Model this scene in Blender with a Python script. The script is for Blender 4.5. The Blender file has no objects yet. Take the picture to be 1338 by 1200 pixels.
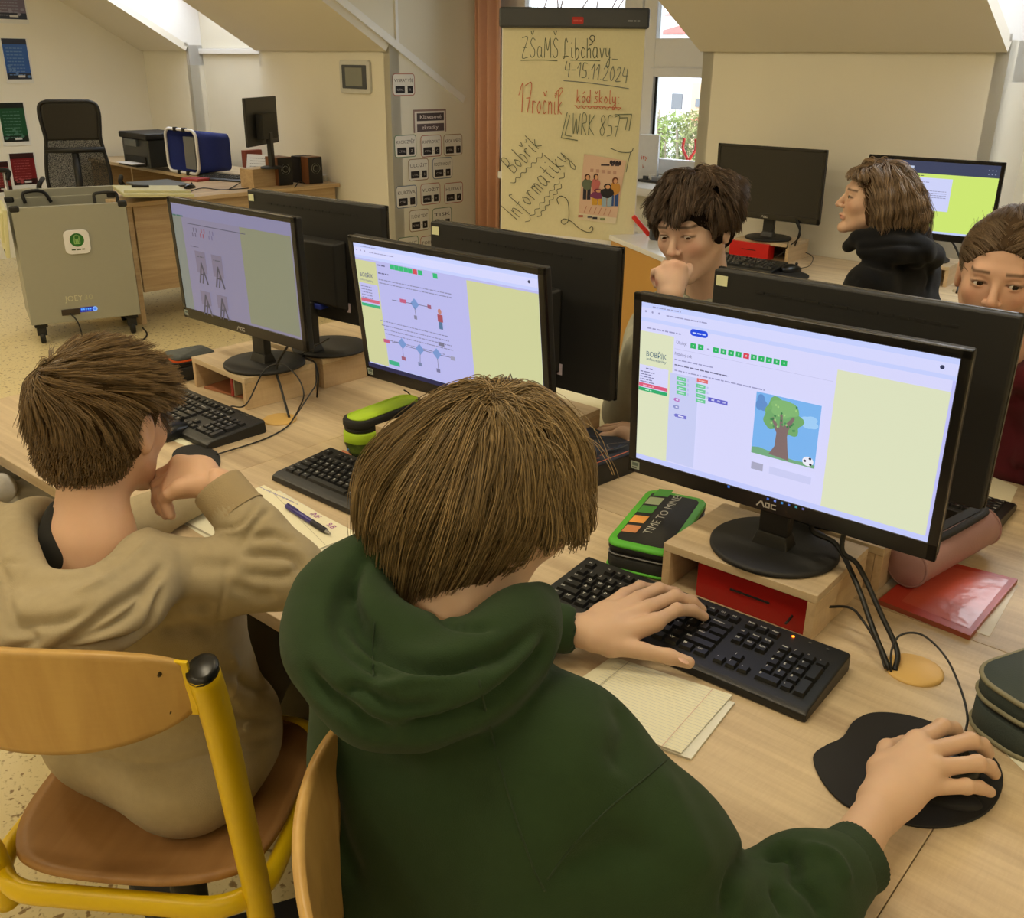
import bpy, math, random
import numpy as np
from mathutils import Vector, Matrix
random.seed(7); rng = np.random.default_rng(7)
SC = bpy.context.scene; COL = SC.collection
PI = math.pi
# ---------------------------------------------------------------- camera
FPX = 1258.2; CH = 1.552; YAW = 0.70990; PIT = 0.39112; ROL = 0.01192
_cy, _sy, _cp, _sp = math.cos(YAW), math.sin(YAW), math.cos(PIT), math.sin(PIT)
_w = np.array([-_sy*_cp, _cy*_cp, -_sp]); _r0 = np.array([_cy, _sy, 0.0]); _u0 = np.cross(_r0, _w)
_r = math.cos(ROL)*_r0 + math.sin(ROL)*_u0; _u = -math.sin(ROL)*_r0 + math.cos(ROL)*_u0
cd = bpy.data.cameras.new('camera'); cam = bpy.data.objects.new('camera', cd); COL.objects.link(cam)
cd.sensor_fit = 'HORIZONTAL'; cd.sensor_width = 36.0; cd.lens = 36.0*FPX/1338.0; cd.clip_start = 0.02; cd.clip_end = 200
M = Matrix.Identity(4)
for i in range(3):
    M[i][0] = _r[i]; M[i][1] = _u[i]; M[i][2] = -_w[i]
M[0][3], M[1][3], M[2][3] = 0, 0, CH
cam.matrix_world = M
SC.camera = cam
CAM = np.array([0, 0, CH])
def ray(px, py): return _w + _r*(px-669)/FPX - _u*(py-600)/FPX
def on_z(px, py, z): d = ray(px, py); return CAM + d*(z-CH)/d[2]
def on_x(px, py, x): d = ray(px, py); return CAM + d*x/d[0]
def on_y(px, py, y): d = ray(px, py); return CAM + d*y/d[1]
def on_plane(px, py, p0, n): d = ray(px, py); n = np.array(n, float); return CAM + d*(n@(np.array(p0)-CAM))/(n@d)
def at(px, py, t): return CAM + ray(px, py)*t
# ---------------------------------------------------------------- render look
SC.view_settings.view_transform = 'Standard'; SC.view_settings.look = 'None'
SC.view_settings.gamma = 1; SC.view_settings.use_curve_mapping = False
SC.view_settings.exposure = 0.0
SC.render.engine = 'CYCLES'
SC.cycles.use_denoising = True
SC.cycles.max_bounces = 7; SC.cycles.diffuse_bounces = 4; SC.cycles.transparent_max_bounces = 12
SC.cycles.caustics_reflective = False; SC.cycles.caustics_refractive = False
SC.cycles.sample_clamp_indirect = 4.0
# ---------------------------------------------------------------- world: bright overcast sky
wd = bpy.data.worlds.new('overcast_sky'); SC.world = wd; wd.use_nodes = True
nt = wd.node_tree; nt.nodes.clear()
wo = nt.nodes.new('ShaderNodeOutputWorld'); bg = nt.nodes.new('ShaderNodeBackground')
tc = nt.nodes.new('ShaderNodeTexCoord'); ns = nt.nodes.new('ShaderNodeTexNoise'); cr = nt.nodes.new('ShaderNodeValToRGB')
ns.inputs['Scale'].default_value = 2.2; ns.inputs['Detail'].default_value = 5
cr.color_ramp.elements[0].position = .35; cr.color_ramp.elements[0].color = (.80, .86, .97, 1)
cr.color_ramp.elements[1].position = .7; cr.color_ramp.elements[1].color = (1, 1, 1, 1)
nt.links.new(tc.outputs['Generated'], ns.inputs['Vector']); nt.links.new(ns.outputs['Fac'], cr.inputs['Fac'])
nt.links.new(cr.outputs['Color'], bg.inputs['Color']); bg.inputs['Strength'].default_value = 4.0
nt.links.new(bg.outputs[0], wo.inputs[0])
LAMP_COL = (1.0, .87, .62); LAMP_W = 13.0     # the room's ceiling panels (placed with their fixtures)
def area(name, loc, rot, sx, sy, power, col, portal=False, spread=PI):
    l = bpy.data.lights.new(name, 'AREA'); l.shape = 'RECTANGLE'; l.size = sx; l.size_y = sy
    l.energy = power; l.color = col; l.spread = spread
    if portal: l.cycles.is_portal = True
    o = bpy.data.objects.new(name, l); COL.objects.link(o); o.location = loc; o.rotation_euler = rot
    return o
# daylight comes in through the window (sky portal); the two roof windows get added lamps
area('window_portal', (-3.7, 5.30, 1.75), (-PI/2, 0, 0), 2.1, 1.7, 0, (1, 1, 1), True)
D = 0.75          # desk height
# ---------------------------------------------------------------- materials
def lin(c):
    if isinstance(c, str):
        c = tuple(int(c[i:i+2], 16)/255 for i in (0, 2, 4))
    return tuple((x/12.92 if x <= .04045 else ((x+.055)/1.055)**2.4) for x in c)
MATS = {}
def mat(name, col, rough=.5, metal=0, noise=0.06, nscale=40, bump=0, bscale=200, emit=0, alpha=1, spec=.5, sheen=0, coat=0, island=0, trans=0):
    if name in MATS: return MATS[name]
    m = bpy.data.materials.new(name); m.use_nodes = True; t = m.node_tree
    b = t.nodes['Principled BSDF']; c = lin(col)
    b.inputs['Roughness'].default_value = rough; b.inputs['Metallic'].default_value = metal
    b.inputs['Specular IOR Level'].default_value = spec
    tcn = t.nodes.new('ShaderNodeTexCoord')
    n = t.nodes.new('ShaderNodeTexNoise'); n.inputs['Scale'].default_value = nscale; n.inputs['Detail'].default_value = 4
    t.links.new(tcn.outputs['Object'], n.inputs['Vector'])
    mx = t.nodes.new('ShaderNodeMix'); mx.data_type = 'RGBA'
    mx.inputs[6].default_value = (*[max(0, x*(1-noise)) for x in c], 1); mx.inputs[7].default_value = (*[min(1, x*(1+noise)) for x in c], 1)
    t.links.new(n.outputs['Fac'], mx.inputs[0])
    out = mx.outputs[2]
    if island:
        g = t.nodes.new('ShaderNodeNewGeometry'); m2 = t.nodes.new('ShaderNodeMix'); m2.data_type = 'RGBA'; m2.blend_type = 'MULTIPLY'
        m2.inputs[0].default_value = 1
        mr = t.nodes.new('ShaderNodeMapRange'); mr.inputs[3].default_value = 1-island; mr.inputs[4].default_value = 1+island
        t.links.new(g.outputs['Random Per Island'], mr.inputs[0]); t.links.new(out, m2.inputs[6]); t.links.new(mr.outputs[0], m2.inputs[7]); out = m2.outputs[2]
    t.links.new(out, b.inputs['Base Color'])
    if bump:
        n2 = t.nodes.new('ShaderNodeTexNoise'); n2.inputs['Scale'].default_value = bscale; n2.inputs['Detail'].default_value = 3
        bp = t.nodes.new('ShaderNodeBump'); bp.inputs['Strength'].default_value = bump; bp.inputs['Distance'].default_value = .002
        t.links.new(tcn.outputs['Object'], n2.inputs['Vector']); t.links.new(n2.outputs['Fac'], bp.inputs['Height']); t.links.new(bp.outputs[0], b.inputs['Normal'])
    if emit: b.inputs['Emission Color'].default_value = (*c, 1); b.inputs['Emission Strength'].default_value = emit
    if sheen: b.inputs['Sheen Weight'].default_value = sheen; b.inputs['Sheen Roughness'].default_value = .6
    if coat: b.inputs['Coat Weight'].default_value = coat; b.inputs['Coat Roughness'].default_value = .15
    if trans: b.inputs['Transmission Weight'].default_value = trans
    if alpha < 1: b.inputs['Alpha'].default_value = alpha
    MATS[name] = m; return m
def attr_mat(name, rough=.6, emit=0, spec=.4, coat=0, noise=.05):
    """colour comes from the mesh's own printed colours"""
    if name in MATS: return MATS[name]
    m = bpy.data.materials.new(name); m.use_nodes = True; t = m.node_tree; b = t.nodes['Principled BSDF']
    a = t.nodes.new('ShaderNodeAttribute'); a.attribute_name = 'col'
    n = t.nodes.new('ShaderNodeTexNoise'); n.inputs['Scale'].default_value = 60
    mr = t.nodes.new('ShaderNodeMapRange'); mr.inputs[3].default_value = 1-noise; mr.inputs[4].default_value = 1+noise
    mm = t.nodes.new('ShaderNodeMix'); mm.data_type = 'RGBA'; mm.blend_type = 'MULTIPLY'; mm.inputs[0].default_value = 1
    t.links.new(n.outputs['Fac'], mr.inputs[0]); t.links.new(a.outputs['Color'], mm.inputs[6]); t.links.new(mr.outputs[0], mm.inputs[7])
    b.inputs['Roughness'].default_value = rough; b.inputs['Specular IOR Level'].default_value = spec
    if coat: b.inputs['Coat Weight'].default_value = coat; b.inputs['Coat Roughness'].default_value = .1
    if emit:
        b.inputs['Base Color'].default_value = (.01, .01, .01, 1)
        t.links.new(a.outputs['Color'], b.inputs['Emission Color']); b.inputs['Emission Strength'].default_value = emit
    else: t.links.new(mm.outputs[2], b.inputs['Base Color'])
    MATS[name] = m; return m
def wood(name, c1, c2, axis=0, rough=.42, scale=1.0, cross=.12, spec=.35):
    """pale laminate: long grain streaks, short saw marks across them"""
    if name in MATS: return MATS[name]
    m = bpy.data.materials.new(name); m.use_nodes = True; t = m.node_tree; b = t.nodes['Principled BSDF']
    b.inputs['Roughness'].default_value = rough; b.inputs['Specular IOR Level'].default_value = spec
    tcn = t.nodes.new('ShaderNodeTexCoord')
    def nz(sc, detail, dist=0.0):
        mp = t.nodes.new('ShaderNodeMapping'); mp.inputs['Scale'].default_value = sc
        n = t.nodes.new('ShaderNodeTexNoise'); n.inputs['Scale'].default_value = 1; n.inputs['Detail'].default_value = detail; n.inputs['Distortion'].default_value = dist
        n.inputs['Roughness'].default_value = .6
        t.links.new(tcn.outputs['Object'], mp.inputs['Vector']); t.links.new(mp.outputs[0], n.inputs['Vector']); return n.outputs['Fac']
    s = [42*scale]*3; s[axis] = 1.6*scale; g1 = nz(s, 7, .5)
    s2 = [7*scale]*3; s2[axis] = .8*scale; g2 = nz(s2, 5, 1.2)
    s3 = [40*scale]*3; s3[axis] = 260*scale; g3 = nz(s3, 4)
    rp = t.nodes.new('ShaderNodeValToRGB'); rp.color_ramp.elements[0].position = .33; rp.color_ramp.elements[1].position = .62
    rp.color_ramp.elements[0].color = (*lin(c2), 1); rp.color_ramp.elements[1].color = (*lin(c1), 1)
    ad = t.nodes.new('ShaderNodeMix'); ad.inputs[0].default_value = .5
    t.links.new(g1, ad.inputs[2]); t.links.new(g2, ad.inputs[3]); t.links.new(ad.outputs[0], rp.inputs[0])
    mx = t.nodes.new('ShaderNodeMix'); mx.data_type = 'RGBA'; mx.blend_type = 'OVERLAY'; mx.inputs[0].default_value = cross
    t.links.new(rp.outputs[0], mx.inputs[6]); t.links.new(g3, mx.inputs[7]); t.links.new(mx.outputs[2], b.inputs['Base Color'])
    MATS[name] = m; return m
# ---------------------------------------------------------------- mesh builder
class MB:
    def __init__(s): s.v = []; s.f = []; s.m = []; s.T = Matrix.Identity(4); s.k = 0; s.sm = []
    def add(s, vs, fs, smooth=False):
        b = len(s.v); s.v += [tuple(s.T @ Vector(p)) for p in vs]
        for f in fs: s.f.append([b+i for i in f]); s.m.append(s.k); s.sm.append(smooth)
        return s
    def box(s, c, d, rz=0, top=None):
        x, y, z = d[0]/2, d[1]/2, d[2]/2; tx, ty = top if top else (x*2, y*2); tx /= 2; ty /= 2
        P = [(-x, -y, -z), (x, -y, -z), (x, y, -z), (-x, y, -z), (-tx, -ty, z), (tx, -ty, z), (tx, ty, z), (-tx, ty, z)]
        ca, sa = math.cos(rz), math.sin(rz)
        P = [(c[0]+a*ca-b*sa, c[1]+a*sa+b*ca, c[2]+q) for a, b, q in P]
        return s.add(P, [(3, 2, 1, 0), (4, 5, 6, 7), (0, 1, 5, 4), (1, 2, 6, 5), (2, 3, 7, 6), (3, 0, 4, 7)])
    def span(s, a, b): return s.box([(a[i]+b[i])/2 for i in range(3)], [abs(b[i]-a[i]) for i in range(3)])
    def prism(s, pts, z0, z1, smooth=False):
        n = len(pts); P = [(x, y, z0) for x, y in pts]+[(x, y, z1) for x, y in pts]
        s.add(P, [tuple(range(n-1, -1, -1)), tuple(range(n, 2*n))])
        b = len(s.v)-2*n
        for i in range(n):
            j = (i+1) % n; s.f.append([b+i, b+j, b+n+j, b+n+i]); s.m.append(s.k); s.sm.append(smooth)
        return s
    def lathe(s, prof, c=(0, 0, 0), n=32, smooth=True, axis='z', caps=True):
        P = []; F = []
        for r, z in prof:
            for i in range(n):
                a = 2*PI*i/n; q = (r*math.cos(a), r*math.sin(a), z)
                if axis == 'x': q = (q[2], q[0], q[1])
                if axis == 'y': q = (q[0], q[2], q[1])
                P.append((c[0]+q[0], c[1]+q[1], c[2]+q[2]))
        for k in range(len(prof)-1):
            for i in range(n):
                j = (i+1) % n; F.append((k*n+i, k*n+j, (k+1)*n+j, (k+1)*n+i))
        s.add(P, F, smooth)
        if caps:
            s.add([P[i] for i in range(n)], [tuple(range(n-1, -1, -1))]); s.add([P[(len(prof)-1)*n+i] for i in range(n)], [tuple(range(n))])
        return s
    def tube(s, pts, r, n=8, closed=False, flat=None):
        pts = [Vector(p) for p in pts]; N = len(pts); P = []; F = []
        R = r if isinstance(r, (list, tuple)) else [r]*N
        up = None
        for i, p in enumerate(pts):
            a = pts[(i-1) % N] if (closed or i > 0) else p; b = pts[(i+1) % N] if (closed or i < N-1) else p
            t = (b-a).normalized()
            if up is None: up = Vector((0, 0, 1)) if abs(t.z) < .9 else Vector((1, 0, 0))
            sd = t.cross(up); sd = sd.normalized() if sd.length > 1e-6 else Vector((1, 0, 0)); up = sd.cross(t).normalized()
            for k in range(n):
                an = 2*PI*k/n; P.append(p+(sd*math.cos(an)*(flat or 1)+up*math.sin(an))*R[i])
        for i in range(N if closed else N-1):
            j = (i+1) % N
            for k in range(n):
                l = (k+1) % n; F.append((i*n+k, i*n+l, j*n+l, j*n+k))
        if not closed: F += [tuple(range(n-1, -1, -1)), tuple((N-1)*n+k for k in range(n))]
        return s.add(P, F, True)
    def build(s, name, mats, parent=None, bevel=0, seg=2, loc=None, rot=None):
        me = bpy.data.meshes.new(name); me.from_pydata(s.v, [], s.f)
        for m in (mats if isinstance(mats, (list, tuple)) else [mats]): me.materials.append(m)
        me.polygons.foreach_set('material_index', s.m); me.polygons.foreach_set('use_smooth', s.sm)
        me.update(); o = bpy.data.objects.new(name, me); COL.objects.link(o)
        if parent: o.parent = parent
        if loc is not None: o.location = loc
        if rot is not None: o.rotation_euler = rot
        if bevel:
            b = o.modifiers.new('b', 'BEVEL'); b.width = bevel; b.segments = seg; b.limit_method = 'ANGLE'; b.angle_limit = .6; b.harden_normals = False
            me.polygons.foreach_set('use_smooth', [True]*len(me.polygons))
            wn = o.modifiers.new('w', 'WEIGHTED_NORMAL'); wn.keep_sharp = True
        return o
def spline(pts, n=8):
    """Catmull-Rom through pts"""
    P = [np.array(p, float) for p in pts]; P = [2*P[0]-P[1]]+P+[2*P[-1]-P[-2]]; out = []
    for i in range(1, len(P)-2):
        for k in range(n):
            t = k/n; a, b, c, d = P[i-1], P[i], P[i+1], P[i+2]
            out.append(.5*((2*b)+(-a+c)*t+(2*a-5*b+4*c-d)*t*t+(-a+3*b-3*c+d)*t**3))
    out.append(P[-2]); return out
def rrect(w, h, r, n=5, cx=0, cy=0):
    o = []
    for sx, sy, a0 in ((1, 1, 0), (-1, 1, 90), (-1, -1, 180), (1, -1, 270)):
        for k in range(n+1):
            a = math.radians(a0+90*k/n); o.append((cx+sx*(w/2-r)+r*math.cos(a), cy+sy*(h/2-r)+r*math.sin(a)))
    return o
# ---------------------------------------------------------------- printed surfaces
_tc = {}
def text_geo(s, off=0):
    if (s, off) in _tc: return _tc[s, off]
    cu = bpy.data.curves.new('t', 'FONT'); cu.body = s; cu.size = 1; cu.resolution_u = 2; cu.align_x = 'LEFT'; cu.offset = off
    o = bpy.data.objects.new('t', cu); COL.objects.link(o); dg = bpy.context.evaluated_depsgraph_get()
    me = bpy.data.meshes.new_from_object(o.evaluated_get(dg))
    v = [(p.co.x, p.co.y) for p in me.vertices]; f = [list(p.vertices) for p in me.polygons]
    bpy.data.objects.remove(o); bpy.data.curves.remove(cu); bpy.data.meshes.remove(me)
    w = max([p[0] for p in v], default=0); _tc[s, off] = (v, f, w); return _tc[s, off]
class Canvas:
    """flat printing in (x right, y up) metres, layer by layer"""
    def __init__(s, step=.00012): s.v = []; s.f = []; s.c = []; s.z = 0; s.step = step
    def lay(s): s.z += s.step
    def poly(s, pts, col, lay=True):
        if lay: s.lay()
        b = len(s.v); s.v += [(x, y, s.z) for x, y in pts]; s.f.append(list(range(b, b+len(pts)))); s.c.append(lin(col)); return s
    def rect(s, x0, y0, x1, y1, col, lay=True): return s.poly([(x0, y0), (x1, y0), (x1, y1), (x0, y1)], col, lay)
    def rr(s, cx, cy, w, h, r, col): return s.poly(rrect(w, h, r, 5, cx, cy), col)
    def ell(s, cx, cy, rx, ry, col, n=20, lay=True): return s.poly([(cx+rx*math.cos(2*PI*i/n), cy+ry*math.sin(2*PI*i/n)) for i in range(n)], col, lay)
    def blob(s, cx, cy, rx, ry, col, seed=0, amp=.12, n=28):
        r = random.Random(seed); ph = [r.random()*6.3 for _ in range(4)]
        return s.poly([(cx+rx*(1+amp*sum(math.sin((k+3)*a+ph[k]) for k in range(4))/2)*math.cos(a), cy+ry*(1+amp*sum(math.sin((k+3)*a+ph[k]) for k in range(4))/2)*math.sin(a)) for a in [2*PI*i/n for i in range(n)]], col)
    def stroke(s, pts, w, col, smooth=0):
        if smooth: pts = spline(pts, smooth)
        s.lay()
        for i in range(len(pts)-1):
            a = np.array(pts[i][:2], float); b = np.array(pts[i+1][:2], float); d = b-a; L = np.hypot(*d)
            if L < 1e-7: continue
            d = d/L; n = np.array([-d[1], d[0]])*w/2; a = a-d*w*.3; b = b+d*w*.3
            s.poly([a+n, a-n, b-n, b+n], col, False)
        return s
    def text(s, t, x, y, size, col, width=None, align='l', rot=0, shear=0, sx=1):
        v, f, w = text_geo(t)
        if not f: return s
        if width: sx = width/(w*size)
        s.lay(); b = len(s.v); ox = {'l': 0, 'c': -w/2, 'r': -w}[align]; ca, sa = math.cos(rot), math.sin(rot)
        for p in v:
            q = ((p[0]+ox+shear*p[1])*size*sx, p[1]*size); s.v.append((x+q[0]*ca-q[1]*sa, y+q[0]*sa+q[1]*ca, s.z))
        c = lin(col)
        for g in f: s.f.append([b+i for i in g]); s.c.append(c)
        return s
    def greek(s, x, y, w, h, col, seed=0):
        """a line of print too small to read"""
        r = random.Random(seed+int(x*9999)+int(y*9999)); s.lay(); q = x
        while q < x+w:
            l = r.uniform(.8, 3.2)*h; s.rect(q, y, min(q+l, x+w), y+h*.62, col, False); q += l+h*.5
        return s
    def build(s, name, m, parent=None, loc=None, rot=None, back=None, mw=None):
        """back=(w,h,t): a solid sheet behind, its front face at z=0"""
        me = bpy.data.meshes.new(name); V = list(s.v); F = list(s.f); C = list(s.c)
        if back:
            w, h, t, bc = back; b = len(V)
            V += [(x, y, z) for z in (-t, 0) for x, y in ((-w/2, -h/2), (w/2, -h/2), (w/2, h/2), (-w/2, h/2))]
            F += [[b+i for i in q] for q in ((3, 2, 1, 0), (4, 5, 6, 7), (0, 1, 5, 4), (1, 2, 6, 5), (2, 3, 7, 6), (3, 0, 4, 7))]; C += [lin(bc)]*6
        me.from_pydata(V, [], F); me.materials.append(m)
        at_ = me.color_attributes.new('col', 'FLOAT_COLOR', 'CORNER'); arr = np.ones((len(me.loops), 4), np.float32); k = 0
        for g, c in zip(F, C): arr[k:k+len(g), :3] = c; k += len(g)
        at_.data.foreach_set('color', arr.ravel()); me.update()
        o = bpy.data.objects.new(name, me); COL.objects.link(o)
        if parent: o.parent = parent
        if loc is not None: o.location = loc
        if rot is not None: o.rotation_euler = rot
        if mw is not None: o.matrix_world = mw
        return o
# ---------------------------------------------------------------- things
def thing(name, label, cat, loc=(0, 0, 0), rz=0, group=None, rot=None):
    o = bpy.data.objects.new(name, None); COL.objects.link(o); o.empty_display_size = .05
    o.location = loc; o.rotation_euler = rot if rot else (0, 0, rz); return tag(o, label, cat, group)
def tag(o, label, cat, group=None):
    o['label'] = label; o['category'] = cat
    if group: o['group'] = group
    return o
def struct(o): o['kind'] = 'structure'; return o
def frame_mat(p0, xdir, ydir):
    """matrix whose local x runs along xdir and local y along ydir (z out)"""
    x = Vector(xdir).normalized(); z = x.cross(Vector(ydir)).normalized(); y = z.cross(x)
    m = Matrix.Identity(4)
    for i in range(3): m[i][0] = x[i]; m[i][1] = y[i]; m[i][2] = z[i]; m[i][3] = p0[i]
    return m
def copy_tree(o, parent=None):
    c = o.copy(); COL.objects.link(c)
    if parent: c.parent = parent
    for ch in list(o.children): copy_tree(ch, c)
    return c
# materials
WALL = mat('cream_wall_paint', (.90, .885, .83), .85, noise=.02, nscale=6, bump=.15, bscale=90)
WHITE = mat('white_painted_wood', (.93, .93, .93), .45, noise=.015)
CEIL = mat('ceiling_paint', (.88, .86, .81), .9, noise=.02, nscale=4)
OAK = wood('pale_oak_laminate', (.83, .75, .615), (.67, .58, .465), 0)
OAKZ = wood('pale_oak_laminate_upright', (.79, .69, .54), (.65, .54, .41), 1, scale=1.2)
OAKY = wood('pale_oak_laminate_across', (.82, .72, .57), (.67, .56, .43), 1)
BEECH = wood('beech_plywood', (.76, .62, .37), (.68, .53, .30), 2, rough=.35, scale=.7, cross=.05)
BEECHS = wood('beech_seat_plywood', (.66, .50, .32), (.57, .41, .24), 1, rough=.4, scale=.6, cross=.05)
BLK = mat('black_plastic', (.105, .105, .105), .42, bump=.12, bscale=900)
BLKM = mat('matte_black_plastic', (.085, .085, .088), .6, bump=.15, bscale=700)
KEYM = mat('black_key_plastic', (.10, .10, .10), .38, bump=.05)
RUB = mat('black_rubber', (.07, .07, .07), .65)
CABLE = mat('black_cable', (.06, .06, .06), .45)
METAL = mat('brushed_metal', (.62, .62, .62), .35, metal=1)
PRINT = attr_mat('printed_paper', .75); PRINTG = attr_mat('glossy_print', .35); SCREEN = attr_mat('lit_screen', .3, emit=1.0)
# ================================================================ ROOM
WA = -math.atan(.07)
WF = Matrix.Translation((0, 4.14, 0)) @ Matrix.Rotation(WA, 4, 'Z')       # wall frame: x along the knee wall, y outwards
WFi = WF.inverted()
_n = WF.to_3x3() @ Vector((0, 1, 0))
def WL(px, py, yl):
    p = on_plane(px, py, WF @ Vector((0, yl, 0)), _n); q = WFi @ Vector(p); return q.x, q.z
def wmb(): m = MB(); m.T = WF.copy(); return m
KN = 1.65; SL = .58; CZ = 2.70; YC = -(CZ-KN)/SL
XG = -8.32; X1, X2, X3, X4, X5 = -7.52, -6.466, -4.93, -2.556, -1.171; X6 = -.15; XR = 3.0; YF = -6.6; WY = .92
def sheet(name, quads, m, t=.06):
    """solid slabs from quads (4 corners, thickness pushed along normal)"""
    b = wmb()
    for q in quads:
        q = [Vector(p) for p in q]; n = (q[1]-q[0]).cross(q[-1]-q[0]).normalized()*t; k = len(q)
        b.add(q+[p+n for p in q], [tuple(range(k-1, -1, -1)), tuple(range(k, 2*k))]+[(i, (i+1) % k, k+(i+1) % k, k+i) for i in range(k)])
    return struct(b.build(name, m))
# floor: speckled linoleum
fm = bpy.data.materials.new('speckled_linoleum'); fm.use_nodes = True; t = fm.node_tree; b = t.nodes['Principled BSDF']
tcn = t.nodes.new('ShaderNodeTexCoord')
n1 = t.nodes.new('ShaderNodeTexNoise'); n1.inputs['Scale'].default_value = 48; n1.inputs['Detail'].default_value = 2
n2 = t.nodes.new('ShaderNodeTexNoise'); n2.inputs['Scale'].default_value = 95; n2.inputs['Detail'].default_value = 3
for n in (n1, n2): t.links.new(tcn.outputs['Object'], n.inputs['Vector'])
r1 = t.nodes.new('ShaderNodeValToRGB'); r1.color_ramp.interpolation = 'EASE'
r1.color_ramp.elements[0].position = .60; r1.color_ramp.elements[0].color = (*lin((.86, .80, .62)), 1); r1.color_ramp.elements[1].position = .68; r1.color_ramp.elements[1].color = (*lin((.55, .45, .29)), 1)
r2 = t.nodes.new('ShaderNodeValToRGB'); r2.color_ramp.elements[0].position = .30; r2.color_ramp.elements[0].color = (.55, .5, .42, 1); r2.color_ramp.elements[1].position = .42; r2.color_ramp.elements[1].color = (1, 1, 1, 1)
mx = t.nodes.new('ShaderNodeMix'); mx.data_type = 'RGBA'; mx.blend_type = 'MULTIPLY'; mx.inputs[0].default_value = .8
t.links.new(n1.outputs['Fac'], r1.inputs[0]); t.links.new(n2.outputs['Fac'], r2.inputs[0]); t.links.new(r1.outputs[0], mx.inputs[6]); t.links.new(r2.outputs[0], mx.inputs[7])
t.links.new(mx.outputs[2], b.inputs['Base Color']); b.inputs['Roughness'].default_value = .35
f = MB(); f.T = WF.copy(); f.span((XG-.1, YF-.1, -.1), (XR+.1, WY+.1, 0)); struct(f.build('floor', fm))
# knee wall, in its stretches
b = wmb()
for x0, x1 in ((XG, X1), (X2, X3-0.0), (X4, X5), (X6, XR)):
    b.span((x0, 0, 0), (x1, .08, KN))
struct(b.build('wall_back', WALL))
# gable (left), right and front walls
sheet('wall_left', [[(XG, YF, 0), (XG, YF, CZ), (XG, YC, CZ), (XG, 0, KN), (XG, 0, 0)]], WALL, .08)
b = wmb(); b.span((XR, YF, 0), (XR+.08, .1, CZ)); struct(b.build('wall_right', WALL))
b = wmb(); b.span((XG, YF-.08, 0), (XR, YF, CZ)); struct(b.build('wall_front', WALL))
# sloped ceiling with openings
ys = lambda y: KN-SL*y
YD = -(2.5-KN)/SL; YS = -.95
def sl(x0, x1, y0, y1): return [(x0, y0, ys(y0)), (x1, y0, ys(y0)), (x1, y1, ys(y1)), (x0, y1, ys(y1))]
b_ = [sl(XG, X1, 0, YC), sl(X1, X2, YS, YC), sl(X2, X3, 0, YC), sl(X3, X4, YD, YC), sl(X4, X5, 0, YC), sl(X5, X6, YS, YC), sl(X6, XR, 0, YC)]
sheet('ceiling_slope', b_, CEIL, .05)
b = wmb(); b.span((XG, YF, CZ), (XR, YC, CZ+.05)); struct(b.build('ceiling', CEIL))
b = wmb(); b.span((X3, YD, 2.5), (X4, WY, 2.55)); struct(b.build('ceiling_dormer', CEIL))
# dormer cheeks
for nm, x, s in (('wall_dormer_left', X3, -.06), ('wall_dormer_right', X4, .06)):
    sheet(nm, [[(x, YD, 2.5), (x, 0, KN), (x, 0, 0), (x, WY, 0), (x, WY, 2.5)]], WALL, s)
# trims: along the knee, down the cheek
b = wmb()
for x0, x1 in ((XG, X1), (X2, X3), (X4, X5)):
    b.span((x0, -.035, KN-.01), (x1, 0, KN+.025))
struct(b.build('trim_1', CEIL, bevel=.004))
b = wmb()
dv = Vector((0, .62-YD, -(.62-YD)*SL)).normalized(); up = Vector((0, -dv.z, dv.y))
for x, s in ((X3, 1), (X4, -1)):
    p0 = Vector((x, YD, 2.5)); p1 = Vector((x, .62, KN-SL*.62)); w = up*.045; h = Vector((.012*s, 0, 0))
    P = [p0, p1, p1+w, p0+w]; b.add(P+[p+h for p in P], [(0, 1, 2, 3), (7, 6, 5, 4), (0, 4, 5, 1), (1, 5, 6, 2), (2, 6, 7, 3), (3, 7, 4, 0)])
b.span((X3, .055, 1.63), (X3+.008, .075, 2.5)); 
struct(b.build('trim_2', WHITE))
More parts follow.
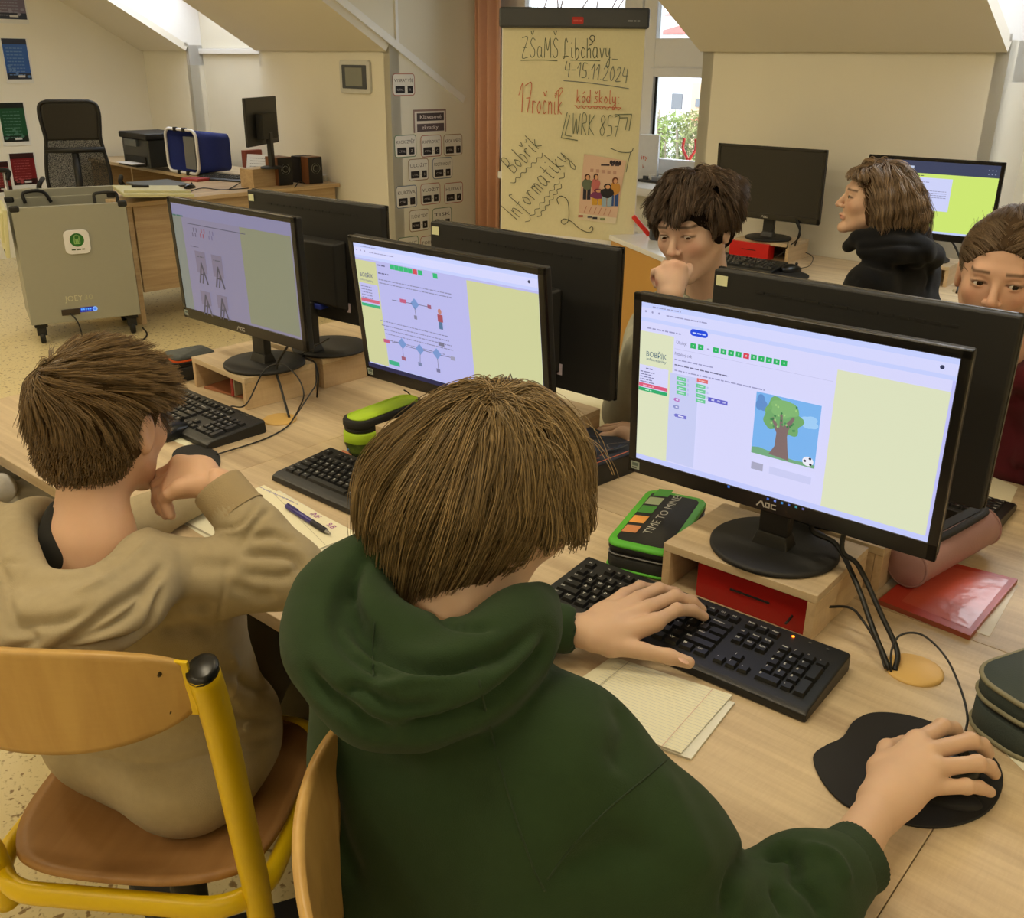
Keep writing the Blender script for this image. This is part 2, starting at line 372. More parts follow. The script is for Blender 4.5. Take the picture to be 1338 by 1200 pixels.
# skylight recesses
def recess(i, x0, x1, d):
    b = wmb()
    b.span((x0, d, 0), (x1, d+.05, 1.63)); b.span((x0, d, 1.60), (x1, d+.02, 2.0))
    b.add([(x0-.05, 0, 0), (x0, 0, 0), (x0, d, 0), (x0-.05, d, 0)]+[(x0-.05, 0, KN), (x0, 0, KN), (x0, d, KN), (x0-.05, d, KN)], [(0, 1, 5, 4), (1, 2, 6, 5), (2, 3, 7, 6), (3, 0, 4, 7)])
    b.span((x1, 0.08, 0), (x1+.05, d, KN))
    struct(b.build('wall_recess_%d' % i, WALL))
    # shaft cheeks between slope and roof window
    zt = 1.97
    for x, s in ((x0, -.04), (x1, .04)):
        P = [(x, 0, KN), (x, YS, ys(YS)), (x, YS-.1, ys(YS)+.40), (x, d, zt), (x, d, 1.5), (x, 0, 1.5)] 
        sheet('trim_shaft_%d' % i, [P], WHITE, s)
    sheet('trim_shaft_top_%d' % i, [[(x0, YS, ys(YS)), (x1, YS, ys(YS)), (x1, YS-.1, ys(YS)+.4), (x0, YS-.1, ys(YS)+.4)]], WHITE, .04)
    b = wmb(); b.span((x0, d-.035, 1.585), (x1, d, 1.625)); struct(b.build('trim_ledge_%d' % i, WHITE, bevel=.004))
    # roof window
    p0 = Vector((x0, d, zt)); p1 = Vector((x0, YS-.1, ys(YS)+.4)); e = (p1-p0); L = e.length; e = e.normalized(); up = Vector((0, -e.z, e.y)); up = up if up.z > 0 else -up
    w = x1-x0; m = Matrix.Identity(4)
    for r_ in range(3): m[r_][0] = (1, 0, 0)[r_]; m[r_][1] = e[r_]; m[r_][2] = up[r_]; m[r_][3] = p0[r_]
    b = MB(); b.T = WF @ m
    for a, c in (((0, 0, 0), (w, .09, .08)), ((0, L-.09, 0), (w, L, .08)), ((0, 0, 0), (.07, L, .08)), ((w-.07, 0, 0), (w, L, .08))): b.span(a, c)
    fr = struct(b.build('window_%d' % (i+1), mat('varnished_pine', (.93, .72, .52), .4, noise=.1), bevel=.004))
    g = MB(); g.T = WF @ m; g.span((.06, .08, .045), (w-.06, L-.08, .055)); g.build('glass', GLASS, fr)
    o = area('roof_window_added_light', (0, 0, 0), (0, 0, 0), w-.16, L-.2, 11, (.90, .95, 1))  # lamp added inside the roof window to brighten the recess beyond the sky
    o.matrix_world = WF @ m @ Matrix.Translation((w/2, L/2, .02))
GLASS = bpy.data.materials.new('window_glass'); GLASS.use_nodes = True; t = GLASS.node_tree; t.nodes.clear()
_o = t.nodes.new('ShaderNodeOutputMaterial'); _m = t.nodes.new('ShaderNodeMixShader'); _t = t.nodes.new('ShaderNodeBsdfTransparent'); _g = t.nodes.new('ShaderNodeBsdfGlossy'); _g.inputs['Roughness'].default_value = .02
_f = t.nodes.new('ShaderNodeFresnel'); _f.inputs[0].default_value = 1.35
_t.inputs[0].default_value = (.95, .97, .97, 1)
t.links.new(_f.outputs[0], _m.inputs[0]); t.links.new(_t.outputs[0], _m.inputs[1]); t.links.new(_g.outputs[0], _m.inputs[2]); t.links.new(_m.outputs[0], _o.inputs[0])
recess(1, X1, X2, .12); recess(2, X5, X6, .36)
# dormer window
zs = 1.0
xj0 = WL(690, 0, WY)[0]-.02; xm0 = WL(817, 20, WY)[0]; xm1 = WL(860, 20, WY)[0]; xr0 = X4-.02
z_up = WL(880, 50, WY)[1]; z_lt = WL(880, 101, WY)[1]; z_lb = WL(880, 209, WY)[1]
b = wmb()
b.span((X3, WY, 0), (X4, WY+.08, z_lb-.09)); b.span((X3, WY, 2.42), (X4, WY+.08, 2.5))
b.span((X3, WY, z_lb-.09), (X3+.06, WY+.08, 2.42)); struct(b.build('wall_window', WALL))
b = wmb(); y0, y1 = WY-.01, WY+.06
for a, c in (((X3+.06, z_lb-.09), (xj0, 2.42)), ((xm0, z_lb-.09), (xm1, 2.42)), ((xr0-.05, z_lb-.09), (X4, 2.42)), ((X3+.06, z_lb-.09), (X4, z_lb)), ((X3+.06, 2.34), (X4, 2.42)), ((xm1, z_lt), (X4, z_up))):
    b.span((a[0], y0, a[1]), (c[0], y1, c[1]))
b.span((xm0+.10, y0-.02, z_lb-.09), (xm0+.15, y0, 2.42)); b.span((xm1-.02, y0-.012, z_lt+.05), (X4, y0, z_lt+.058)); b.span((xj0, y0, z_lt+.02), (xm0, y1, z_lt+.10))
win = struct(b.build('window_1', WHITE, bevel=.004))
g = wmb(); g.span((xj0-.01, WY+.02, z_lb-.01), (xm0+.01, WY+.03, 2.35)); g.build('glass', GLASS, win)
g = wmb(); g.span((xm1-.01, WY+.02, z_lb-.01), (xr0+.01, WY+.03, z_lt+.01)); g.span((xm1-.01, WY+.02, z_up-.01), (xr0+.01, WY+.03, 2.35)); g.build('glass', GLASS, win)
g = wmb(); g.span((xm1+.0, WY+.012, z_lb), (xm1+.014, WY+.02, z_lt)); g.build('gasket', RUB, win)
zsill = z_lb-.11
xs_ = WL(650, 238, .38)[0]; b = wmb(); b.span((xs_, .38, zsill-.045), (X4-.01, WY-.01, zsill)); sill = b.build('window_sill', WHITE, bevel=.006); struct(sill); sill.parent = win
b = wmb(); b.span((xs_, .52, 0), (X4-.01, .60, zsill-.05)); struct(b.build('wall_under_sill', WALL))
# radiator under the sill
rd = thing('radiator', 'white panel radiator under the dormer window sill behind the flip chart', 'radiator', tuple(WF @ Vector((-3.55, .44, 0))), WA)
b = MB(); b.box((0, 0, .42), (1.5, .06, .52)); b.build('panel', WHITE, rd, bevel=.01)
b = MB()
for i in range(24): b.box((-.70+i*.061, -.036, .42), (.03, .012, .46))
b.build('fins', WHITE, rd, bevel=.004)
# curtain
b = MB(); N = 60; W_ = [];
P = []; F = []
xa, xb = -4.915, -4.66
for j in range(2):
    for i in range(N+1):
        s = i/N; x = xa+(xb-xa)*s; yy = .73+.028*math.sin(s*PI*6)+.01*math.sin(s*17)
        P.append((x, yy, .05 if j == 0 else 2.45))
for i in range(N): F.append((i, i+1, N+2+i, N+1+i))
b.T = WF.copy(); b.add(P, F, True)
cu = b.build('curtain', mat('terracotta_curtain', (.86, .66, .55), .85, noise=.05, bump=.2, bscale=300)); so = cu.modifiers.new('s', 'SOLIDIFY'); so.thickness = .004
tag(cu, 'terracotta pink curtain hanging beside the dormer window left of the flip chart', 'curtain')
b = wmb(); b.tube([(X3+.02, .73, 2.46), (X4-.02, .73, 2.46)], .012); tag(b.build('curtain_rail', METAL), 'thin metal rail the terracotta curtain hangs from', 'curtain rail')
# ---- outside
def facade():
    h = thing('house', 'white rendered house with grey windows seen through the lower window pane', 'house')
    mw = mat('white_render', (.93, .93, .94), .9, noise=.03, nscale=2); gw = mat('dark_pane', (.45, .47, .50), .2)
    p = on_y(850, 98, 19); q = on_y(990, 158, 19); z0 = -4
    b = MB(); b.span((p[0]-6, 19, z0), (q[0]+3, 24, p[2]+.3)); b.build('walls', mw, h)
    for a, c in (((836, 122), (843, 142)), ((851, 124), (859, 142)), ((879, 122), (891, 143))):
        s = on_y(*a, 19); e = on_y(*c, 19); b = MB(); b.span((s[0], 18.97, e[2]), (e[0], 19.03, s[2])); b.build('window', gw, h)
facade()
h = thing('house', 'beige house with a grey window at the right edge of the lower pane', 'house')
p = on_y(905, 100, 15); q = on_y(985, 150, 15)
b = MB(); b.span((p[0], 15, -4), (q[0]+1, 18.2, p[2]-.1)); b.build('walls', mat('beige_render', (.86, .74, .62), .9), h)
p = on_y(910, 129, 15); q = on_y(919, 140, 15); b = MB(); b.span((p[0], 14.97, q[2]), (q[0], 15.02, p[2])); b.build('window', mat('dark_pane', (.45, .47, .5), .2), h)
def roof(px0, px1, ye, yr, Y, col, label, depth=4):
    h = thing('house', label, 'house'); e0 = on_y(px0, ye, Y); e1 = on_y(px1, ye, Y); zr = on_y((px0+px1)/2, yr, Y+depth/2)[2]
    b = MB(); b.span((e0[0]+.2, Y+.2, e0[2]-6), (e1[0]-.2, Y+depth-.2, e0[2])); b.build('walls', mat('white_render', (.93, .93, .94), .9), h)
    b = MB(); a, c = e0[0], e1[0]; z = e0[2]; m_ = (a+c)/2
    b.add([(a, Y, z), (c, Y, z), (c, Y+depth, z), (a, Y+depth, z), (a+.5, Y+depth/2, zr), (c-.5, Y+depth/2, zr)], [(0, 1, 5, 4), (1, 2, 5), (2, 3, 4, 5), (3, 0, 4), (3, 2, 1, 0)])
    b.build('roof', mat('roof_tile_'+label.split()[0], col, .8, noise=.2, nscale=8), h)
roof(894, 985, 157, 139, 13, (.85, .38, .32), 'red roofed low house standing just behind the hedge', 1.8)
roof(850, 985, 44, 20, 34, (.72, .36, .33), 'dull red tiled roof seen through the upper window pane', 8)
roof(862, 1000, 20, 2, 48, (.80, .50, .46), 'pale red tiled roof farther up the hill behind', 10)
# hill
b = MB(); p0 = on_y(600, 22, 75); p1 = on_y(1200, 10, 75)
b.add([(p0[0]-20, 75, -8), (p1[0]+20, 75, -8), (p1[0]+20, 95, -8), (p0[0]-20, 95, -8), (p0[0]-10, 83, p0[2]), (p1[0]+10, 85, p1[2]+1)], [(0, 1, 5, 4), (1, 2, 5), (2, 3, 4, 5), (3, 0, 4)])
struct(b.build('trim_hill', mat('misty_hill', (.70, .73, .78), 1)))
b = MB(); b.span((-40, 6.5, -5), (25, 75, -4)); struct(b.build('ground', mat('outdoor_ground', (.45, .46, .38), 1, noise=.2, nscale=1)))
def shrub(cx, cy, ztop, w, hgt, seed, label, col):
    r = np.random.default_rng(seed); s_ = thing('shrub', label, 'shrub', (cx, cy, ztop-hgt), 0, 'shrubs below the window'); n = 1500
    P = []; F = []
    th = r.uniform(0, 2*PI, n); rr_ = w/2*np.sqrt(r.uniform(0.1, 1, n)); zz = r.uniform(0, 1, n); rr_ *= (1-.55*zz**2)
    for k in range(n):
        c = np.array([rr_[k]*math.cos(th[k]), rr_[k]*math.sin(th[k])*1.6, zz[k]*hgt]); d = r.normal(size=3); d /= np.linalg.norm(d); e = np.cross(d, r.normal(size=3)); e /= np.linalg.norm(e)
        L = r.uniform(.05, .11); q = len(P); P += [c-e*.018, c+d*L*.5-e*.0, c+e*.018, c+d*L]; F.append((q, q+1, q+3)); F.append((q+1, q+2, q+3))
    b = MB(); b.add(P, F); b.build('foliage', mat(col[0], col[1], .8, island=.45, noise=.2), s_)
    b = MB()
    for k in range(9):
        a = r.uniform(0, 2*PI); b.tube([(0, 0, -.6), (.1*math.cos(a), .1*math.sin(a), hgt*.3), (w*.42*math.cos(a), w*.42*math.sin(a), hgt*r.uniform(.7, 1.05))], [.025, .02, .006], 5)
    b.build('stem', mat('pale_bark', (.62, .57, .50), .9), s_)
for k, (px, py, w, hg) in enumerate(((822, 156, .40, 1.3), (850, 160, .42, 1.2), (879, 163, .42, 1.2), (908, 158, .42, 1.3), (938, 160, .42, 1.3))):
    p = on_y(px, py, 8.6); shrub(p[0], 8.6, p[2]+.08, w, hg, k, ('green leafy shrub directly behind the white box on the sill', 'olive green shrub outside, second from the left behind the flip chart', 'green shrub outside behind the red pliers on the sill', 'green shrub outside near the beige house corner', 'green shrub outside hidden behind the knee wall')[k], (('shrub_green', (.55, .62, .36)), ('shrub_olive', (.58, .60, .40)))[k % 2])
b = MB(); r = random.Random(3); p = on_y(722, -10, 9.5)
def br(a, d, L, R, n):
    if n == 0: return
    e = a+d*L; b.tube([a, (a+e)/2+Vector((r.uniform(-.03, .03), 0, r.uniform(-.03, .03))), e], [R, R*.8, R*.6], 5)
    for _ in range(3): br(e, (d+Vector((r.uniform(-.8, .8), r.uniform(-.5, .5), r.uniform(-.3, .6)))).normalized(), L*.72, R*.6, n-1)
br(Vector((p[0], 9.5, -3)), Vector((0, 0, 1)), 2.6, .06, 1); br(Vector((p[0], 9.5, -.4)), Vector((0, 0, 1)), 1.3, .04, 6)
tag(b.build('bare_tree', mat('bare_bark', (.42, .38, .36), .9)), 'leafless tree with fine twigs outside the upper left window pane', 'tree')
# ---- ceiling lights (real fixtures, above the frame)
k = 0
for (x, y) in ((-6.2, .6), (-3.6, .6), (-1.0, .6), (1.4, .6), (-6.2, -1.5), (-3.6, -1.5), (-1.0, -1.5), (1.4, -1.5), (-3.6, 2.0), (-1.0, 2.0), (-6.2, 2.0)):
    k += 1
    l = thing('ceiling_light', 'white rectangular ceiling light panel above the computer desks', 'ceiling light', (x, y, CZ-.04), 0, 'ceiling light panels')
    b = MB(); b.box((0, 0, .018), (1.2, .3, .036)); b.build('frame', WHITE, l, bevel=.004)
    b = MB(); b.box((0, 0, -.001), (1.14, .25, .004)); b.build('diffuser', mat('lit_diffuser', (1, .9, .7), .4, emit=2.0), l)
    o = area('panel_lamp', (0, 0, -.012), (0, 0, 0), 1.1, .24, LAMP_W*(.5 if y > 1.5 else 1.05)*(1.3 if x < -3 else 1), LAMP_COL); o.parent = l
# ================================================================ DESKS
def desk(x0, x1, y0, y1, label, group=None, legs=(1, 1)):
    d = thing('desk', label, 'desk', ((x0+x1)/2, (y0+y1)/2, 0), 0, group); w = x1-x0-.0008; h = y1-y0-.0008
    MB().box((0, 0, D-.0125), (w, h, .025)).build('tabletop', OAK, d, bevel=.0015)
    for s, on in ((-1, legs[0]), (1, legs[1])):
        if on: MB().box((s*(w/2-.03), 0, (D-.025)/2), (.022, h-.06, D-.026)).build('side_panel', OAKY, d, bevel=.001)
    return d
YN, YM, YFAR = .738, 1.402, 2.085
XS = (-2.49, -1.65, -.19, 1.27)
nm = ('left end desk of the near row carrying the leftmost screen', 'middle desk of the near row between the beige and green hoodies', 'right hand desk of the near row under the mouse mat')
nf = ('left end desk of the far row with its screen turned away', 'middle desk of the far row where the grey sweater boy sits', 'right hand desk of the far row in front of the maroon hoodie girl')
for i in range(3):
    desk(XS[i], XS[i+1], YN, YM, 'pale oak '+nm[i]); desk(XS[i], XS[i+1], YM, YFAR, 'pale oak '+nf[i])
# ---------------------------------------------------------------- riser
def riser(x, y, rz, label, w=.262, d=.204, h=.08, turned=False, z=D):
    r = thing('monitor_riser', label, 'monitor riser', (x, y, z), rz+(PI if turned else 0)); t = .014
    b = MB()
    MB().box((w/2, d/2, h-t/2), (w, d, t)).build('top_board', OAK, r, bevel=.001)
    for k in (t/2, w-t/2): MB().box((k, d/2, (h-t)/2), (t, d-.001, h-t-.0004)).build('side_board', OAKY, r, bevel=.001)
    MB().box((w/2, d-t/2, (h-t)/2), (w-2*t-.0006, t, h-t-.0004)).build('back_board', OAKZ, r)
    return r
riser(-2.219, 1.291, -.07, 'pale oak riser under the leftmost screen with a red book inside')
riser(-1.482, 1.274, .0, 'pale oak riser under the middle screen beside the lime green case')
riser(-.724, 1.225, .025, 'pale oak riser under the right front screen holding a red drawer box')
riser(-1.945, 1.712, -.03, 'pale oak riser behind the leftmost screen, screen on it turned away', turned=True)
riser(-1.19, 1.69, .0, 'pale oak riser behind the middle screen, mostly hidden', turned=True)
riser(-.445, 1.650, .0, 'pale oak riser behind the right front screen beside the pink case', turned=True)
# ---------------------------------------------------------------- monitors
MW, MH = .505, .309; SW, SH = .476, .268
def mon_mat(x, y, z, yaw, tilt):
    n = Vector((-math.sin(yaw), math.cos(yaw), 0)); u = Vector((math.cos(yaw), math.sin(yaw), 0)); up = Vector((0, 0, 1))*math.cos(tilt)+n*math.sin(tilt)
    return frame_mat((x, y, z), u, up)      # local: x right, y up, z towards the viewer of the screen
def uvmap(m):
    mi = m.inverted(); p0 = m.translation; n = m.to_3x3() @ Vector((0, 0, 1))
    def f(px, py): q = mi @ Vector(on_plane(px, py, p0, n)); return (q.x, q.y)
    return f
def arc_box(b, w0, h, d, cx, cy, z): b.box((cx, cy, z), (w0, h, d))
def monitor(label, x, y, z, yaw, tilt, screen=None, riser_top=D+.08, off=0.0, sticker='grey', tape=False, base_y=None):
    m = thing('computer_monitor', label, 'monitor', (x, y, riser_top)); yw = Matrix.Rotation(yaw, 4, 'Z')
    m.rotation_euler = (0, 0, yaw)
    # local: screen faces -y; front face bottom centre at (0,0,zz)
    zz = z-riser_top; T = Matrix.Translation((0, 0, zz)) @ Matrix.Rotation(-tilt, 4, 'X')
    yb = .058+off
    b = MB(); b.lathe([(.099, 0.0005), (.102, .002), (.102, .007), (.098, .010), (.06, .0118), (.0, .0125)], (0, yb if base_y is None else base_y, 0), 56, caps=False); b.build('base', BLKM, m)
    b = MB(); b.box((0, yb-.004, .075), (.050, .022, .135)); b.box((0, yb-.004, .022), (.062, .04, .024), top=(.05, .026)); b.build('stand_neck', BLK, m, bevel=.003)
    b = MB(); b.T = T; b.box((0, .014, MH/2), (MW-.003, .020, MH-.003))
    hs = b.build('housing', BLKM, m, bevel=.004)
    b = MB(); b.T = T   # front frame
    fw = (MW-SW)/2; bt = .0275; tp = MH-SH-bt
    for c, d in (((0, .0035, MH-tp/2), (MW, .009, tp)), ((0, .0035, bt/2), (MW, .009, bt)), ((-MW/2+fw/2, .0035, MH/2), (fw, .009, MH)), ((MW/2-fw/2, .0035, MH/2), (fw, .009, MH))):
        b.box(c, d)
    bz = b.build('bezel', mat('glossy_black_bezel', (.085, .08, .085), .25), m, bevel=.0018)
    b = MB(); b.T = T; bw = .25
    b.add([(-bw/2, .024, .035), (bw/2, .024, .035), (bw/2, .024, .215), (-bw/2, .024, .215), (-bw/2+.012, .056, .05), (bw/2-.012, .056, .05), (bw/2-.02, .050, .205), (-bw/2+.02, .050, .205)],
          [(0, 1, 2, 3), (7, 6, 5, 4), (0, 4, 5, 1), (1, 5, 6, 2), (2, 6, 7, 3), (3, 7, 4, 0)])
    b.build('rear_cover', BLKM, m, bevel=.006)
    b = MB(); b.T = T
    for i in range(14): b.box((-.16+i*.0246, .0245, MH-.03), (.016, .002, .004))
    b.build('vent_slots', RUB, m)
    c = Canvas(); c.rect(-.03, -.008, .03, .008, (.85, .85, .8)); c.rect(.032, -.012, .045, .012, (.75, .7, .75))
    for i in range(3): c.rect(-.027, -.005+i*.004, .02, -.0035+i*.004, (.3, .3, .3), False)
    o = c.build('rating_label', PRINT, m); o.matrix_local = T @ Matrix.Translation((-.085, .0262, .045)) @ Matrix.Rotation(PI, 4, 'Z') @ Matrix.Rotation(PI/2, 4, 'X')
    b = MB(); b.T = T; b.box((-.03, .040, .040), (.034, .030, .014)); b.build('video_plug', mat('blue_plug', (.12, .20, .60), .5), m, bevel=.002)
    # maker's badge
    c = Canvas(); y0 = bt*.28; s = .0115
    c.stroke([(-.0165, 0), (-.0105, .0085), (-.0085, .0085), (-.0045, 0)], .0022, (.72, .70, .68)); 
    c.stroke([(-.002, .0008), (-.002, .0078), (.004, .0078), (.004, .0008), (-.002, .0008)], .0022, (.72, .70, .68))
    c.stroke([(.0145, .0078), (.0075, .0078), (.0075, .0008), (.0145, .0008)], .0022, (.72, .70, .68))
    o = c.build('badge', PRINTG, m); o.matrix_local = T @ Matrix.Translation((0, -.0012, y0)) @ Matrix.Rotation(PI/2, 4, 'X')
    c = Canvas(); c.rect(-.008, -.007, .008, .007, (.62, .66, .63)); c.rect(-.006, -.001, .006, .005, (.35, .4, .38)); c.rect(-.006, -.0055, .003, -.003, (.3, .3, .3))
    o = c.build('energy_sticker', PRINT, m); o.matrix_local = T @ Matrix.Translation((-MW/2+.014, -.0012, .014)) @ Matrix.Rotation(PI/2, 4, 'X')
    if screen is None:
        b = MB(); b.T = T; b.box((0, .0035, bt+SH/2), (SW+.002, .004, SH+.002)); b.build('screen', mat('dark_screen', (.10, .10, .105), .3), m)
    else:
        c = Canvas(step=.00006); screen(c); o = c.build('screen', SCREEN, m); o.matrix_local = T @ Matrix.Translation((0, .0005, 0)) @ Matrix.Rotation(PI/2, 4, 'X')
    if tape:
        c = Canvas(); c.rect(-.011, -.009, .011, .009, (.86, .87, .72)); o = c.build('paper_sticker', PRINT, m)
        o.matrix_local = T @ Matrix.Translation((MW/2-.02, .0262, MH-.02)) @ Matrix.Rotation(PI, 4, 'Z') @ Matrix.Rotation(PI/2, 4, 'X')
    return m
# screen pictures, drawn on the real screen plane (metres, origin at bottom centre of the monitor front)
SX0, SX1, SY0, SY1 = -SW/2, SW/2, .0275, .0275+SH
YEL = (.86, .88, .745); LAV = (.82, .82, .97); LAV2 = (.78, .80, .95)
GREEK = (.60, .60, .76)
def scr_base(c, page=(.84, .84, .985), side=YEL):
    c.rect(SX0, SY0, SX1, SY1, page)
    c.rect(SX0, SY1-.030, SX1, SY1, (.77, .81, .99)); c.rect(SX0, SY1-.024, SX1, SY1-.008, (.83, .84, .99)); 
    for i in range(3): c.ell(SX0+.008+i*.012, SY1-.014, .0018, .0018, GREEK, 8)
    c.greek(SX0+.045, SY1-.016, .07, .003, GREEK); c.greek(SX0+.02, SY1-.006, .05, .0028, GREEK)
    c.ell(SX1-.020, SY1-.015, .003, .003, (.2, .22, .35), 10)
    c.rect(SX0, SY0, SX1, SY0+.009, (.76, .79, .98))
def scr_main(c):
    f = uvmap(MM3)
    scr_base(c)
    def Q(x, y): return f(820+x*280/1292, 380+y*260/1200)
    def q4(a, col): c.poly([Q(*p) for p in a][::-1], col)
    xl = Q(280, 300)[0]; xr = f(1095, 480)[0]
    # yellow page sides
    yt = f(1095, 480)[1]
    c.rect(xr, SY0+.009, SX1-.004, SY1-.046, YEL); c.rect(SX1-.004, SY0+.009, SX1, SY1-.03, (.75, .75, .97)); c.rect(SX0, SY0+.009, xl, SY1-.046, YEL)
    # note bar with a blue button
    c.greek(SX0+.012, SY1-.041, .06, .0035, GREEK); x, y = Q(432, 258); c.rr(x, y, .030, .0105, .005, (.08, .28, .86)); c.greek(x-.011, y-.0015, .022, .003, (.8, .85, 1))
    # logo lettering (the figure above it is left out)
    a = Q(112, 388); e = Q(236, 408); c.text('BOBŘÍK', a[0], a[1]-.001, .012, (.10, .32, .45), width=e[0]-a[0]); c.text('informatiky', a[0]+.001, a[1]-.0075, .0065, (.10, .32, .45), width=e[0]-a[0]-.001)
    # side box
    b0 = Q(75, 440); b1 = Q(240, 640); c.rect(b0[0], b1[1]+.001, b1[0], b0[1], (.84, .84, .98))
    c.greek(b0[0]+.012, b0[1]-.006, .012, .003, (.45, .45, .6))
    for i in range(5): c.greek(b0[0]+.002, b0[1]-.012-i*.0042, .026-.004*(i % 2), .0026, (.45, .45, .62))
    c.rect(b0[0], b1[1]+.0085, b1[0], b1[1]+.0145, (.85, .35, .48)); c.greek(b0[0]+.008, b1[1]+.010, .02, .003, (.95, .7, .75))
    c.rect(b0[0], b1[1]+.001, b1[0], b1[1]+.007, (.16, .66, .42)); c.greek(b0[0]+.012, b1[1]+.003, .012, .003, (.7, .95, .8))
    # task buttons
    c.text('Úlohy:', Q(295, 318)[0], Q(295, 318)[1], .0072, (.42, .42, .58))
    for i in range(13):
        x, y = Q(398+i*45.8, 332+i*8.6)
        if i == 2: c.greek(x-.002, y-.002, .004, .004, GREEK); continue
        c.rect(x-.0047, y-.0042, x+.0047, y+.0042, (.85, .25, .33) if i == 7 else (.13, .70, .38)); c.rect(x-.001, y-.0015, x+.0012, y+.0015, (.75, .9, .85), False)
    c.text('Futbalový cvik', Q(288, 385)[0], Q(288, 385)[1], .0075, (.36, .36, .52), width=.030)
    c.rect(Q(288, 350)[0], Q(600, 412)[1], xr-.004, Q(600, 412)[1]+.0004, (.7, .7, .85))
    for (x, y, w, col) in ((288, 415, .066, GREEK), (288, 447, .092, (.42, .42, .55)), (288, 480, .152, GREEK)): 
        p = Q(x, y); c.greek(p[0], p[1], w, .0032, col)
    # block palette
    p0 = Q(262, 500); p1 = Q(400, 1060); c.rect(p0[0], SY0+.012, p1[0], p0[1]+.003, (.78, .80, .95))
    for i in range(4):
        x, y = Q(330, 530+i*28); c.rect(x-.0085, y-.0028, x+.0085, y+.0028, (.42, .78, .58)); c.greek(x-.005, y-.001, .010, .0025, (.75, .92, .85)); c.rect(x+.0105, y-.002, x+.013, y+.002, (.72, .74, .93))
    for (x, y, w, col) in ((305, 655, .008, (.72, .45, .75)), (302, 698, .008, (.55, .58, .80)), (328, 755, .020, (.45, .45, .80))):
        x, y = Q(x, y); c.poly([(x-w/2-.003, y), (x-w/2, y+.0028), (x+w/2, y+.0028), (x+w/2, y-.0028), (x-w/2, y-.0028)], col); c.rect(x-w/4, y-.001, x+w/4, y+.001, (.88, .88, .98))
    x, y = Q(458, 541); c.rect(x-.0095, y-.003, x+.0095, y+.003, (.87, .42, .42)); c.greek(x-.006, y-.001, .012, .0025, (.95, .75, .75))
    for i in range(4):
        x, y = Q(448, 573+i*29); c.rect(x-.0082, y-.0030, x+.0082, y+.0030, (.42, .78, .58)); c.greek(x-.005, y-.001, .010, .0025, (.75, .92, .85))
        if i < 3: c.rect(x+.0105, y-.002, x+.0135, y+.002, (.74, .76, .94))
    x, y = Q(552, 662); c.rect(x-.0165, y-.0034, x+.0165, y+.0034, (.38, .38, .78))
    for k in (-.011, -.001, .008): c.rect(x+k, y-.0015, x+k+.005, y+.0015, (.82, .82, .97), False)
    # picture: football tree
    a = Q(787, 602); bq = Q(1133, 1068); X0, Y1_ = a[0], a[1]; X1_, Y0_ = bq[0]+.0, bq[1]; Wd = X1_-X0; Hd = Y1_-Y0_
    def U(u, v): return (X0+u*Wd, Y1_-v*Hd)
    c.rect(X0, Y0_, X1_, Y1_, (.47, .70, .93))
    def ell(u, v, ru, rv, col, s=0, amp=.1): x, y = U(u, v); c.blob(x, y, ru*Wd, rv*Hd, col, s, amp)
    for u, v in ((.03, .2), (.08, .11), (.13, .2)): 
        x, y = U(max(u, .065), v); c.ell(x, y, .062*Wd, .085*Hd, (.38, .56, .80), 14)
    for u, v in ((.80, .27), (.88, .25), (.9, .33), (.83, .34)): x, y = U(u, v); c.ell(x, y, .09*Wd, .055*Hd, (.62, .80, .96), 14)
    c.poly([U(0, .90), U(.12, .88), U(.25, .90), U(.45, .93), U(.7, .95), U(.9, .93), U(1, .95), U(1, 1), U(0, 1)][::-1], (.45, .66, .50))
    ell(.42, .26, .26, .24, (.46, .68, .42), 1, .12); ell(.55, .37, .20, .20, (.44, .66, .42), 2, .12); ell(.30, .38, .15, .17, (.44, .66, .42), 5, .1); ell(.45, .18, .21, .14, (.50, .71, .45), 3)
    c.poly([U(.28, .95), U(.36, .80), U(.37, .58), U(.27, .36), U(.30, .34), U(.41, .50), U(.40, .27), U(.44, .27), U(.46, .46), U(.60, .27), U(.63, .29), U(.55, .50), U(.54, .60), U(.57, .82), U(.60, .98)][::-1], (.50, .42, .42))
    for k in range(26):
        r_ = random.Random(k); u, v = r_.uniform(.22, .66), r_.uniform(.1, .5); x, y = U(u, v); c.ell(x, y, .016*Wd, .018*Hd, [(.22, .48, .30), (.62, .80, .50), (.30, .55, .35)][k % 3], 8)
    x, y = U(.90, .90); c.ell(x, y, .085*Wd, .075*Hd, (.92, .92, .97), 18)
    for du, dv in ((-.045, .0), (.045, .04), (.03, -.05)): x, y = U(.90+du, .90+dv); c.ell(x, y, .022*Wd, .02*Hd, (.12, .12, .22), 7)
    x, y = Q(793, 1050); c.rect(x-.0095, y-.006, x+.0095, y+.006, (.66, .66, .76)); x, y = Q(990, 1105); c.rect(x-.033, y-.006, x+.033, y+.006, (.79, .80, .95))
    for i in range(6): x, y = f(1006+i*9.2, 650+i*2.6); c.rect(x-.0018, y-.0018, x+.0018, y+.0018, [(.2, .35, .7), (.4, .5, .8), (.2, .5, .75), (.3, .4, .7), (.25, .55, .6), (.35, .35, .6)][i])
    x, y = f(955, 634); c.rect(x-.002, y-.002, x+.002, y+.002, (.15, .4, .8))
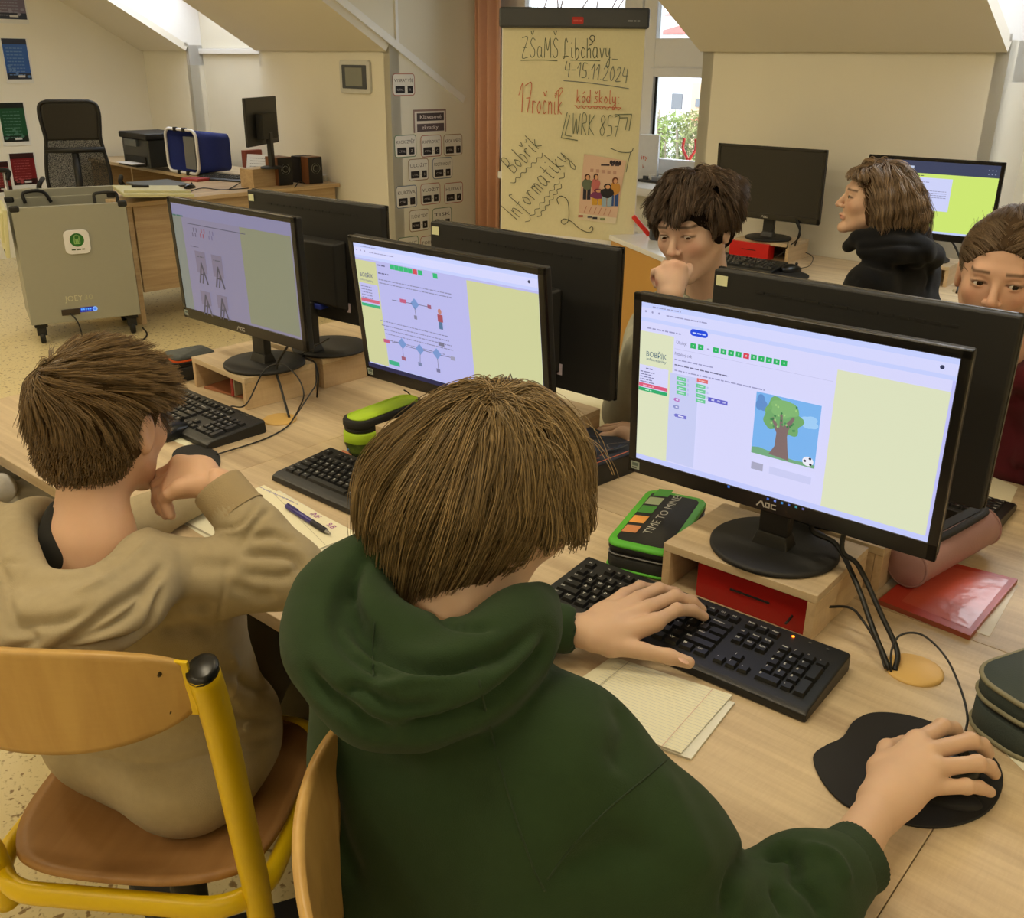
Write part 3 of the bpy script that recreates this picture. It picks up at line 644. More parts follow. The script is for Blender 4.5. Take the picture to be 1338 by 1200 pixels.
def scr_mid(c):
    f = uvmap(MM2); scr_base(c, (.72, .72, .92))
    def Q(x, y): return f(400+x/2.909, 250+y/2.909)
    Y2 = (.80, .81, .60)
    xl = Q(268, 300)[0]; xr = Q(614, 400)[0]
    c.rect(xr, SY0+.010, SX1, SY1-.034, Y2); c.rect(SX0, SY0+.010, xl, SY1-.034, Y2)
    a = Q(205, 322); c.text('BOBŘÍK', a[0], a[1], .013, (.22, .26, .48), width=.040); c.text('informatiky', a[0], a[1]-.008, .006, (.35, .4, .55), width=.038)
    a = Q(207, 345); b0 = Q(277, 450); c.rect(a[0]-.004, b0[1]+.006, xl-.003, a[1], (.74, .74, .93))
    for i in range(6): c.greek(a[0], a[1]-.008-i*.006, .032, .003, (.5, .5, .66))
    x, y = Q(245, 415); c.rect(a[0]-.004, y-.004, xl-.003, y+.003, (.80, .38, .48)); x, y = Q(245, 433); c.rect(a[0]-.004, y-.0035, xl-.003, y+.003, (.20, .68, .48))
    c.greek(Q(272, 282)[0], Q(272, 282)[1], .022, .004, (.35, .35, .5)); c.greek(Q(275, 312)[0], Q(275, 312)[1], .03, .004, (.35, .35, .5))
    for i, x in enumerate((328, 345, 362, 380, 397, 415, 435, 492)):
        u, v = Q(x, 286+(x-320)*.205); c.rect(u-.006, v-.005, u+.006, v+.005, (.82, .28, .33) if i == 5 else (.16, .72, .45))
    for (x, y, w) in ((277, 332, .20), (280, 345, .20), (285, 488, .19), (290, 505, .19), (300, 522, .19), (305, 538, .19), (305, 560, .17)): p = Q(x, y); c.greek(p[0], p[1]-.002, w, .0032, (.52, .52, .66))
    def dia(x, y, r, col): u, v = Q(x, y); c.poly([(u-r, v), (u, v-r), (u+r, v), (u, v+r)], col)
    for x, y in ((415, 428), (368, 578), (435, 600), (500, 617)): dia(x, y, .012, (.45, .58, .80))
    for x, y, x2, y2 in ((330, 412, 405, 426), (430, 430, 465, 438), (415, 440, 420, 470), (330, 572, 355, 576), (385, 588, 420, 598), (450, 604, 485, 614), (515, 622, 560, 632), (370, 595, 374, 630), (437, 618, 437, 650), (503, 636, 507, 675)):
        c.stroke([Q(x, y), Q(x2, y2)], .0012, (.35, .35, .45))
    for x, y, w, col in ((372, 416, .018, (.75, .35, .5)), (310, 568, .018, (.75, .35, .5)), (472, 438, .010, (.6, .35, .45)), (420, 478, .008, (.5, .5, .6)), (375, 634, .012, (.6, .35, .45)), (437, 656, .010, (.45, .5, .65)), (507, 680, .010, (.45, .45, .6)), (518, 580, .016, (.45, .45, .55)), (562, 634, .012, (.6, .6, .7))):
        u, v = Q(x, y); c.rect(u-w/2, v-.004, u+w/2, v+.004, col)
    u, v = Q(515, 490); c.ell(u, v+.018, .005, .006, (.75, .5, .45), 10); c.rect(u-.007, v-.003, u+.007, v+.012, (.65, .3, .35)); c.rect(u-.005, v-.018, u+.005, v-.003, (.3, .45, .6))
    u, v = Q(340, 652); c.rect(u-.016, v-.005, u+.016, v+.005, (.22, .68, .52)); c.rect(SX0, SY0, SX1, SY0+.010, (.10, .12, .28))
def scr_left(c):
    f = uvmap(MM1); g = (.50, .48, .58)
    def Q(x, y): return f(x/2.909, 220+y/2.909)
    G2 = (.50, .51, .42)
    c.rect(SX0, SY0, SX1, SY1, g); c.rect(SX0, SY1-.03, SX1, SY1, (.50, .49, .62))
    c.rect(SX0, SY0, Q(705, 300)[0], SY1-.03, (.47, .49, .46)); c.rect(Q(930, 400)[0], SY0+.006, SX1-.005, SY1-.03, G2)
    a = Q(655, 172); c.greek(a[0], a[1]-.004, .045, .006, (.2, .4, .35)); a = Q(710, 207); c.rect(a[0], a[1]-.002, a[0]+.24, a[1], (.30, .30, .38))
    for i, (x, y) in enumerate(((740, 245), (770, 250), (803, 258))):
        u, v = Q(x, y); 
        for k in range(4): c.rect(u-.012+k*.006, v-.01+(k % 2)*.012, u-.008+k*.006, v+.0+(k % 2)*.012, [(.35, .33, .42), (.55, .25, .3), (.40, .38, .5)][i])
    c.greek(Q(725, 296)[0], Q(725, 296)[1], .035, .004, (.35, .33, .4))
    for x, y in ((770, 392), (833, 408), (787, 512), (850, 528)):
        u, v = Q(x, y); r = .02
        c.rect(u-r*1.1, v-.005, u+r*1.1, v+.05 if y < 450 else v+.03, (.45, .42, .50))
        c.stroke([(u-.016, v-.03), (u, v+.02), (u+.018, v-.03)], .006, (.28, .27, .32)); c.stroke([(u+.006, v+.0), (u-.004, v-.03)], .005, (.28, .27, .32)); c.stroke([(u-.009, v-.008), (u+.009, v-.008)], .004, (.28, .27, .32))
        if y < 450: c.greek(u-.015, v+.035, .03, .005, (.34, .33, .38))
def scr_back(c):
    c.rect(SX0, SY0, SX1, SY1, (.80, .90, .44)); c.rect(SX0, SY1-.045, SX1, SY1, (.22, .25, .36)); c.rect(SX0+.13, SY1-.027, SX0+.165, SY1-.019, (.75, .8, .9))
    for i in range(6): c.rect(SX1-.04+(i % 3)*.012, SY1-.020-(i//3)*.014, SX1-.036+(i % 3)*.012, SY1-.017-(i//3)*.014, (.6, .65, .75))
    c.greek(SX0+.14, SY1-.055, .07, .005, (.3, .33, .25)); c.rect(SX0+.06, SY0+.085, SX0+.315, SY1-.06, (.80, .82, .97))
    c.greek(SX0+.18, SY1-.078, .05, .004, (.5, .5, .65)); c.rect(SX0+.07, SY1-.094, SX0+.185, SY1-.084, (.20, .70, .42))
    for i in range(4): c.greek(SX0+.20, SY1-.110-i*.008, .10, .0035, (.5, .5, .65)); c.greek(SX0+.07, SY1-.110-i*.011, .10, .0035, (.55, .55, .7))
    c.rect(SX0+.20, SY1-.158, SX0+.23, SY1-.148, (.80, .25, .35)); c.rect(SX0, SY0, SX1, SY0+.008, (.75, .8, .95))
    for i in range(5): c.rect(SX0+.20+i*.012, SY0+.0015, SX0+.206+i*.012, SY0+.006, (.3, .4, .7))
MM3 = mon_mat(-.579, 1.279, .163+D, .031, -.051); MM2 = mon_mat(-1.292, 1.317, .168+D, .021, -.116); MM1 = mon_mat(-2.022, 1.322, .173+D, .016, -.035)
monitor('black monitor showing a cartoon tree and coding task in front of the green hoodie', -.579, 1.279, .163+D, .031, -.051, scr_main, off=-.01)
monitor('black monitor showing a flow diagram task, middle of the near row', -1.292, 1.317, .168+D, .021, -.116, scr_mid)
monitor('black monitor with a dim page of letter A shapes, leftmost of the near row', -2.022, 1.322, .173+D, .016, -.035, scr_left)
monitor('black monitor seen from behind, directly behind the leftmost lit screen', -2.019, 1.554+.024, .172+D, .055+PI, 0, None, tape=True, base_y=-.012)
monitor('black monitor seen from behind, directly behind the middle lit screen', -1.302, 1.521+.024, .168+D, .007+PI, 0, None, tape=True, base_y=-.012)
monitor('black monitor seen from behind between the tree screen and the two girls', -.581, 1.502+.024, .165+D, -.008+PI, 0, None, tape=True, base_y=-.012)
monitor('black monitor switched off on the wall desk above the red box', -1.995, 4.013, .171+D, .011, -.041, None, off=.0)
monitor('black monitor with a yellow-green page on the wall desk behind the curly haired girl', -1.30, 3.997, .169+D, .069, -.026, scr_back)
# ---------------------------------------------------------------- keyboards
def key_mesh(w, legend, d=.0175):
    k = ('k', round(w, 4), legend)
    if k in _tc: return _tc[k]
    b = MB(); h = .0085; t = .0028
    b.box((0, 0, h/2), (w, d, h), top=(w-2*t, d-2*t-.0005))
    if legend:
        b.k = 1
        v, f, tw = text_geo(legend, .022); s = .0066 if len(legend) == 1 else .0044
        if tw*s > w-.0075: s *= (w-.0075)/(tw*s)
        b.add([(p[0]*s-w/2+t+.0012, p[1]*s+.0010, h+.0002) for p in v], f)
    me_o = b.build('key', [KEYM, mat('white_key_print', (.80, .80, .78), .6)]); me = me_o.data; bpy.data.objects.remove(me_o); _tc[k] = me; return me
ROWS = [
 (5.6, [('Esc', 1), (None, 1), ('F1', 1), ('F2', 1), ('F3', 1), ('F4', 1), (None, .5), ('F5', 1), ('F6', 1), ('F7', 1), ('F8', 1), (None, .5), ('F9', 1), ('F10', 1), ('F11', 1), ('F12', 1)]),
 (4.25, [(ch, 1) for ch in ';1234567890=+']+[('Backspace', 2)]),
 (3.25, [('Tab', 1.5)]+[(ch, 1) for ch in 'QWERTZUIOP/)']+[('', 1.5)]),
 (2.25, [('Caps', 1.75)]+[(ch, 1) for ch in 'ASDFGHJKL"!']+[('Enter', 2.25)]),
 (1.25, [('Shift', 2.25)]+[(ch, 1) for ch in 'YXCVBNM?:-']+[('Shift', 2.75)]),
 (.25, [('Ctrl', 1.25), ('W', 1.25), ('Alt', 1.25), ('', 6.25), ('Alt', 1.25), ('W', 1.25), ('M', 1.25), ('Ctrl', 1.25)])]
def keyboard(label, x, y, rz, led=True, group=None, z=D):
    k = thing('keyboard', label, 'keyboard', (x, y, z), rz, group); L, W, u = .455, .158, .0187
    prof = [(0, .002), (.004, .0), (W-.004, 0), (W, .004), (W-.003, .030), (W-.03, .0275), (.012, .0175), (.002, .012)]
    b = MB(); n = len(prof)
    xs = [0, .004, L-.004, L]; sc = [.985, 1, 1, .985]
    P = [(xx, W/2+(p[0]-W/2)*s, .0+p[1]*(1 if s == 1 else .93)+.0) for xx, s in zip(xs, sc) for p in prof]
    F = [tuple(range(n)), tuple(range(4*n-1, 3*n-1, -1))]
    for i in range(3):
        for j in range(n): F.append((i*n+j, (i+1)*n+j, (i+1)*n+(j+1) % n, i*n+(j+1) % n))
    b.add(P, F); b.build('case', BLK, k, bevel=.0012)
    sl_ = math.atan2(.0275-.0175, W-.042)
    def zt(yy): return .0175+(yy-.012)*math.tan(sl_)
    def place(mesh, cx, cy): 
        o = bpy.data.objects.new('key', mesh); COL.objects.link(o); o.parent = k; o.location = (cx, cy, zt(cy)-.003); o.rotation_euler = (sl_, 0, 0)
    for r0, row in ROWS:
        xx = .014
        for leg, w in row:
            if leg is not None: place(key_mesh(w*u-.0012, leg), xx+w*u/2, .020+r0*u*.98+u/2)
            xx += w*u
    nx = .014+15*u+.008
    for r0, ks in ((5.6, ('PrtSc', 'ScrLk', 'Pause')), (4.25, ('Ins', 'Home', 'PgUp')), (3.25, ('Del', 'End', 'PgDn')), (1.25, (None, 'I', None)), (.25, ('-', 'I', '-'))):
        for i, s in enumerate(ks):
            if s: place(key_mesh(u-.0012, s), nx+(i+.5)*u, .020+r0*u*.98+u/2)
    px = nx+3*u+.008
    for r0, ks in ((4.25, ('Num', '/', '*', '-')), (3.25, '789'), (2.25, '456'), (1.25, '123')):
        for i, s in enumerate(ks): place(key_mesh(u-.0012, s), px+(i+.5)*u, .020+r0*u*.98+u/2)
    place(key_mesh(2*u-.0012, '0'), px+u, .020+.25*u*.98+u/2); place(key_mesh(u-.0012, ','), px+2.5*u, .020+.25*u*.98+u/2)
    for r0, s in ((2.75, '+'), (.75, 'Enter')):
        b = MB(); b.box((0, 0, .00425), (u-.0012, 2*u-.0015, .0085), top=(u-.0068, 2*u-.007)); o = b.build('key', KEYM, k); o.location = (px+3.5*u, .020+r0*u*.98+u/2, zt(.08)-.003-.002+(r0-1)*.0018); o.rotation_euler = (sl_, 0, 0)
    for i in range(3):
        b = MB(); b.lathe([(.0022, 0), (.0022, .0006)], (px+.006+i*.026, W-.014, zt(W-.014)+.0006), 12)
        b.build('indicator_light', mat('orange_led', (1, .45, .1), .4, emit=6) if (i == 0 and led) else mat('dim_led', (.35, .35, .33), .4), k)
    return k
keyboard('black keyboard under the left hand of the green hoodie', -.838, 1.026, .037)
keyboard('black keyboard beside the open notebook with a pen, left of the green hoodie', -1.556, 1.052, .0, led=False)
keyboard('black keyboard below the leftmost screen, beside the orange case', -2.252, 1.065, -.02, led=False)
keyboard('black keyboard behind the pink pencil case', -.365, 1.945, PI+.02, led=False)
keyboard('black keyboard on the wall desk in front of the red box', -2.24, 3.70, .02, led=False)
# ---------------------------------------------------------------- grommets and cables
GR = mat('tan_plastic', (.83, .68, .40), .5, noise=.03)
def grommet(px, py, label):
    p = on_z(px, py, D); b = MB(); b.lathe([(.040, .0003), (.040, .003), (.036, .005), (.0, .0055)], (0, 0, 0), 40, caps=False)
    o = b.build('cable_grommet', GR, loc=(p[0], p[1], p[2])); tag(o, label, 'cable grommet'); return p
g3 = grommet(1194, 877, 'tan round cable cover in the desk beside the black mouse mat'); g1 = grommet(366, 549, 'tan round cable cover in the desk beside the leftmost riser')
g2 = on_z(600, 640, D)
def cable(pts, r, label, n=8, name='cable'):
    b = MB(); b.tube(spline(pts, n), r, 8); o = b.build(name, CABLE); tag(o, label, 'cable'); return o
def Z(px, py, h=.0): q = on_z(px, py, D+h); return tuple(q)
e3 = Z(1163, 873, .008)
cable([(-.50, 1.345, D+.20), Z(1060, 690, .13), Z(1093, 712, .11), Z(1120, 765, .075), Z(1140, 820, .04), (e3[0], e3[1], D+.004)], .0042, 'thick black cable from the tree screen into the right tan cable cover')
cable([(-.47, 1.345, D+.20), Z(1100, 715, .12), Z(1122, 740, .10), Z(1150, 800, .055), Z(1172, 850, .02), (e3[0]+.006, e3[1]+.003, D+.004)], .004, 'second thick black cable curving down from the tree screen behind the riser')
cable([(-.50, 1.22, D+.022), Z(1045, 798, .03), Z(1085, 793, .035), Z(1112, 795, .045), Z(1128, 812, .035), Z(1145, 840, .02), (e3[0]-.006, e3[1], D+.004)], .002, 'thin keyboard cable crossing the red drawer box')
e = Z(1262, 955, .022)
cable([(e3[0]+.003, e3[1]-.003, D+.004), Z(1165, 850, .03), Z(1177, 830, .045), Z(1205, 830, .055), Z(1235, 858, .05), Z(1255, 900, .035), Z(1264, 935, .025), e], .0016, 'thin black mouse cable arching over the desk to the mouse under the hand')
e1 = Z(378, 546, .005)
cable([(-1.86, 1.36, D+.19), Z(362, 478, .10), Z(368, 510, .05), e1], .003, 'black cable from the leftmost screen straight down to the tan cover')
cable([Z(302, 531, .028), Z(322, 528, .05), Z(345, 485, .10), Z(368, 476, .12), Z(388, 492, .10), Z(397, 515, .07), Z(390, 535, .03), Z(384, 546, .006)], .0018, 'thin keyboard cable looping over the leftmost riser')
cable([(-1.78, 1.40, D+.19), Z(395, 463, .10), Z(411, 474, .085), Z(413, 500, .055), Z(405, 515, .04), Z(385, 545, .012), Z(372, 560, .003), Z(340, 576, .003), Z(283, 594, .006)], .0018, 'black mouse cable running across the desk from the leftmost riser')
cable([Z(412, 474, .086), Z(416, 492, .06), Z(414, 519, .001)], .0022, 'short black cable hanging in the gap between two risers')
cable([Z(540, 521, .002), Z(533, 513, .02), Z(528, 510, .03)], .002, 'short cable end sticking up behind the lime green case')
# ---------------------------------------------------------------- red boxes
def redbox(label, m, w, d, h, slot=True):
    r = thing('drawer_box', label, 'box'); r.matrix_world = m
    RD = mat('red_cardboard', (.60, .07, .06), .38, noise=.05); RD2 = mat('dark_red_cardboard', (.30, .03, .05), .5)
    MB().box((w/2, d/2, h/2), (w, d, h)).build('body', RD, r, bevel=.0008)
    MB().box((w/2, -.0006, h*.55), (w*.36, .002, .003)).build('finger_slot', RUB, r)
    return r
m3 = Matrix.Translation((-.724, 1.225, D)) @ Matrix.Rotation(.025, 4, 'Z')
redbox('dark red drawer box inside the riser under the tree screen', m3 @ Matrix.Translation((.060, .010, .0008)), .186, .170, .061)
m1 = Matrix.Translation((-2.219, 1.291, D)) @ Matrix.Rotation(-.07, 4, 'Z')
b = MB(); b.T = m1; b.box((.150, .09, .031), (.012, .13, .058)); b.k = 1; b.box((.1585, .09, .031), (.005, .126, .055)); tag(b.build('book', [mat('red_cardboard', (.6, .07, .06)), mat('grey_pages', (.62, .6, .52))], bevel=.001), 'small red book standing inside the leftmost riser', 'book')
b = MB(); b.T = m1; b.box((.10, .08, .004), (.15, .12, .005), rz=.2); tag(b.build('notebook', mat('brown_cover', (.62, .40, .28), .5)), 'thin brown notebook lying inside the leftmost riser', 'notebook')
b = MB(); b.T = Matrix.Translation((-1.482, 1.274, D)); b.box((.035, .09, .032), (.008, .16, .060)); b.k = 1; b.box((.065, .095, .030), (.045, .15, .055))
tag(b.build('book', [mat('red_edge', (.60, .25, .22)), mat('cream_pages', (.80, .75, .60))], bevel=.001), 'cream book with a reddish cover standing inside the middle riser', 'book')
# ---------------------------------------------------------------- mouse mats and mice
MAT = mat('black_foam_mat', (.085, .08, .08), .8, bump=.2, bscale=1500)
def mousemat(px_pts, label, rest=None):
    q = [on_z(x, y, D) for x, y in px_pts]; n0 = len(q); q = spline(q[-2:]+q+q[:2], 8)[16:16+8*n0]; cx = sum(p[0] for p in q)/len(q); cy = sum(p[1] for p in q)/len(q)
    t = thing('mouse_mat', label, 'mouse mat', (cx, cy, D)); b = MB(); b.prism([(p[0]-cx, p[1]-cy) for p in q], .0003, .0042); 
    b.build('pad', MAT, t, bevel=.0015)
    if rest:
        r = on_z(rest[0], rest[1], D); b = MB(); N = 16; P = []; 
        b.lathe([(.036, 0), (.033, .004), (.026, .006), (.0, .007)], (0, 0, 0), 32, caps=False); o = b.build('wrist_rest', MAT, t); o.location = (r[0]-cx, r[1]-cy, .0042); o.scale = (1.0, .5, 1); o.rotation_euler = (0, 0, rest[2])
    return t
mousemat([(1062, 992), (1078, 977), (1100, 966), (1115, 945), (1140, 934), (1180, 936), (1222, 948), (1270, 970), (1304, 1000), (1309, 1032), (1292, 1062), (1255, 1080), (1205, 1084), (1150, 1070), (1105, 1055), (1075, 1025)], 'black kidney shaped mouse mat under the right hand of the green hoodie', (1240, 1048, .4))
mousemat([(225, 600), (232, 588), (255, 583), (280, 590), (288, 600), (284, 614), (262, 622), (238, 618)], 'black round mouse mat between the beige hoodie and the keyboard', None)
mousemat([(990, 351), (1005, 349), (1030, 352), (1056, 360), (1050, 367), (1020, 366), (995, 360)], 'black mouse mat on the wall desk with a mouse on it', None)
def mouse(x, y, rz, label, z=D+.0045):
    t = thing('computer_mouse', label, 'computer mouse', (x, y, z), rz); b = MB(); N, K = 14, 20; P = []; F = []
    for i in range(N+1):
        s = i/N; yy = -.052+.104*s; w = .030*(1-abs(2*s-1)**3)**.5*(1-.12*math.sin(PI*s)*.6)+.0005; h = .036*math.sin(PI*(.08+.84*s))**.6*(1-.25*s)
        for k in range(K): a = PI*k/(K-1); P.append((w*math.cos(a), yy, max(.0005, h*math.sin(a)**.7)))
    for i in range(N):
        for k in range(K-1): F.append((i*K+k, i*K+k+1, (i+1)*K+k+1, (i+1)*K+k))
    F.append(tuple(range(K))); F.append(tuple(N*K+k for k in range(K-1, -1, -1))); b.add(P, F, True); b.build('shell', mat('black_gloss_plastic', (.08, .085, .09), .3), t)
    b = MB(); b.lathe([(.006, -.003), (.007, 0), (.006, .003)], (0, .030, .028), 16, axis='x'); b.build('scroll_wheel', RUB, t); return t
mouse(-.215, 1.052, -.62, 'black computer mouse held under the right hand on the kidney shaped mat')
p = on_z(1033, 356, D); mouse(p[0], p[1]-.0, -.3, 'black computer mouse on the wall desk mat beside the red box')
p = on_z(270, 597, D); mouse(p[0]-.165, p[1]+.02, .2, 'black computer mouse on the round mat beside the beige hoodie hand')
# ================================================================ FURNITURE ROUND THE ROOM
def W2(x, y, z=0): return tuple(WF @ Vector((x, y, z)))
# wall desk under the two back screens
d = thing('desk', 'long pale oak desk against the back wall under the two screens', 'desk', W2(-1.17, -.30), WA)
MB().box((0, 0, D-.0125), (2.16, .595, .025)).build('tabletop', OAK, d, bevel=.0015)
for k in (-1.06, 0, 1.06): MB().box((k, 0, (D-.026)/2), (.022, .55, D-.026)).build('side_panel', OAKY, d)
MB().box((0, .25, .50), (2.08, .018, .40)).build('modesty_panel', OAKZ, d)
riser(-2.115, 3.985, .02, 'pale oak riser on the wall desk under the switched off screen', w=.262)
riser(-1.43, 3.955, .05, 'pale oak riser on the wall desk behind the curly haired girl')
# red box standing in front of / inside that riser
p = on_z(952, 334, D); q = on_z(1001, 341, D)
a = math.atan2(q[1]-p[1], q[0]-p[0]); L = math.hypot(q[0]-p[0], q[1]-p[1])
redbox('bright red drawer box on the wall desk below the switched off screen', Matrix.Translation((p[0], p[1], D+.0005)) @ Matrix.Rotation(a, 4, 'Z'), .19, .06, .07)
bpy.data.objects['drawer_box.001'].children[0].data.materials[0] = mat('bright_red_cardboard', (.84, .13, .11), .4)
g = on_z(1032, 339, D); 
cable([(-1.93, 4.07, D+.22), (-1.82, 4.0, D+.16), (g[0]+.02, g[1]-.02, D+.05), (g[0], g[1], D+.003)], .004, 'black cable hanging from the switched off screen on the wall desk')
cable([(-1.90, 4.07, D+.20), (-1.80, 3.97, D+.13), (g[0]-.02, g[1]-.03, D+.04), (g[0]-.02, g[1], D+.003)], .003, 'second black cable hanging beside the bright red box')
cable([tuple(on_z(1012, 336, D+.02)), tuple(on_z(1026, 328, D+.05)), tuple(on_z(1030, 315, D+.1)), tuple(on_z(1027, 335, D+.01))], .002, 'thin cable in front of the wall riser')
cable([tuple(on_z(1036, 336, D+.01)), tuple(on_z(1050, 330, D+.02)), tuple(on_z(1062, 336, D+.02)), tuple(on_z(1058, 347, D+.01)), tuple(on_z(1045, 351, D+.03))], .0018, 'thin mouse cable curling on the wall desk')
cable([(-1.27, 4.06, D+.22), (-1.18, 4.03, D+.15), (-1.12, 3.97, D+.07), (-1.10, 3.88, D+.003)], .004, 'black cable hanging from the yellow-green screen')
cable([(-1.22, 4.06, D+.22), (-1.14, 4.02, D+.15), (-1.085, 3.95, D+.06), (-1.07, 3.85, D+.003)], .0035, 'second black cable hanging from the yellow-green screen')
c = Canvas(); c.rect(-.08, -.10, .08, .10, (.85, .85, .85), False); [c.greek(-.07, .07-i*.03, .13, .012, (.4, .4, .4)) for i in range(5)]
p = on_z(950, 350, D); tag(c.build('magazine', PRINT, loc=(p[0], p[1]-.12, D+.002), rot=(0, 0, .5)), 'printed leaflet lying in front of the keyboard on the wall desk', 'leaflet')
# white topped side table with a beech front
p = on_z(818, 316, D); q = on_z(862, 334, D); dx = np.array([q[0]-p[0], q[1]-p[1]]); dx /= np.hypot(*dx); ang = math.atan2(dx[1], dx[0])
TW = .62
sd = thing('side_table', 'white topped side table with a beech front beside the flip chart', 'table', (q[0]+dx[0]*.04-dx[0]*TW/2, q[1]+dx[1]*.04-dx[1]*TW/2, 0), ang)
MB().box((0, .17, D-.012), (TW, .34, .024)).build('tabletop', mat('white_laminate', (.90, .91, .94), .3), sd, bevel=.002)
MB().box((0, .02, (D-.026)/2), (TW-.02, .02, D-.026)).build('front_panel', mat('beech_laminate', (.78, .60, .32), .45, noise=.05, nscale=8), sd)
for s in (-1, 1): MB().box((s*(TW/2-.02), .185, (D-.026)/2), (.02, .30, D-.026)).build('side_panel', mat('beech_laminate', (.78, .60, .32), .45), sd)
p = on_z(846, 308, D)
h = thing('marker', 'red marker pen leaning on the white side table beside the dark haired boy', 'marker', (p[0], p[1], D+.012), .9); h.rotation_euler = (0, -.75, .75)
b = MB(); b.lathe([(.011, -.02), (.012, .0), (.012, .09), (.010, .10)], (0, 0, 0), 16); b.build('body', mat('bright_red_plastic', (.85, .16, .10), .4), h)
b = MB(); b.lathe([(.0125, .065), (.0125, .11), (.009, .115)], (0, 0, 0), 16); b.build('cap', mat('bright_red_plastic', (.85, .16, .10)), h)
p = on_z(857, 313, D); b = MB(); b.lathe([(.03, 0), (.034, .01), (.034, .08), (.03, .085)], (0, 0, 0), 24); tag(b.build('tape_dispenser', mat('dark_grey_plastic', (.28, .30, .33), .5), loc=(p[0], p[1], D+.0005)), 'dark grey round holder on the white side table by the boy hair', 'holder')
# ---- window sill things
def sp(px, py): q = on_z(px, py, zsill); return q
p = sp(848, 238); c = Canvas(); c.lay(); c.text('ity', -.03, .08, .04, (.80, .35, .25)); c.text('k', -.02, .03, .03, (.80, .45, .35))
bx = thing('white_box', 'white cardboard box with red lettering on the sill beside the flip chart', 'box', (p[0]-.10, p[1]+.05, zsill), .45)
MB().box((0, .04, .13), (.20, .08, .26)).build('carton', mat('white_card', (.90, .90, .90), .6), bx, bevel=.001); c.build('print', PRINT, bx).matrix_local = Matrix.Translation((.03, -.0005, .04)) @ Matrix.Rotation(PI/2, 4, 'X')
p = sp(858, 240); tr = thing('component_tray', 'dark tray with small white and grey parts on the window sill', 'tray', (p[0], p[1]+.08, zsill), -.05)
MB().box((0, 0, .006), (.30, .16, .012)).build('tray', mat('dark_tray', (.15, .15, .17), .5), tr, bevel=.002)
r = random.Random(5)
for i in range(14): b = MB(); b.box((0, 0, 0), (r.uniform(.015, .05), r.uniform(.015, .04), .02)); b.build('component', mat(['white_card', 'dark_grey_plastic', 'grey_part'][i % 3], [(.9, .9, .9), (.28, .3, .33), (.55, .56, .6)][i % 3]), tr, loc=(r.uniform(-.12, .12), r.uniform(-.06, .06), .022), rot=(0, 0, r.uniform(0, 3)))
p = sp(892, 233)
cup = thing('tool_cup', 'glass cup holding red handled pliers on the window sill', 'cup', (p[0], p[1]+.05, zsill))
b = MB(); b.lathe([(.03, 0), (.034, .003), (.038, .09), (.036, .09), (.032, .006)], (0, 0, 0), 24, caps=False); b.build('cup', mat('grey_glass', (.5, .5, .52), .2), cup)
pl = thing('pliers', 'pair of red handled pliers standing open in the cup on the sill', 'pliers', (p[0], p[1]+.05, zsill+.012))
b = MB(); b.tube([(-.004, 0, .0), (0, 0, .09)], .009); b.tube([(.004, 0, .0), (0, 0, .09)], .009); b.build('jaws', METAL, pl)
for s in (-1, 1): b = MB(); b.tube(spline([(s*.004, 0, .085), (s*.014, 0, .11), (s*.045, 0, .16), (s*.040, 0, .22)], 6), .009, 10); b.build('handle', mat('bright_red_plastic', (.85, .16, .10)), pl)
# ---------------------------------------------------------------- FLIP CHART
pBL = at(655, 300, 4.93); pBR = at(827, 318, 4.90); pBL[2] = pBR[2] = (pBL[2]+pBR[2])/2
xd = Vector((pBR[0]-pBL[0], pBR[1]-pBL[1], 0)).normalized(); nn = Vector((xd.y, -xd.x, 0)); tilt = .02
upv = (Vector((0, 0, 1))-nn*tilt).normalized(); FM = frame_mat(pBL, xd, upv); fc = uvmap(FM)
A = fc(655, 300); Bq = fc(827, 318); Tl = fc(672, 38); Tr = fc(854, 36); Hl = fc(667, 15); Hr = fc(858, 11)
FW = Bq[0]-A[0]
flip = thing('flip_chart', 'white flip chart with green and red handwriting standing by the window', 'flip chart', tuple(FM @ Vector((FW/2, 0, -.3)))); flip.location.z = 0
FMi = flip.matrix_world
bpy.context.view_layer.update(); INV = flip.matrix_world.inverted()
BT = (Tl[1]+Tr[1])/2; y0 = min(A[1], Bq[1])-.02
def fl(b): b.T = INV @ FM; return b
b = fl(MB()); b.box((FW/2, (BT+y0)/2, -.013), (FW+.01, BT-y0+.02, .018)); b.build('board', WHITE, flip, bevel=.003)
b = fl(MB()); b.box((FW/2, y0-.005, -.006), (FW+.016, .02, .03)); b.build('tray', mat('light_grey_plastic', (.72, .73, .74), .4), flip, bevel=.003)
b = fl(MB()); hy = (Hl[1]+Hr[1])/2; b.box((FW/2+.0, (BT+hy)/2+.005, .004), (FW+.035, hy-BT+.01, .04)); b.build('clamp_bar', mat('anthracite_plastic', (.25, .265, .29), .45), flip, bevel=.012, seg=4)
c = Canvas(); x, y = fc(755, 27); c.rr(x, y, .055, .030, .006, (.72, .22, .20)); c.greek(x-.02, y-.005, .04, .012, (.8, .4, .38)); x, y = fc(830, 27); c.greek(x-.035, y-.006, .06, .010, (.62, .64, .68))
o = c.build('maker_badge', PRINT, flip); o.matrix_local = INV @ FM @ Matrix.Translation((0, 0, .0245))
zb = pBL[2]
for s, (ox, oy, yy) in (('leg', (.03, -.05, y0)), ('leg', (FW-.03, -.05, y0))):
    b = MB(); p0 = (INV @ FM) @ Vector((ox, yy+.02, -.03)); p1 = (INV @ FM) @ Vector((ox+(-.06 if ox < .2 else .06), -zb+.012, .10)); b.tube([p0, p1], .012); b.build('leg', METAL, flip)
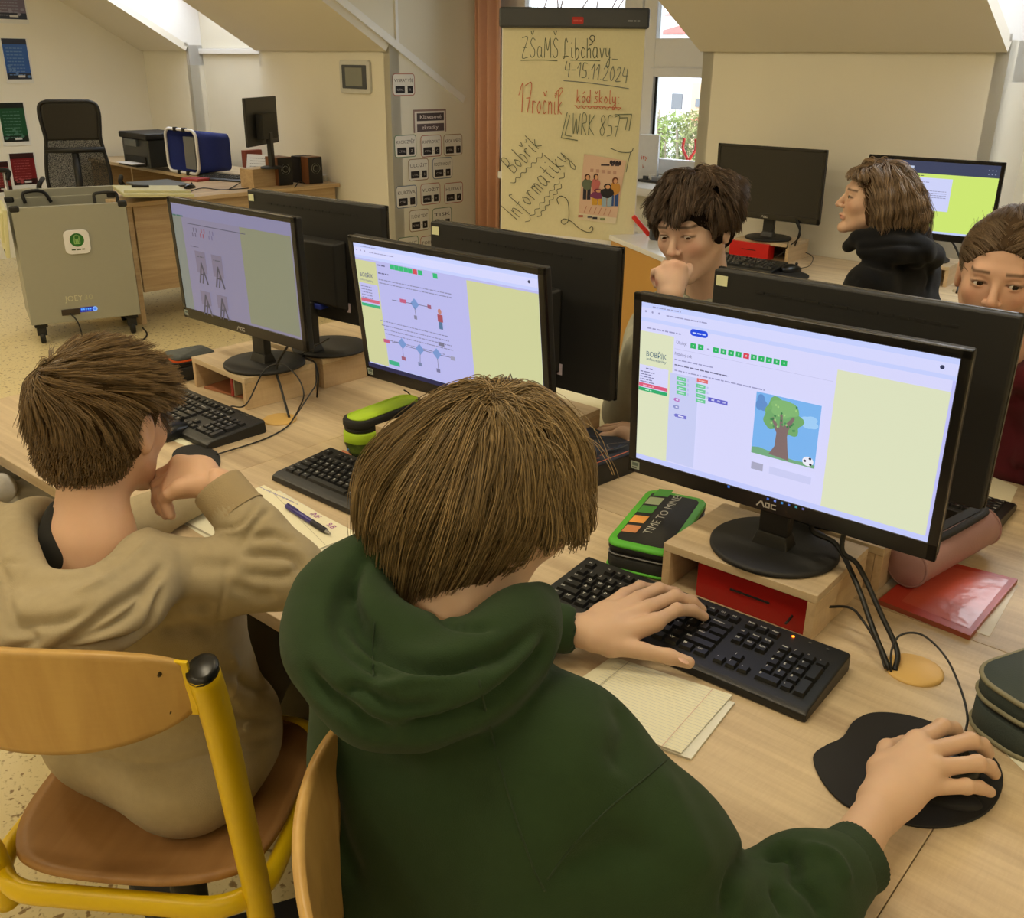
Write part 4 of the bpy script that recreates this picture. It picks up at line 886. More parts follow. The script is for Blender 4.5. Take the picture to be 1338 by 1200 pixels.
b = MB(); p0 = (INV @ FM) @ Vector((FW/2, .9, -.04)); p1 = (INV @ FM) @ Vector((FW/2, -zb+.012, -.62)); b.tube([p0, p1], .012); b.build('leg', METAL, flip)
# paper pad with the writing; pen strokes follow the photo's lettering
PAP = Canvas(); PAP.poly([A, (Bq[0], Bq[1]), (Bq[0], BT+.004), (A[0], BT+.004)], (.885, .865, .73))
def ZP(x, y): return fc(640+x/3.75, y/3.75)
GRN = (.40, .45, .38); RED = (.80, .42, .32); DRK = (.33, .36, .32)
FONT = {'Z': [[(0, 1), (.6, 1), (0, 0), (.65, 0)], [(.1, .5), (.5, .5)]], 'S': [[(.55, .9), (.3, 1), (.08, .8), (.25, .55), (.5, .4), (.5, .1), (.2, 0), (.0, .15)]], 'a': [[(.5, .5), (.2, .55), (.05, .25), (.2, 0), (.48, .15), (.5, .5), (.5, .1), (.62, .0)]],
 'M': [[(0, 0), (.08, 1), (.35, .35), (.62, 1), (.7, 0)]], 'L': [[(.5, .8), (.35, 1), (.22, .8), (.2, .1), (.0, .05), (.1, -.05), (.35, .08), (.65, .05)]], 'i': [[(.1, .5), (.12, .05), (.25, .0)], [(.1, .75), (.12, .78)]],
 'b': [[(.05, 1), (.08, 0), (.35, 0), (.45, .3), (.25, .5), (.08, .35)]], 'c': [[(.4, .45), (.2, .52), (.03, .25), (.18, 0), (.42, .08)]], 'h': [[(.05, 1), (.05, 0)], [(.05, .35), (.25, .5), (.4, .4), (.42, 0)]],
 'v': [[(.0, .5), (.2, 0), (.42, .5)]], 'y': [[(.0, .5), (.05, .15), (.25, .1), (.42, .5)], [(.42, .5), (.4, -.3), (.2, -.5), (.08, -.3), (.5, .05)]], '4': [[(.1, 1), (.0, .45), (.5, .45)], [(.45, .9), (.42, -.05)]],
 '-': [[(.0, .45), (.4, .48)]], '1': [[(.0, .6), (.3, 1), (.28, 0)]], '5': [[(.5, 1), (.12, 1), (.1, .55), (.45, .5), (.48, .1), (.05, .0)]], '.': [[(.05, .02), (.1, .0)]], '2': [[(.02, .75), (.2, 1), (.45, .8), (.3, .4), (.0, 0), (.5, .02)]],
 '0': [[(.25, 1), (.02, .5), (.22, 0), (.48, .45), (.25, 1)]], '7': [[(.0, .95), (.5, 1), (.2, 0)], [(.1, .5), (.42, .52)]], 'r': [[(.05, .5), (.08, 0)], [(.08, .35), (.22, .5), (.38, .45)]], 'o': [[(.22, .5), (.02, .25), (.22, 0), (.42, .25), (.22, .5)]],
 'n': [[(.05, .5), (.05, 0)], [(.05, .35), (.25, .5), (.38, .35), (.42, 0)]], 'k': [[(.05, 1), (.05, 0)], [(.4, .5), (.08, .22), (.45, 0)]], 'K': [[(.05, 1), (.02, 0)], [(.55, 1), (.05, .45), (.6, 0)]], 'd': [[(.42, .35), (.2, .5), (.02, .22), (.2, 0), (.42, .2)], [(.45, 1), (.44, 0)]],
 's': [[(.4, .5), (.1, .42), (.35, .2), (.3, .02), (.0, .05)]], 'l': [[(.1, 1), (.1, .05), (.22, 0)]], ':': [[(.1, .5), (.13, .47)], [(.1, .05), (.13, .02)]], 'W': [[(.0, 1), (.15, 0), (.35, .75), (.55, 0), (.72, 1)]], 'R': [[(.02, 0), (.05, 1), (.4, .95), (.42, .6), (.08, .5), (.5, 0)]],
 '8': [[(.25, .52), (.05, .8), (.25, 1), (.45, .8), (.25, .52), (.02, .25), (.25, 0), (.48, .25), (.25, .52)]], 'B': [[(.02, 0), (.08, 1), (.45, .9), (.35, .55), (.08, .5), (.5, .35), (.42, .05), (.02, 0)]], 'I': [[(.1, 1), (.1, 0)]], 'f': [[(.4, .95), (.2, 1), (.18, .5), (.15, -.3)], [(.0, .45), (.35, .48)]],
 'm': [[(.03, .5), (.03, 0)], [(.03, .35), (.18, .5), (.28, .35), (.28, 0)], [(.28, .35), (.42, .5), (.55, .35), (.56, 0)]], 't': [[(.2, .8), (.18, .05), (.32, 0)], [(.02, .5), (.38, .52)]]}
ACC = {'Š': 'S', 'č': 'c', 'í': 'i', 'ó': 'o', 'š': 's', 'ř': 'r'}
def hand(txt, x0, y0, x1, y1, hgt, col, w=.0035, th=1.3):
    """lettering on a slanted baseline from (x0,y0) to (x1,y1), zoomed photo coordinates"""
    ws = [(.35 if ch == ' ' else max(q[0] for s in FONT[ACC.get(ch, ch)] for q in s)+.22) for ch in txt]; tot = sum(ws)
    L = math.hypot(x1-x0, y1-y0); ux, uy = (x1-x0)/L, (y1-y0)/L; k = L/tot; cx = 0
    for ch, wd in zip(txt, ws):
        if ch != ' ':
            G = [list(s) for s in FONT[ACC.get(ch, ch)]]
            if ch in ACC: 
                hh = 1.18 if ch == 'Š' else .72
                G.append([(.1, hh+.16), (.25, hh), (.42, hh+.2)] if ch in 'Ščšř' else [(.15, hh-.05), (.32, hh+.12)])
            for s in G:
                pts = [ZP(x0+ux*(cx+q[0])*k+uy*q[1]*hgt, y0+uy*(cx+q[0])*k-ux*q[1]*hgt) for q in s]
                PAP.stroke(pts, w, col, 4 if len(pts) > 2 else 0)
        cx += wd
hand('ZŠaMŠ Libchavy', 158, 280, 600, 285, 95, GRN)
PAP.stroke([ZP(152, 296), ZP(240, 294), ZP(330, 298)], .0035, GRN, 4); PAP.stroke([ZP(395, 295), ZP(540, 297)], .0035, GRN); PAP.stroke([ZP(600, 290), ZP(626, 292)], .0035, GRN)
PAP.stroke([ZP(488, 222), ZP(500, 215), ZP(502, 200), ZP(490, 190), ZP(497, 175), ZP(512, 178), ZP(512, 196), ZP(500, 210)], .004, DRK, 3)
hand('4-15.11.2024', 366, 372, 680, 405, 72, (.48, .52, .50)); PAP.stroke([ZP(362, 395), ZP(500, 408), ZP(680, 434)], .0032, (.42, .46, .50), 4)
hand('17', 140, 550, 215, 552, 140, RED); hand('ročník', 205, 555, 360, 560, 120, RED); PAP.stroke([ZP(320, 460), ZP(345, 432), ZP(358, 440), ZP(335, 480)], .003, RED, 3)
hand('kód školy:', 425, 500, 640, 508, 62, RED); PAP.stroke([ZP(415, 518), ZP(640, 528)], .003, RED); PAP.stroke([ZP(420+i*14, 516+(i % 2)*14+i*.6) for i in range(17)], .003, RED, 3)
hand('WRK 857', 402, 655, 640, 672, 100, GRN); PAP.stroke([ZP(380, 550), ZP(350, 675), ZP(430, 688)], .004, GRN); PAP.stroke([ZP(392, 565), ZP(368, 662), ZP(400, 668)], .004, GRN)
PAP.stroke([ZP(612, 562), ZP(695, 560), ZP(682, 640)], .004, GRN); PAP.stroke([ZP(636, 578), ZP(676, 577), ZP(664, 636)], .004, GRN)
hand('Bobřík', 118, 850, 262, 705, 90, DRK); hand('Informatiky', 130, 1080, 400, 770, 105, DRK)
def wav(a, b, n, amp, w=.0032):
    P = []
    for i in range(n+1):
        s = i/n; x = a[0]+(b[0]-a[0])*s; y = a[1]+(b[1]-a[1])*s; L = math.hypot(b[0]-a[0], b[1]-a[1]); k = amp*(1 if i % 2 else -1); P.append(ZP(x-(b[1]-a[1])/L*k, y+(b[0]-a[0])/L*k))
    PAP.stroke(P, w, DRK, 4)
wav((108, 900), (262, 755), 12, 7); wav((180, 1090), (370, 850), 16, 7); wav((238, 1065), (355, 905), 12, 6)
PAP.stroke([ZP(338, 1000), ZP(330, 975), ZP(350, 960), ZP(380, 980), ZP(388, 1030), ZP(385, 1080), ZP(365, 1098), ZP(350, 1085), ZP(365, 1072), ZP(400, 1085), ZP(440, 1120), ZP(485, 1138), ZP(505, 1125), ZP(500, 1110), ZP(488, 1118)], .004, DRK, 5)
PAP.stroke([ZP(592, 726), ZP(640, 745), ZP(690, 745), ZP(702, 728)], .004, DRK, 4); PAP.stroke([ZP(690, 745), ZP(678, 790), ZP(668, 842)], .0035, DRK, 3)
o = PAP.build('paper_pad', PRINT, flip); o.matrix_local = INV @ FM @ Matrix.Translation((0, 0, -.003))
# A3 poster taped on the pad (drawn from the photo; the code square is left out)
c = Canvas(); q = [ZP(462, 755), ZP(668, 788), ZP(616, 1098), ZP(432, 1075)]
c.poly(q[::-1], (.88, .76, .68)); c.poly([ZP(432, 1075), ZP(616, 1098), ZP(621, 1068), ZP(437, 1045)], (.90, .86, .78))
for i in range(4): x, y = ZP(595+i*14, 796+i*1.5); c.ell(x, y, .008, .011, (.22, .18, .2), 8)
x, y = ZP(545, 800); c.greek(x, y-.012, .09, .014, (.3, .25, .28))
for i in range(5): x, y = ZP(500+i*28, 835+i*3); c.rect(x-.008, y-.008, x+.008, y+.008, (.78, .62, .56)); x, y = ZP(470+(i % 2)*40, 835+i*12); 
def fig(x, y0_, y1_, wd, hair, top, bot, skin=(.86, .66, .52)):
    a, t = ZP(x, y1_), ZP(x, y0_); H = t[1]-a[1]; cx = a[0]; yb = a[1]; w = wd*.00086
    c.rect(cx-w*.55, yb, cx-w*.05, yb+H*.45, bot); c.rect(cx+w*.05, yb, cx+w*.55, yb+H*.45, bot); c.blob(cx, yb+H*.60, w*.75, H*.22, top, int(x), .06); c.ell(cx, yb+H*.88, w*.42, H*.12, hair, 12); c.ell(cx+w*.05, yb+H*.86, w*.27, H*.09, skin, 10)
fig(474, 852, 978, 40, (.30, .20, .16), (.40, .45, .38), (.20, .20, .26)); fig(515, 850, 985, 34, (.22, .14, .14), (.78, .45, .45), (.80, .55, .52)); fig(608, 868, 1010, 42, (.42, .22, .14), (.80, .58, .28), (.22, .35, .62))
fig(528, 925, 1005, 60, (.42, .16, .30), (.50, .24, .42), (.85, .66, .25)); fig(572, 900, 1012, 52, (.12, .10, .12), (.18, .17, .2), (.62, .72, .82))
for i in range(6): x = 462+i*24; c.stroke([ZP(x+12, 1010+i*3), ZP(x, 1040+i*3)], .003, (.75, .52, .45))
for i, k in enumerate(((445, 1059), (490, 1063), (515, 1068), (552, 1073))): x, y = ZP(*k); c.rect(x-.012, y-.005, x+.012, y+.005, [(.7, .35, .3), (.4, .4, .45), (.2, .2, .25), (.5, .55, .4)][i])
o = c.build('poster', PRINT); o.matrix_world = FM @ Matrix.Translation((0, 0, .0008)); tag(o, 'pink poster with five cartoon people taped to the flip chart', 'poster')
# ---------------------------------------------------------------- shortcut cards on the dormer cheek
P0 = WF @ Vector((X3, .3, 1.2)); XM = frame_mat(P0, WF.to_3x3() @ Vector((0, 1, 0)), (0, 0, 1)); cf = uvmap(XM)
def card(cx, cy, w, h, border, title, key, hidden=False, label=''):
    p = cf(500+(cx-w/2)/4.8, 80+cy/4.8); q = cf(500+(cx+w/2)/4.8, 80+cy/4.8); u = cf(500+cx/4.8, 80+(cy-h/2)/4.8); v = cf(500+cx/4.8, 80+(cy+h/2)/4.8)
    W_, H_ = q[0]-p[0], u[1]-v[1]; x, y = (p[0]+q[0])/2, (u[1]+v[1])/2; c = Canvas()
    c.rr(0, 0, W_, H_, .022, border); c.rr(0, 0, W_-.010, H_-.010, .018, (.90, .89, .87)); c.text(title, 0, H_*.12, H_*.21, (.30, .26, .28), width=W_*.84, align='c')
    c.rr(-W_*.17, -H_*.22, W_*.42, H_*.33, .005, (.15, .13, .14)); c.text('CTRL', -W_*.17, -H_*.27, H_*.13, (.75, .72, .72), width=W_*.30, align='c')
    c.rr(W_*.28, -H_*.22, W_*.24, H_*.33, .005, (.15, .13, .14)); c.text(key, W_*.28, -H_*.28, H_*.17, (.75, .72, .72), align='c')
    c.rect(W_*.07, -H_*.23, W_*.12, -H_*.21, (.4, .35, .38))
    o = c.build('shortcut_card', PRINT); o.matrix_world = XM @ Matrix.Translation((x, y, .0015)); tag(o, label, 'card', 'keyboard shortcut cards on the white side wall')
R_, G_, B_, T_ = (.70, .45, .40), (.38, .52, .40), (.40, .48, .58), (.62, .52, .42)
for cx, cy, w, h, bc, t_, k_, lb in ((131, 147, 140, 140, R_, 'VYBRAT VŠE', 'A', 'VYBRAT VŠE card alone above all the other shortcut cards'), (142, 533, 138, 142, G_, 'KROK ZPĚT', 'Z', 'green rimmed KROK ZPĚT card, left end of the second row'), (303, 531, 130, 138, R_, 'KOPÍROVAT', 'C', 'red rimmed KOPÍROVAT card below the striped title card'), (440, 525, 118, 136, T_, 'KROK VPŘED', 'Y', 'KROK VPŘED card at the curtain end of its row'),
    (224, 680, 128, 138, T_, 'ULOŽIT', 'S', 'ULOŽIT card below and between KROK ZPĚT and KOPÍROVAT'), (374, 670, 124, 134, B_, 'PODTRHNOUT', 'U', 'blue rimmed PODTRHNOUT card beside the ULOŽIT card'), (149, 850, 132, 140, B_, 'KURZÍVA', 'I', 'blue rimmed KURZÍVA card at the wall corner end'), (299, 832, 124, 134, R_, 'VLOŽIT', 'V', 'red rimmed VLOŽIT card in the middle of its row'), (444, 825, 118, 130, R_, 'HLEDAT', 'F', 'HLEDAT card beside the curtain'),
    (229, 998, 126, 136, T_, 'TUČNÝ TEXT', 'B', 'TUČNÝ TEXT card just above the black monitor corner'), (372, 985, 120, 134, G_, 'TISK', 'P', 'TISK card partly behind the black monitor'), (160, 1170, 130, 138, G_, 'VYJMOUT', 'X', 'lowest left shortcut card, cut off by the monitor'), (300, 1160, 126, 136, R_, 'FORMÁT', 'M', 'lowest shortcut card beside the monitor corner')):
    card(cx, cy, w, h, bc, t_, k_, label=lb)
p = cf(500+190/4.8, 80+305/4.8); q = cf(500+398/4.8, 80+440/4.8); W_, H_ = q[0]-p[0], p[1]-q[1]; c = Canvas(); c.rect(0, -H_, W_, 0, (.58, .48, .46)); c.rect(.012, -H_+.0, W_-.012, -.012, (.88, .85, .83)); c.rect(.03, -H_*.50, W_-.02, -H_*.16, (.30, .26, .27)); c.text('Klávesové', W_*.52, -H_*.40, H_*.24, (.90, .85, .85), width=W_*.66, align='c'); c.rect(.03, -H_*.96, W_-.02, -H_*.62, (.36, .31, .32)); c.text('zkratky', W_*.5, -H_*.86, H_*.24, (.90, .85, .85), width=W_*.5, align='c')
o = c.build('title_card', PRINT); o.matrix_world = XM @ Matrix.Translation((p[0], p[1], .0015)); tag(o, 'dark striped title card reading Klávesové zkratky above the shortcut cards', 'card')
# ---------------------------------------------------------------- wall panel (thermostat)
PW = frame_mat(WF @ Vector((-5.3, -.001, 1.5)), WF.to_3x3() @ Vector((1, 0, 0)), (0, 0, 1)); pf = uvmap(PW)
cx, cy = pf(466, 100.5); a, b_ = pf(447, 100), pf(486, 100); w = b_[0]-a[0]; u, v = pf(466, 79), pf(466, 122); hh = u[1]-v[1]
th_ = thing('wall_display', 'white framed control panel with a dark screen on the yellowish wall', 'wall panel'); th_.matrix_world = PW @ Matrix.Translation((cx, cy, 0))
b = MB(); b.prism(rrect(w, hh, .02), 0, .02); b.build('frame', mat('offwhite_plastic', (.80, .80, .78), .4), th_, bevel=.003)
b = MB(); b.prism(rrect(w*.80, hh*.72, .006), .02, .024); b.build('screen_surround', mat('dark_grey_plastic', (.28, .30, .33)), th_)
b = MB(); b.prism(rrect(w*.56, hh*.56, .003), .024, .026); b.build('screen', mat('grey_lcd', (.52, .53, .50), .3), th_)
# ---------------------------------------------------------------- posters on the gable wall
GM = frame_mat(WF @ Vector((XG, -1.5, 1.5)), WF.to_3x3() @ Vector((0, 1, 0)), (0, 0, 1)); gf = uvmap(GM)
def gposter(pts, col, label, dark=(.12, .14, .2), tint=(.7, .75, .8)):
    q = [gf(*p) for p in pts]; c = Canvas(.0004); x0 = min(p[0] for p in q); x1 = max(p[0] for p in q); y1 = (q[0][1]+q[1][1])/2; y0 = (q[2][1]+q[3][1])/2; x0 = (q[0][0]+q[3][0])/2; x1 = (q[1][0]+q[2][0])/2
    w, h = x1-x0, y1-y0; c.rect(0, 0, w, h, (.86, .86, .84)); c.rect(.012, .03, w-.012, h-.004, col); c.rect(.012, h-.045, w-.012, h-.004, dark); c.rect(.012, .03, w-.012, .075, dark); c.text('', 0, 0, .1, col)
    r = random.Random(label)
    for i in range(9): 
        yy = h*.18+i*(h*.66)/9; c.greek(w*.15, yy, w*.6, h*.035, tuple(k*.6+t*.4 for k, t in zip(col, tint)))
    for i in range(5): c.blob(w*r.uniform(.12, .85), h*r.uniform(.15, .4), w*.06, h*.03, tuple(min(1, k*.7+t*.35) for k, t in zip(col, tint)), i)
    c.rect(w*.45, .045, w*.7, .06, (.8, .8, .8)); o = c.build('poster', PRINTG); o.matrix_world = GM @ Matrix.Translation((x0, y0, .004)); tag(o, label, 'poster')
    return x0, x1, y0, y1
gposter([(-14, 0-25), (32, -26), (35, 30), (-10, 31)], (.42, .38, .45), 'purple grey poster at the top of the left wall')
gposter([(-2, 50), (32.5, 49.4), (46.6, 107), (9.8, 111)], (.16, .34, .62), 'blue poster hanging on the left wall')
gposter([(-8, 134), (30, 133), (42, 188.5), (6.5, 192)], (.10, .30, .18), 'dark green poster hanging below the blue one', (.1, .12, .1))
gposter([(9, 201.5), (43, 197.6), (54, 245), (18, 247)], (.45, .12, .13), 'dark red poster below the green poster', (.2, .1, .1), (.85, .6, .6))
gposter([(-22, 212), (11, 210), (20, 255), (-10, 257)], (.42, .14, .14), 'dark red poster cut off by the left edge of the photo', (.2, .1, .1), (.85, .6, .6))
# ---------------------------------------------------------------- teacher corner
pe = thing('desk', 'pale oak teacher desk standing out from the wall with two speakers on its edge', 'desk', (-5.93, 3.74, 0), -.04)
MB().box((0, 0, D-.0125), (.78, 1.58, .025)).build('tabletop', OAKY, pe, bevel=.002)
MB().box((0, -.755, (D-.026)/2), (.70, .03, D-.026)).build('end_panel', OAKZ, pe)
MB().box((.345, .02, .46), (.02, 1.50, .52)).build('modesty_panel', OAKZ, pe)
MB().box((0, .755, (D-.026)/2), (.70, .03, D-.026)).build('end_panel', OAKZ, pe)
pd = thing('desk', 'pale oak desk along the far wall carrying the printer', 'desk', W2(-7.30, -.335), WA)
MB().box((0, 0, D+.0), (1.93, .60, .025)).build('tabletop', OAK, pd, bevel=.002)
for k in (-.95, -.2, .95): MB().box((k, 0, (D-.013)/2), (.022, .56, D-.013)).build('side_panel', OAKY, pd)
MB().box((0, .2, D-.15), (1.9, .018, .26)).build('back_panel', OAKZ, pd)
DP = D+.0125
def dz(px, py, z=DP): return on_z(px, py, z)
# printer
p = dz(184, 222); pr = thing('printer', 'black multifunction printer on the far left desk', 'printer', (p[0]+.02, p[1]+.12, DP), -.07)
PB = mat('charcoal_plastic', (.16, .17, .17), .4)
b = MB(); b.box((0, .0, .13), (.43, .30, .20)); b.build('body', PB, pr, bevel=.012)
b = MB(); b.box((0, .0, .25), (.45, .33, .045)); b.build('scanner_lid', BLKM, pr, bevel=.01)
b = MB(); b.box((-.03, -.16, .20), (.20, .02, .05)); b.build('control_panel', mat('grey_lcd2', (.30, .32, .33), .3), pr, bevel=.003)
b = MB(); b.box((0, -.175, .045), (.30, .10, .02)); b.build('output_tray', BLKM, pr, bevel=.004)
b = MB(); b.box((0, -.152, .075), (.34, .012, .06)); b.build('paper_slot', RUB, pr)
b = MB(); b.box((.02, -.19, .058), (.25, .14, .004)); b.build('paper', mat('white_paper', (.90, .90, .92), .7), pr)
# blue folding basket lying on its side
p = dz(238, 228, DP); bk = thing('shopping_basket', 'blue fabric folding basket with a white rim lying on its side', 'basket', (p[0], p[1]+.02, DP+.0125), -.02)
bw_, bh_ = .42, .30; BF = mat('blue_fabric', (.10, .17, .48), .8, noise=.12, bump=.3)
rim = [(x, 0, y+bh_/2) for x, y in rrect(bw_, bh_, .06, 6)]
b = MB(); b.tube(rim, .011, 8, closed=True); b.build('rim', mat('white_plastic', (.88, .88, .90), .4), bk)
R1 = rrect(bw_-.01, bh_-.01, .055, 6); R2 = rrect(bw_*.86, bh_*.84, .04, 6); n = len(R1)
b = MB(); P = [(x, .004, y+bh_/2) for x, y in R1]+[(x+.02, .27, y+bh_*.46) for x, y in R2]; F = [(i, (i+1) % n, n+(i+1) % n, n+i) for i in range(n)]+[tuple(range(n, 2*n))]
b.add(P, F, True); o = b.build('bag', BF, bk); sm = o.modifiers.new('s', 'SOLIDIFY'); sm.thickness = .006
b = MB(); b.box((.06, .05, bh_*.46), (.14, .05, bh_*.75)); b.build('folded_insert', mat('grey_fabric', (.45, .46, .48), .8), bk)
b = MB(); b.box((.14, .10, bh_*.42), (.09, .10, bh_*.6)); b.build('paper_stack', mat('cream_board', (.70, .66, .52), .8), bk)
for x in (-.05, .07): 
    for z in (0.0, bh_): b = MB(); b.box((x, -.004, z), (.03, .032, .03)); b.build('handle_clip', RUB, bk, bevel=.004)
# sheets, tablet, laptop, notebook, mouse
def slab(name, px, py, w, d, h, rz, m, label, cat, z=D, bev=.003, tilt=None):
    p = on_z(px, py, z); b = MB(); b.box((0, 0, h/2), (w, d, h)); o = b.build(name, m, loc=(p[0], p[1], z+.0005), bevel=bev, rot=tilt or (0, 0, rz)); return tag(o, label, cat)
slab('drawing_tablet', 208, 242, .38, .30, .014, -.1, mat('slate_plastic', (.33, .34, .33), .5), 'flat dark grey tablet lying near the front edge of the teacher desk', 'tablet')
slab('notebook', 256, 236, .16, .12, .018, .2, mat('dull_red_cover', (.62, .22, .22), .6), 'small dull red notebook behind the mouse on the teacher desk', 'notebook')
p = on_z(296, 238, D); kb = copy_tree(bpy.data.objects['keyboard.004']) if 'keyboard.004' in bpy.data.objects else None
if kb: kb.location = (p[0]-.27, p[1]-.08, D); kb.rotation_euler = (0, 0, .35); kb['label'] = 'black keyboard on the teacher desk in front of the paper sheets'
p = on_z(248, 246, D); mouse(p[0], p[1], .5, 'black computer mouse on the teacher desk near the tablet', D)
p = on_z(318, 232, D); c = Canvas(); c.rect(0, 0, .21, .15, (.90, .91, .93), False); [c.greek(.03, .12-i*.02, .15, .008, (.6, .62, .66)) for i in range(4)]
o = c.build('paper_sheet', PRINT); o.matrix_world = frame_mat((p[0]-.14, p[1]+.12, D+.001), (.9, .35, 0), (-.1, .25, 1)); tag(o, 'white printed sheet leaning behind the teacher keyboard', 'sheet')
o = slab('paper_sheet', 296, 233, .28, .20, .002, .1, MATS['white_paper'], 'white blank sheet lying flat on the teacher desk', 'sheet', bev=0)
# teacher monitor on wooden blocks
p = on_z(350, 222, D+.12); 
def blk(px, py, w, d, h, z, label, m=OAKZ):
    q = on_z(px, py, z); o = MB().box((0, 0, h/2), (w, d, h)).build('wooden_block', m, loc=(q[0], q[1], z+.0004), rot=(0, 0, .1), bevel=.002); return tag(o, label, 'block')
blk(340, 243, .13, .22, .12, D, 'pale wooden block under the screen on the teacher desk')
tm = thing('computer_monitor', 'black monitor seen edge on beside the speakers on the teacher desk', 'monitor', (p[0]-.10, p[1]+.05, D+.121), -1.03)
b = MB(); b.box((0, 0, .30), (.50, .02, .30)); b.build('housing', BLK, tm, bevel=.004)
b = MB(); b.box((0, .035, .27), (.24, .05, .16)); b.build('rear_cover', BLKM, tm, bevel=.006)
b = MB(); b.box((0, -.0108, .305), (.475, .002, .27)); b.build('screen', mat('dark_screen', (.1, .1, .105)), tm)
b = MB(); b.box((0, .05, .12), (.05, .03, .22)); b.build('stand_neck', BLK, tm, bevel=.004)
b = MB(); b.lathe([(.075, 0), (.075, .01), (.06, .014)], (0, .05, 0), 32); b.build('base', BLKM, tm)
q = on_z(372, 215, D); b = MB(); b.box((0, 0, .09), (.10, .12, .18)); tag(b.build('desk_box', BLKM, loc=(-5.72, 4.36, D+.0005), bevel=.006), 'black box behind the speakers against the wall', 'box')
q = on_z(334, 200, D+.12); b = MB(); b.box((0, 0, .07), (.05, .16, .14)); tag(b.build('card_box', mat('red_brown_card', (.55, .26, .18), .6), loc=(q[0]-.05, q[1], D+.0005+.0)), 'reddish brown box behind the teacher screen', 'box')
WN = wood('walnut_veneer', (.52, .33, .20), (.42, .26, .15), 2, rough=.4)
def speaker(px, py, w, d, h, rz, label):
    q = on_z(px, py, D); s = thing('speaker', label, 'speaker', (q[0], q[1], D), rz)
    MB().box((0, 0, h/2), (w, d, h)).build('cabinet', WN, s, bevel=.002)
    MB().box((0, -d/2-.004, h/2), (w-.006, .008, h-.006)).build('baffle', BLKM, s, bevel=.002)
    b = MB(); b.lathe([(.034, -.002), (.034, .004), (.028, .006), (.02, -.0)], (0, 0, 0), 28, axis='y', caps=False); o = b.build('cone', mat('cream_cone', (.80, .80, .74), .5), s, loc=(0, -d/2-.009, h*.58))
    b = MB(); b.lathe([(.014, 0), (.012, .006), (.0, .010)], (0, 0, 0), 20, axis='y', caps=False); b.build('dust_cap', RUB, s, loc=(0, -d/2-.008, h*.58), rot=(0, 0, PI))
    return s
speaker(366, 241, .115, .15, .185, 1.5, 'wooden sided speaker nearer the screen on the teacher desk')
speaker(405, 239, .115, .15, .18, 1.5, 'wooden sided speaker at the wall end of the teacher desk')
q = on_z(420, 236, D); b = MB(); b.box((0, 0, .02), (.10, .05, .04)); tag(b.build('socket_block', mat('offwhite_plastic', (.8, .8, .78)), loc=(q[0], q[1], D+.0005), rot=(0, 0, .3), bevel=.004), 'small white socket block beside the end speaker', 'socket block')
cable([tuple(on_z(300, 247, D+.003)), tuple(on_z(320, 236, D+.02)), tuple(on_z(335, 232, D+.04)), tuple(on_z(350, 236, D+.01))], .004, 'tangled black cable on the teacher desk below the screen')
cable([tuple(on_z(236, 256, D+.003)), tuple(on_z(262, 246, D+.003)), tuple(on_z(290, 248, D+.003)), tuple(on_z(325, 246, D+.003))], .003, 'thin black mouse cable across the teacher desk')
cable([tuple(on_z(385, 245, D+.003)), tuple(on_z(392, 237, D+.03)), tuple(on_z(398, 240, D+.003))], .004, 'speaker cable between the two speakers')
# ---------------------------------------------------------------- office chair
oc = thing('office_chair', 'black mesh office chair with a tall back at the teacher desk', 'office chair', (at(96, 190, 7.0)[0], at(96, 190, 7.0)[1], 0), 1.05)
MESH = bpy.data.materials.new('open_mesh_fabric'); MESH.use_nodes = True; t = MESH.node_tree; b_ = t.nodes['Principled BSDF']; b_.inputs['Base Color'].default_value = (.012, .012, .012, 1); b_.inputs['Roughness'].default_value = .6
tcn = t.nodes.new('ShaderNodeTexCoord'); vv = t.nodes.new('ShaderNodeTexVoronoi'); vv.inputs['Scale'].default_value = 260; gt = t.nodes.new('ShaderNodeMath'); gt.operation = 'LESS_THAN'; gt.inputs[1].default_value = .48
t.links.new(tcn.outputs['Object'], vv.inputs['Vector']); t.links.new(vv.outputs['Distance'], gt.inputs[0])
ml = t.nodes.new('ShaderNodeMath'); ml.operation = 'MULTIPLY_ADD'; ml.inputs[1].default_value = -.35; ml.inputs[2].default_value = 1; t.links.new(gt.outputs[0], ml.inputs[0]); t.links.new(ml.outputs[0], b_.inputs['Alpha'])
prof = [(.16, .50), (.19, .56), (.215, .66), (.215, .78), (.195, .92), (.185, 1.0), (.195, 1.10), (.20, 1.18), (.185, 1.235), (.14, 1.255)]
def backc(x, z): return .10*math.cos(x*2.6)+.02*math.sin((z-.5)*5)
L_ = spline([(-w, z) for w, z in prof], 5); outl = L_+[(-x, z) for x, z in L_[::-1]]
b = MB(); b.tube([(x, backc(x, z)-.02, z) for x, z in outl], .013, 8, closed=True); b.build('back_frame', BLKM, oc)
def grid(z0, z1, off, nx=14, nz=16):
    P = []; F = []
    for j in range(nz+1):
        z = z0+(z1-z0)*j/nz; w = np.interp(z, [p[1] for p in prof], [p[0] for p in prof])
        for i in range(nx+1): x = -w+2*w*i/nx; P.append((x, backc(x, z)-.02+off, z))
    for j in range(nz):
        for i in range(nx): k = j*(nx+1)+i; F.append((k, k+1, k+nx+2, k+nx+1))
    b = MB(); b.add(P, F, True); return b
grid(.51, .99, 0).build('mesh_back', MESH, oc)
o = grid(.985, 1.25, 0).build('headrest', mat('black_leatherette', (.13, .125, .12), .45), oc); o.modifiers.new('s', 'SOLIDIFY').thickness = .035
b = MB(); b.tube([(-.20, .06, .92), (0, .03, .92), (.20, .06, .92)], .02, 8); b.build('back_bar', BLKM, oc)
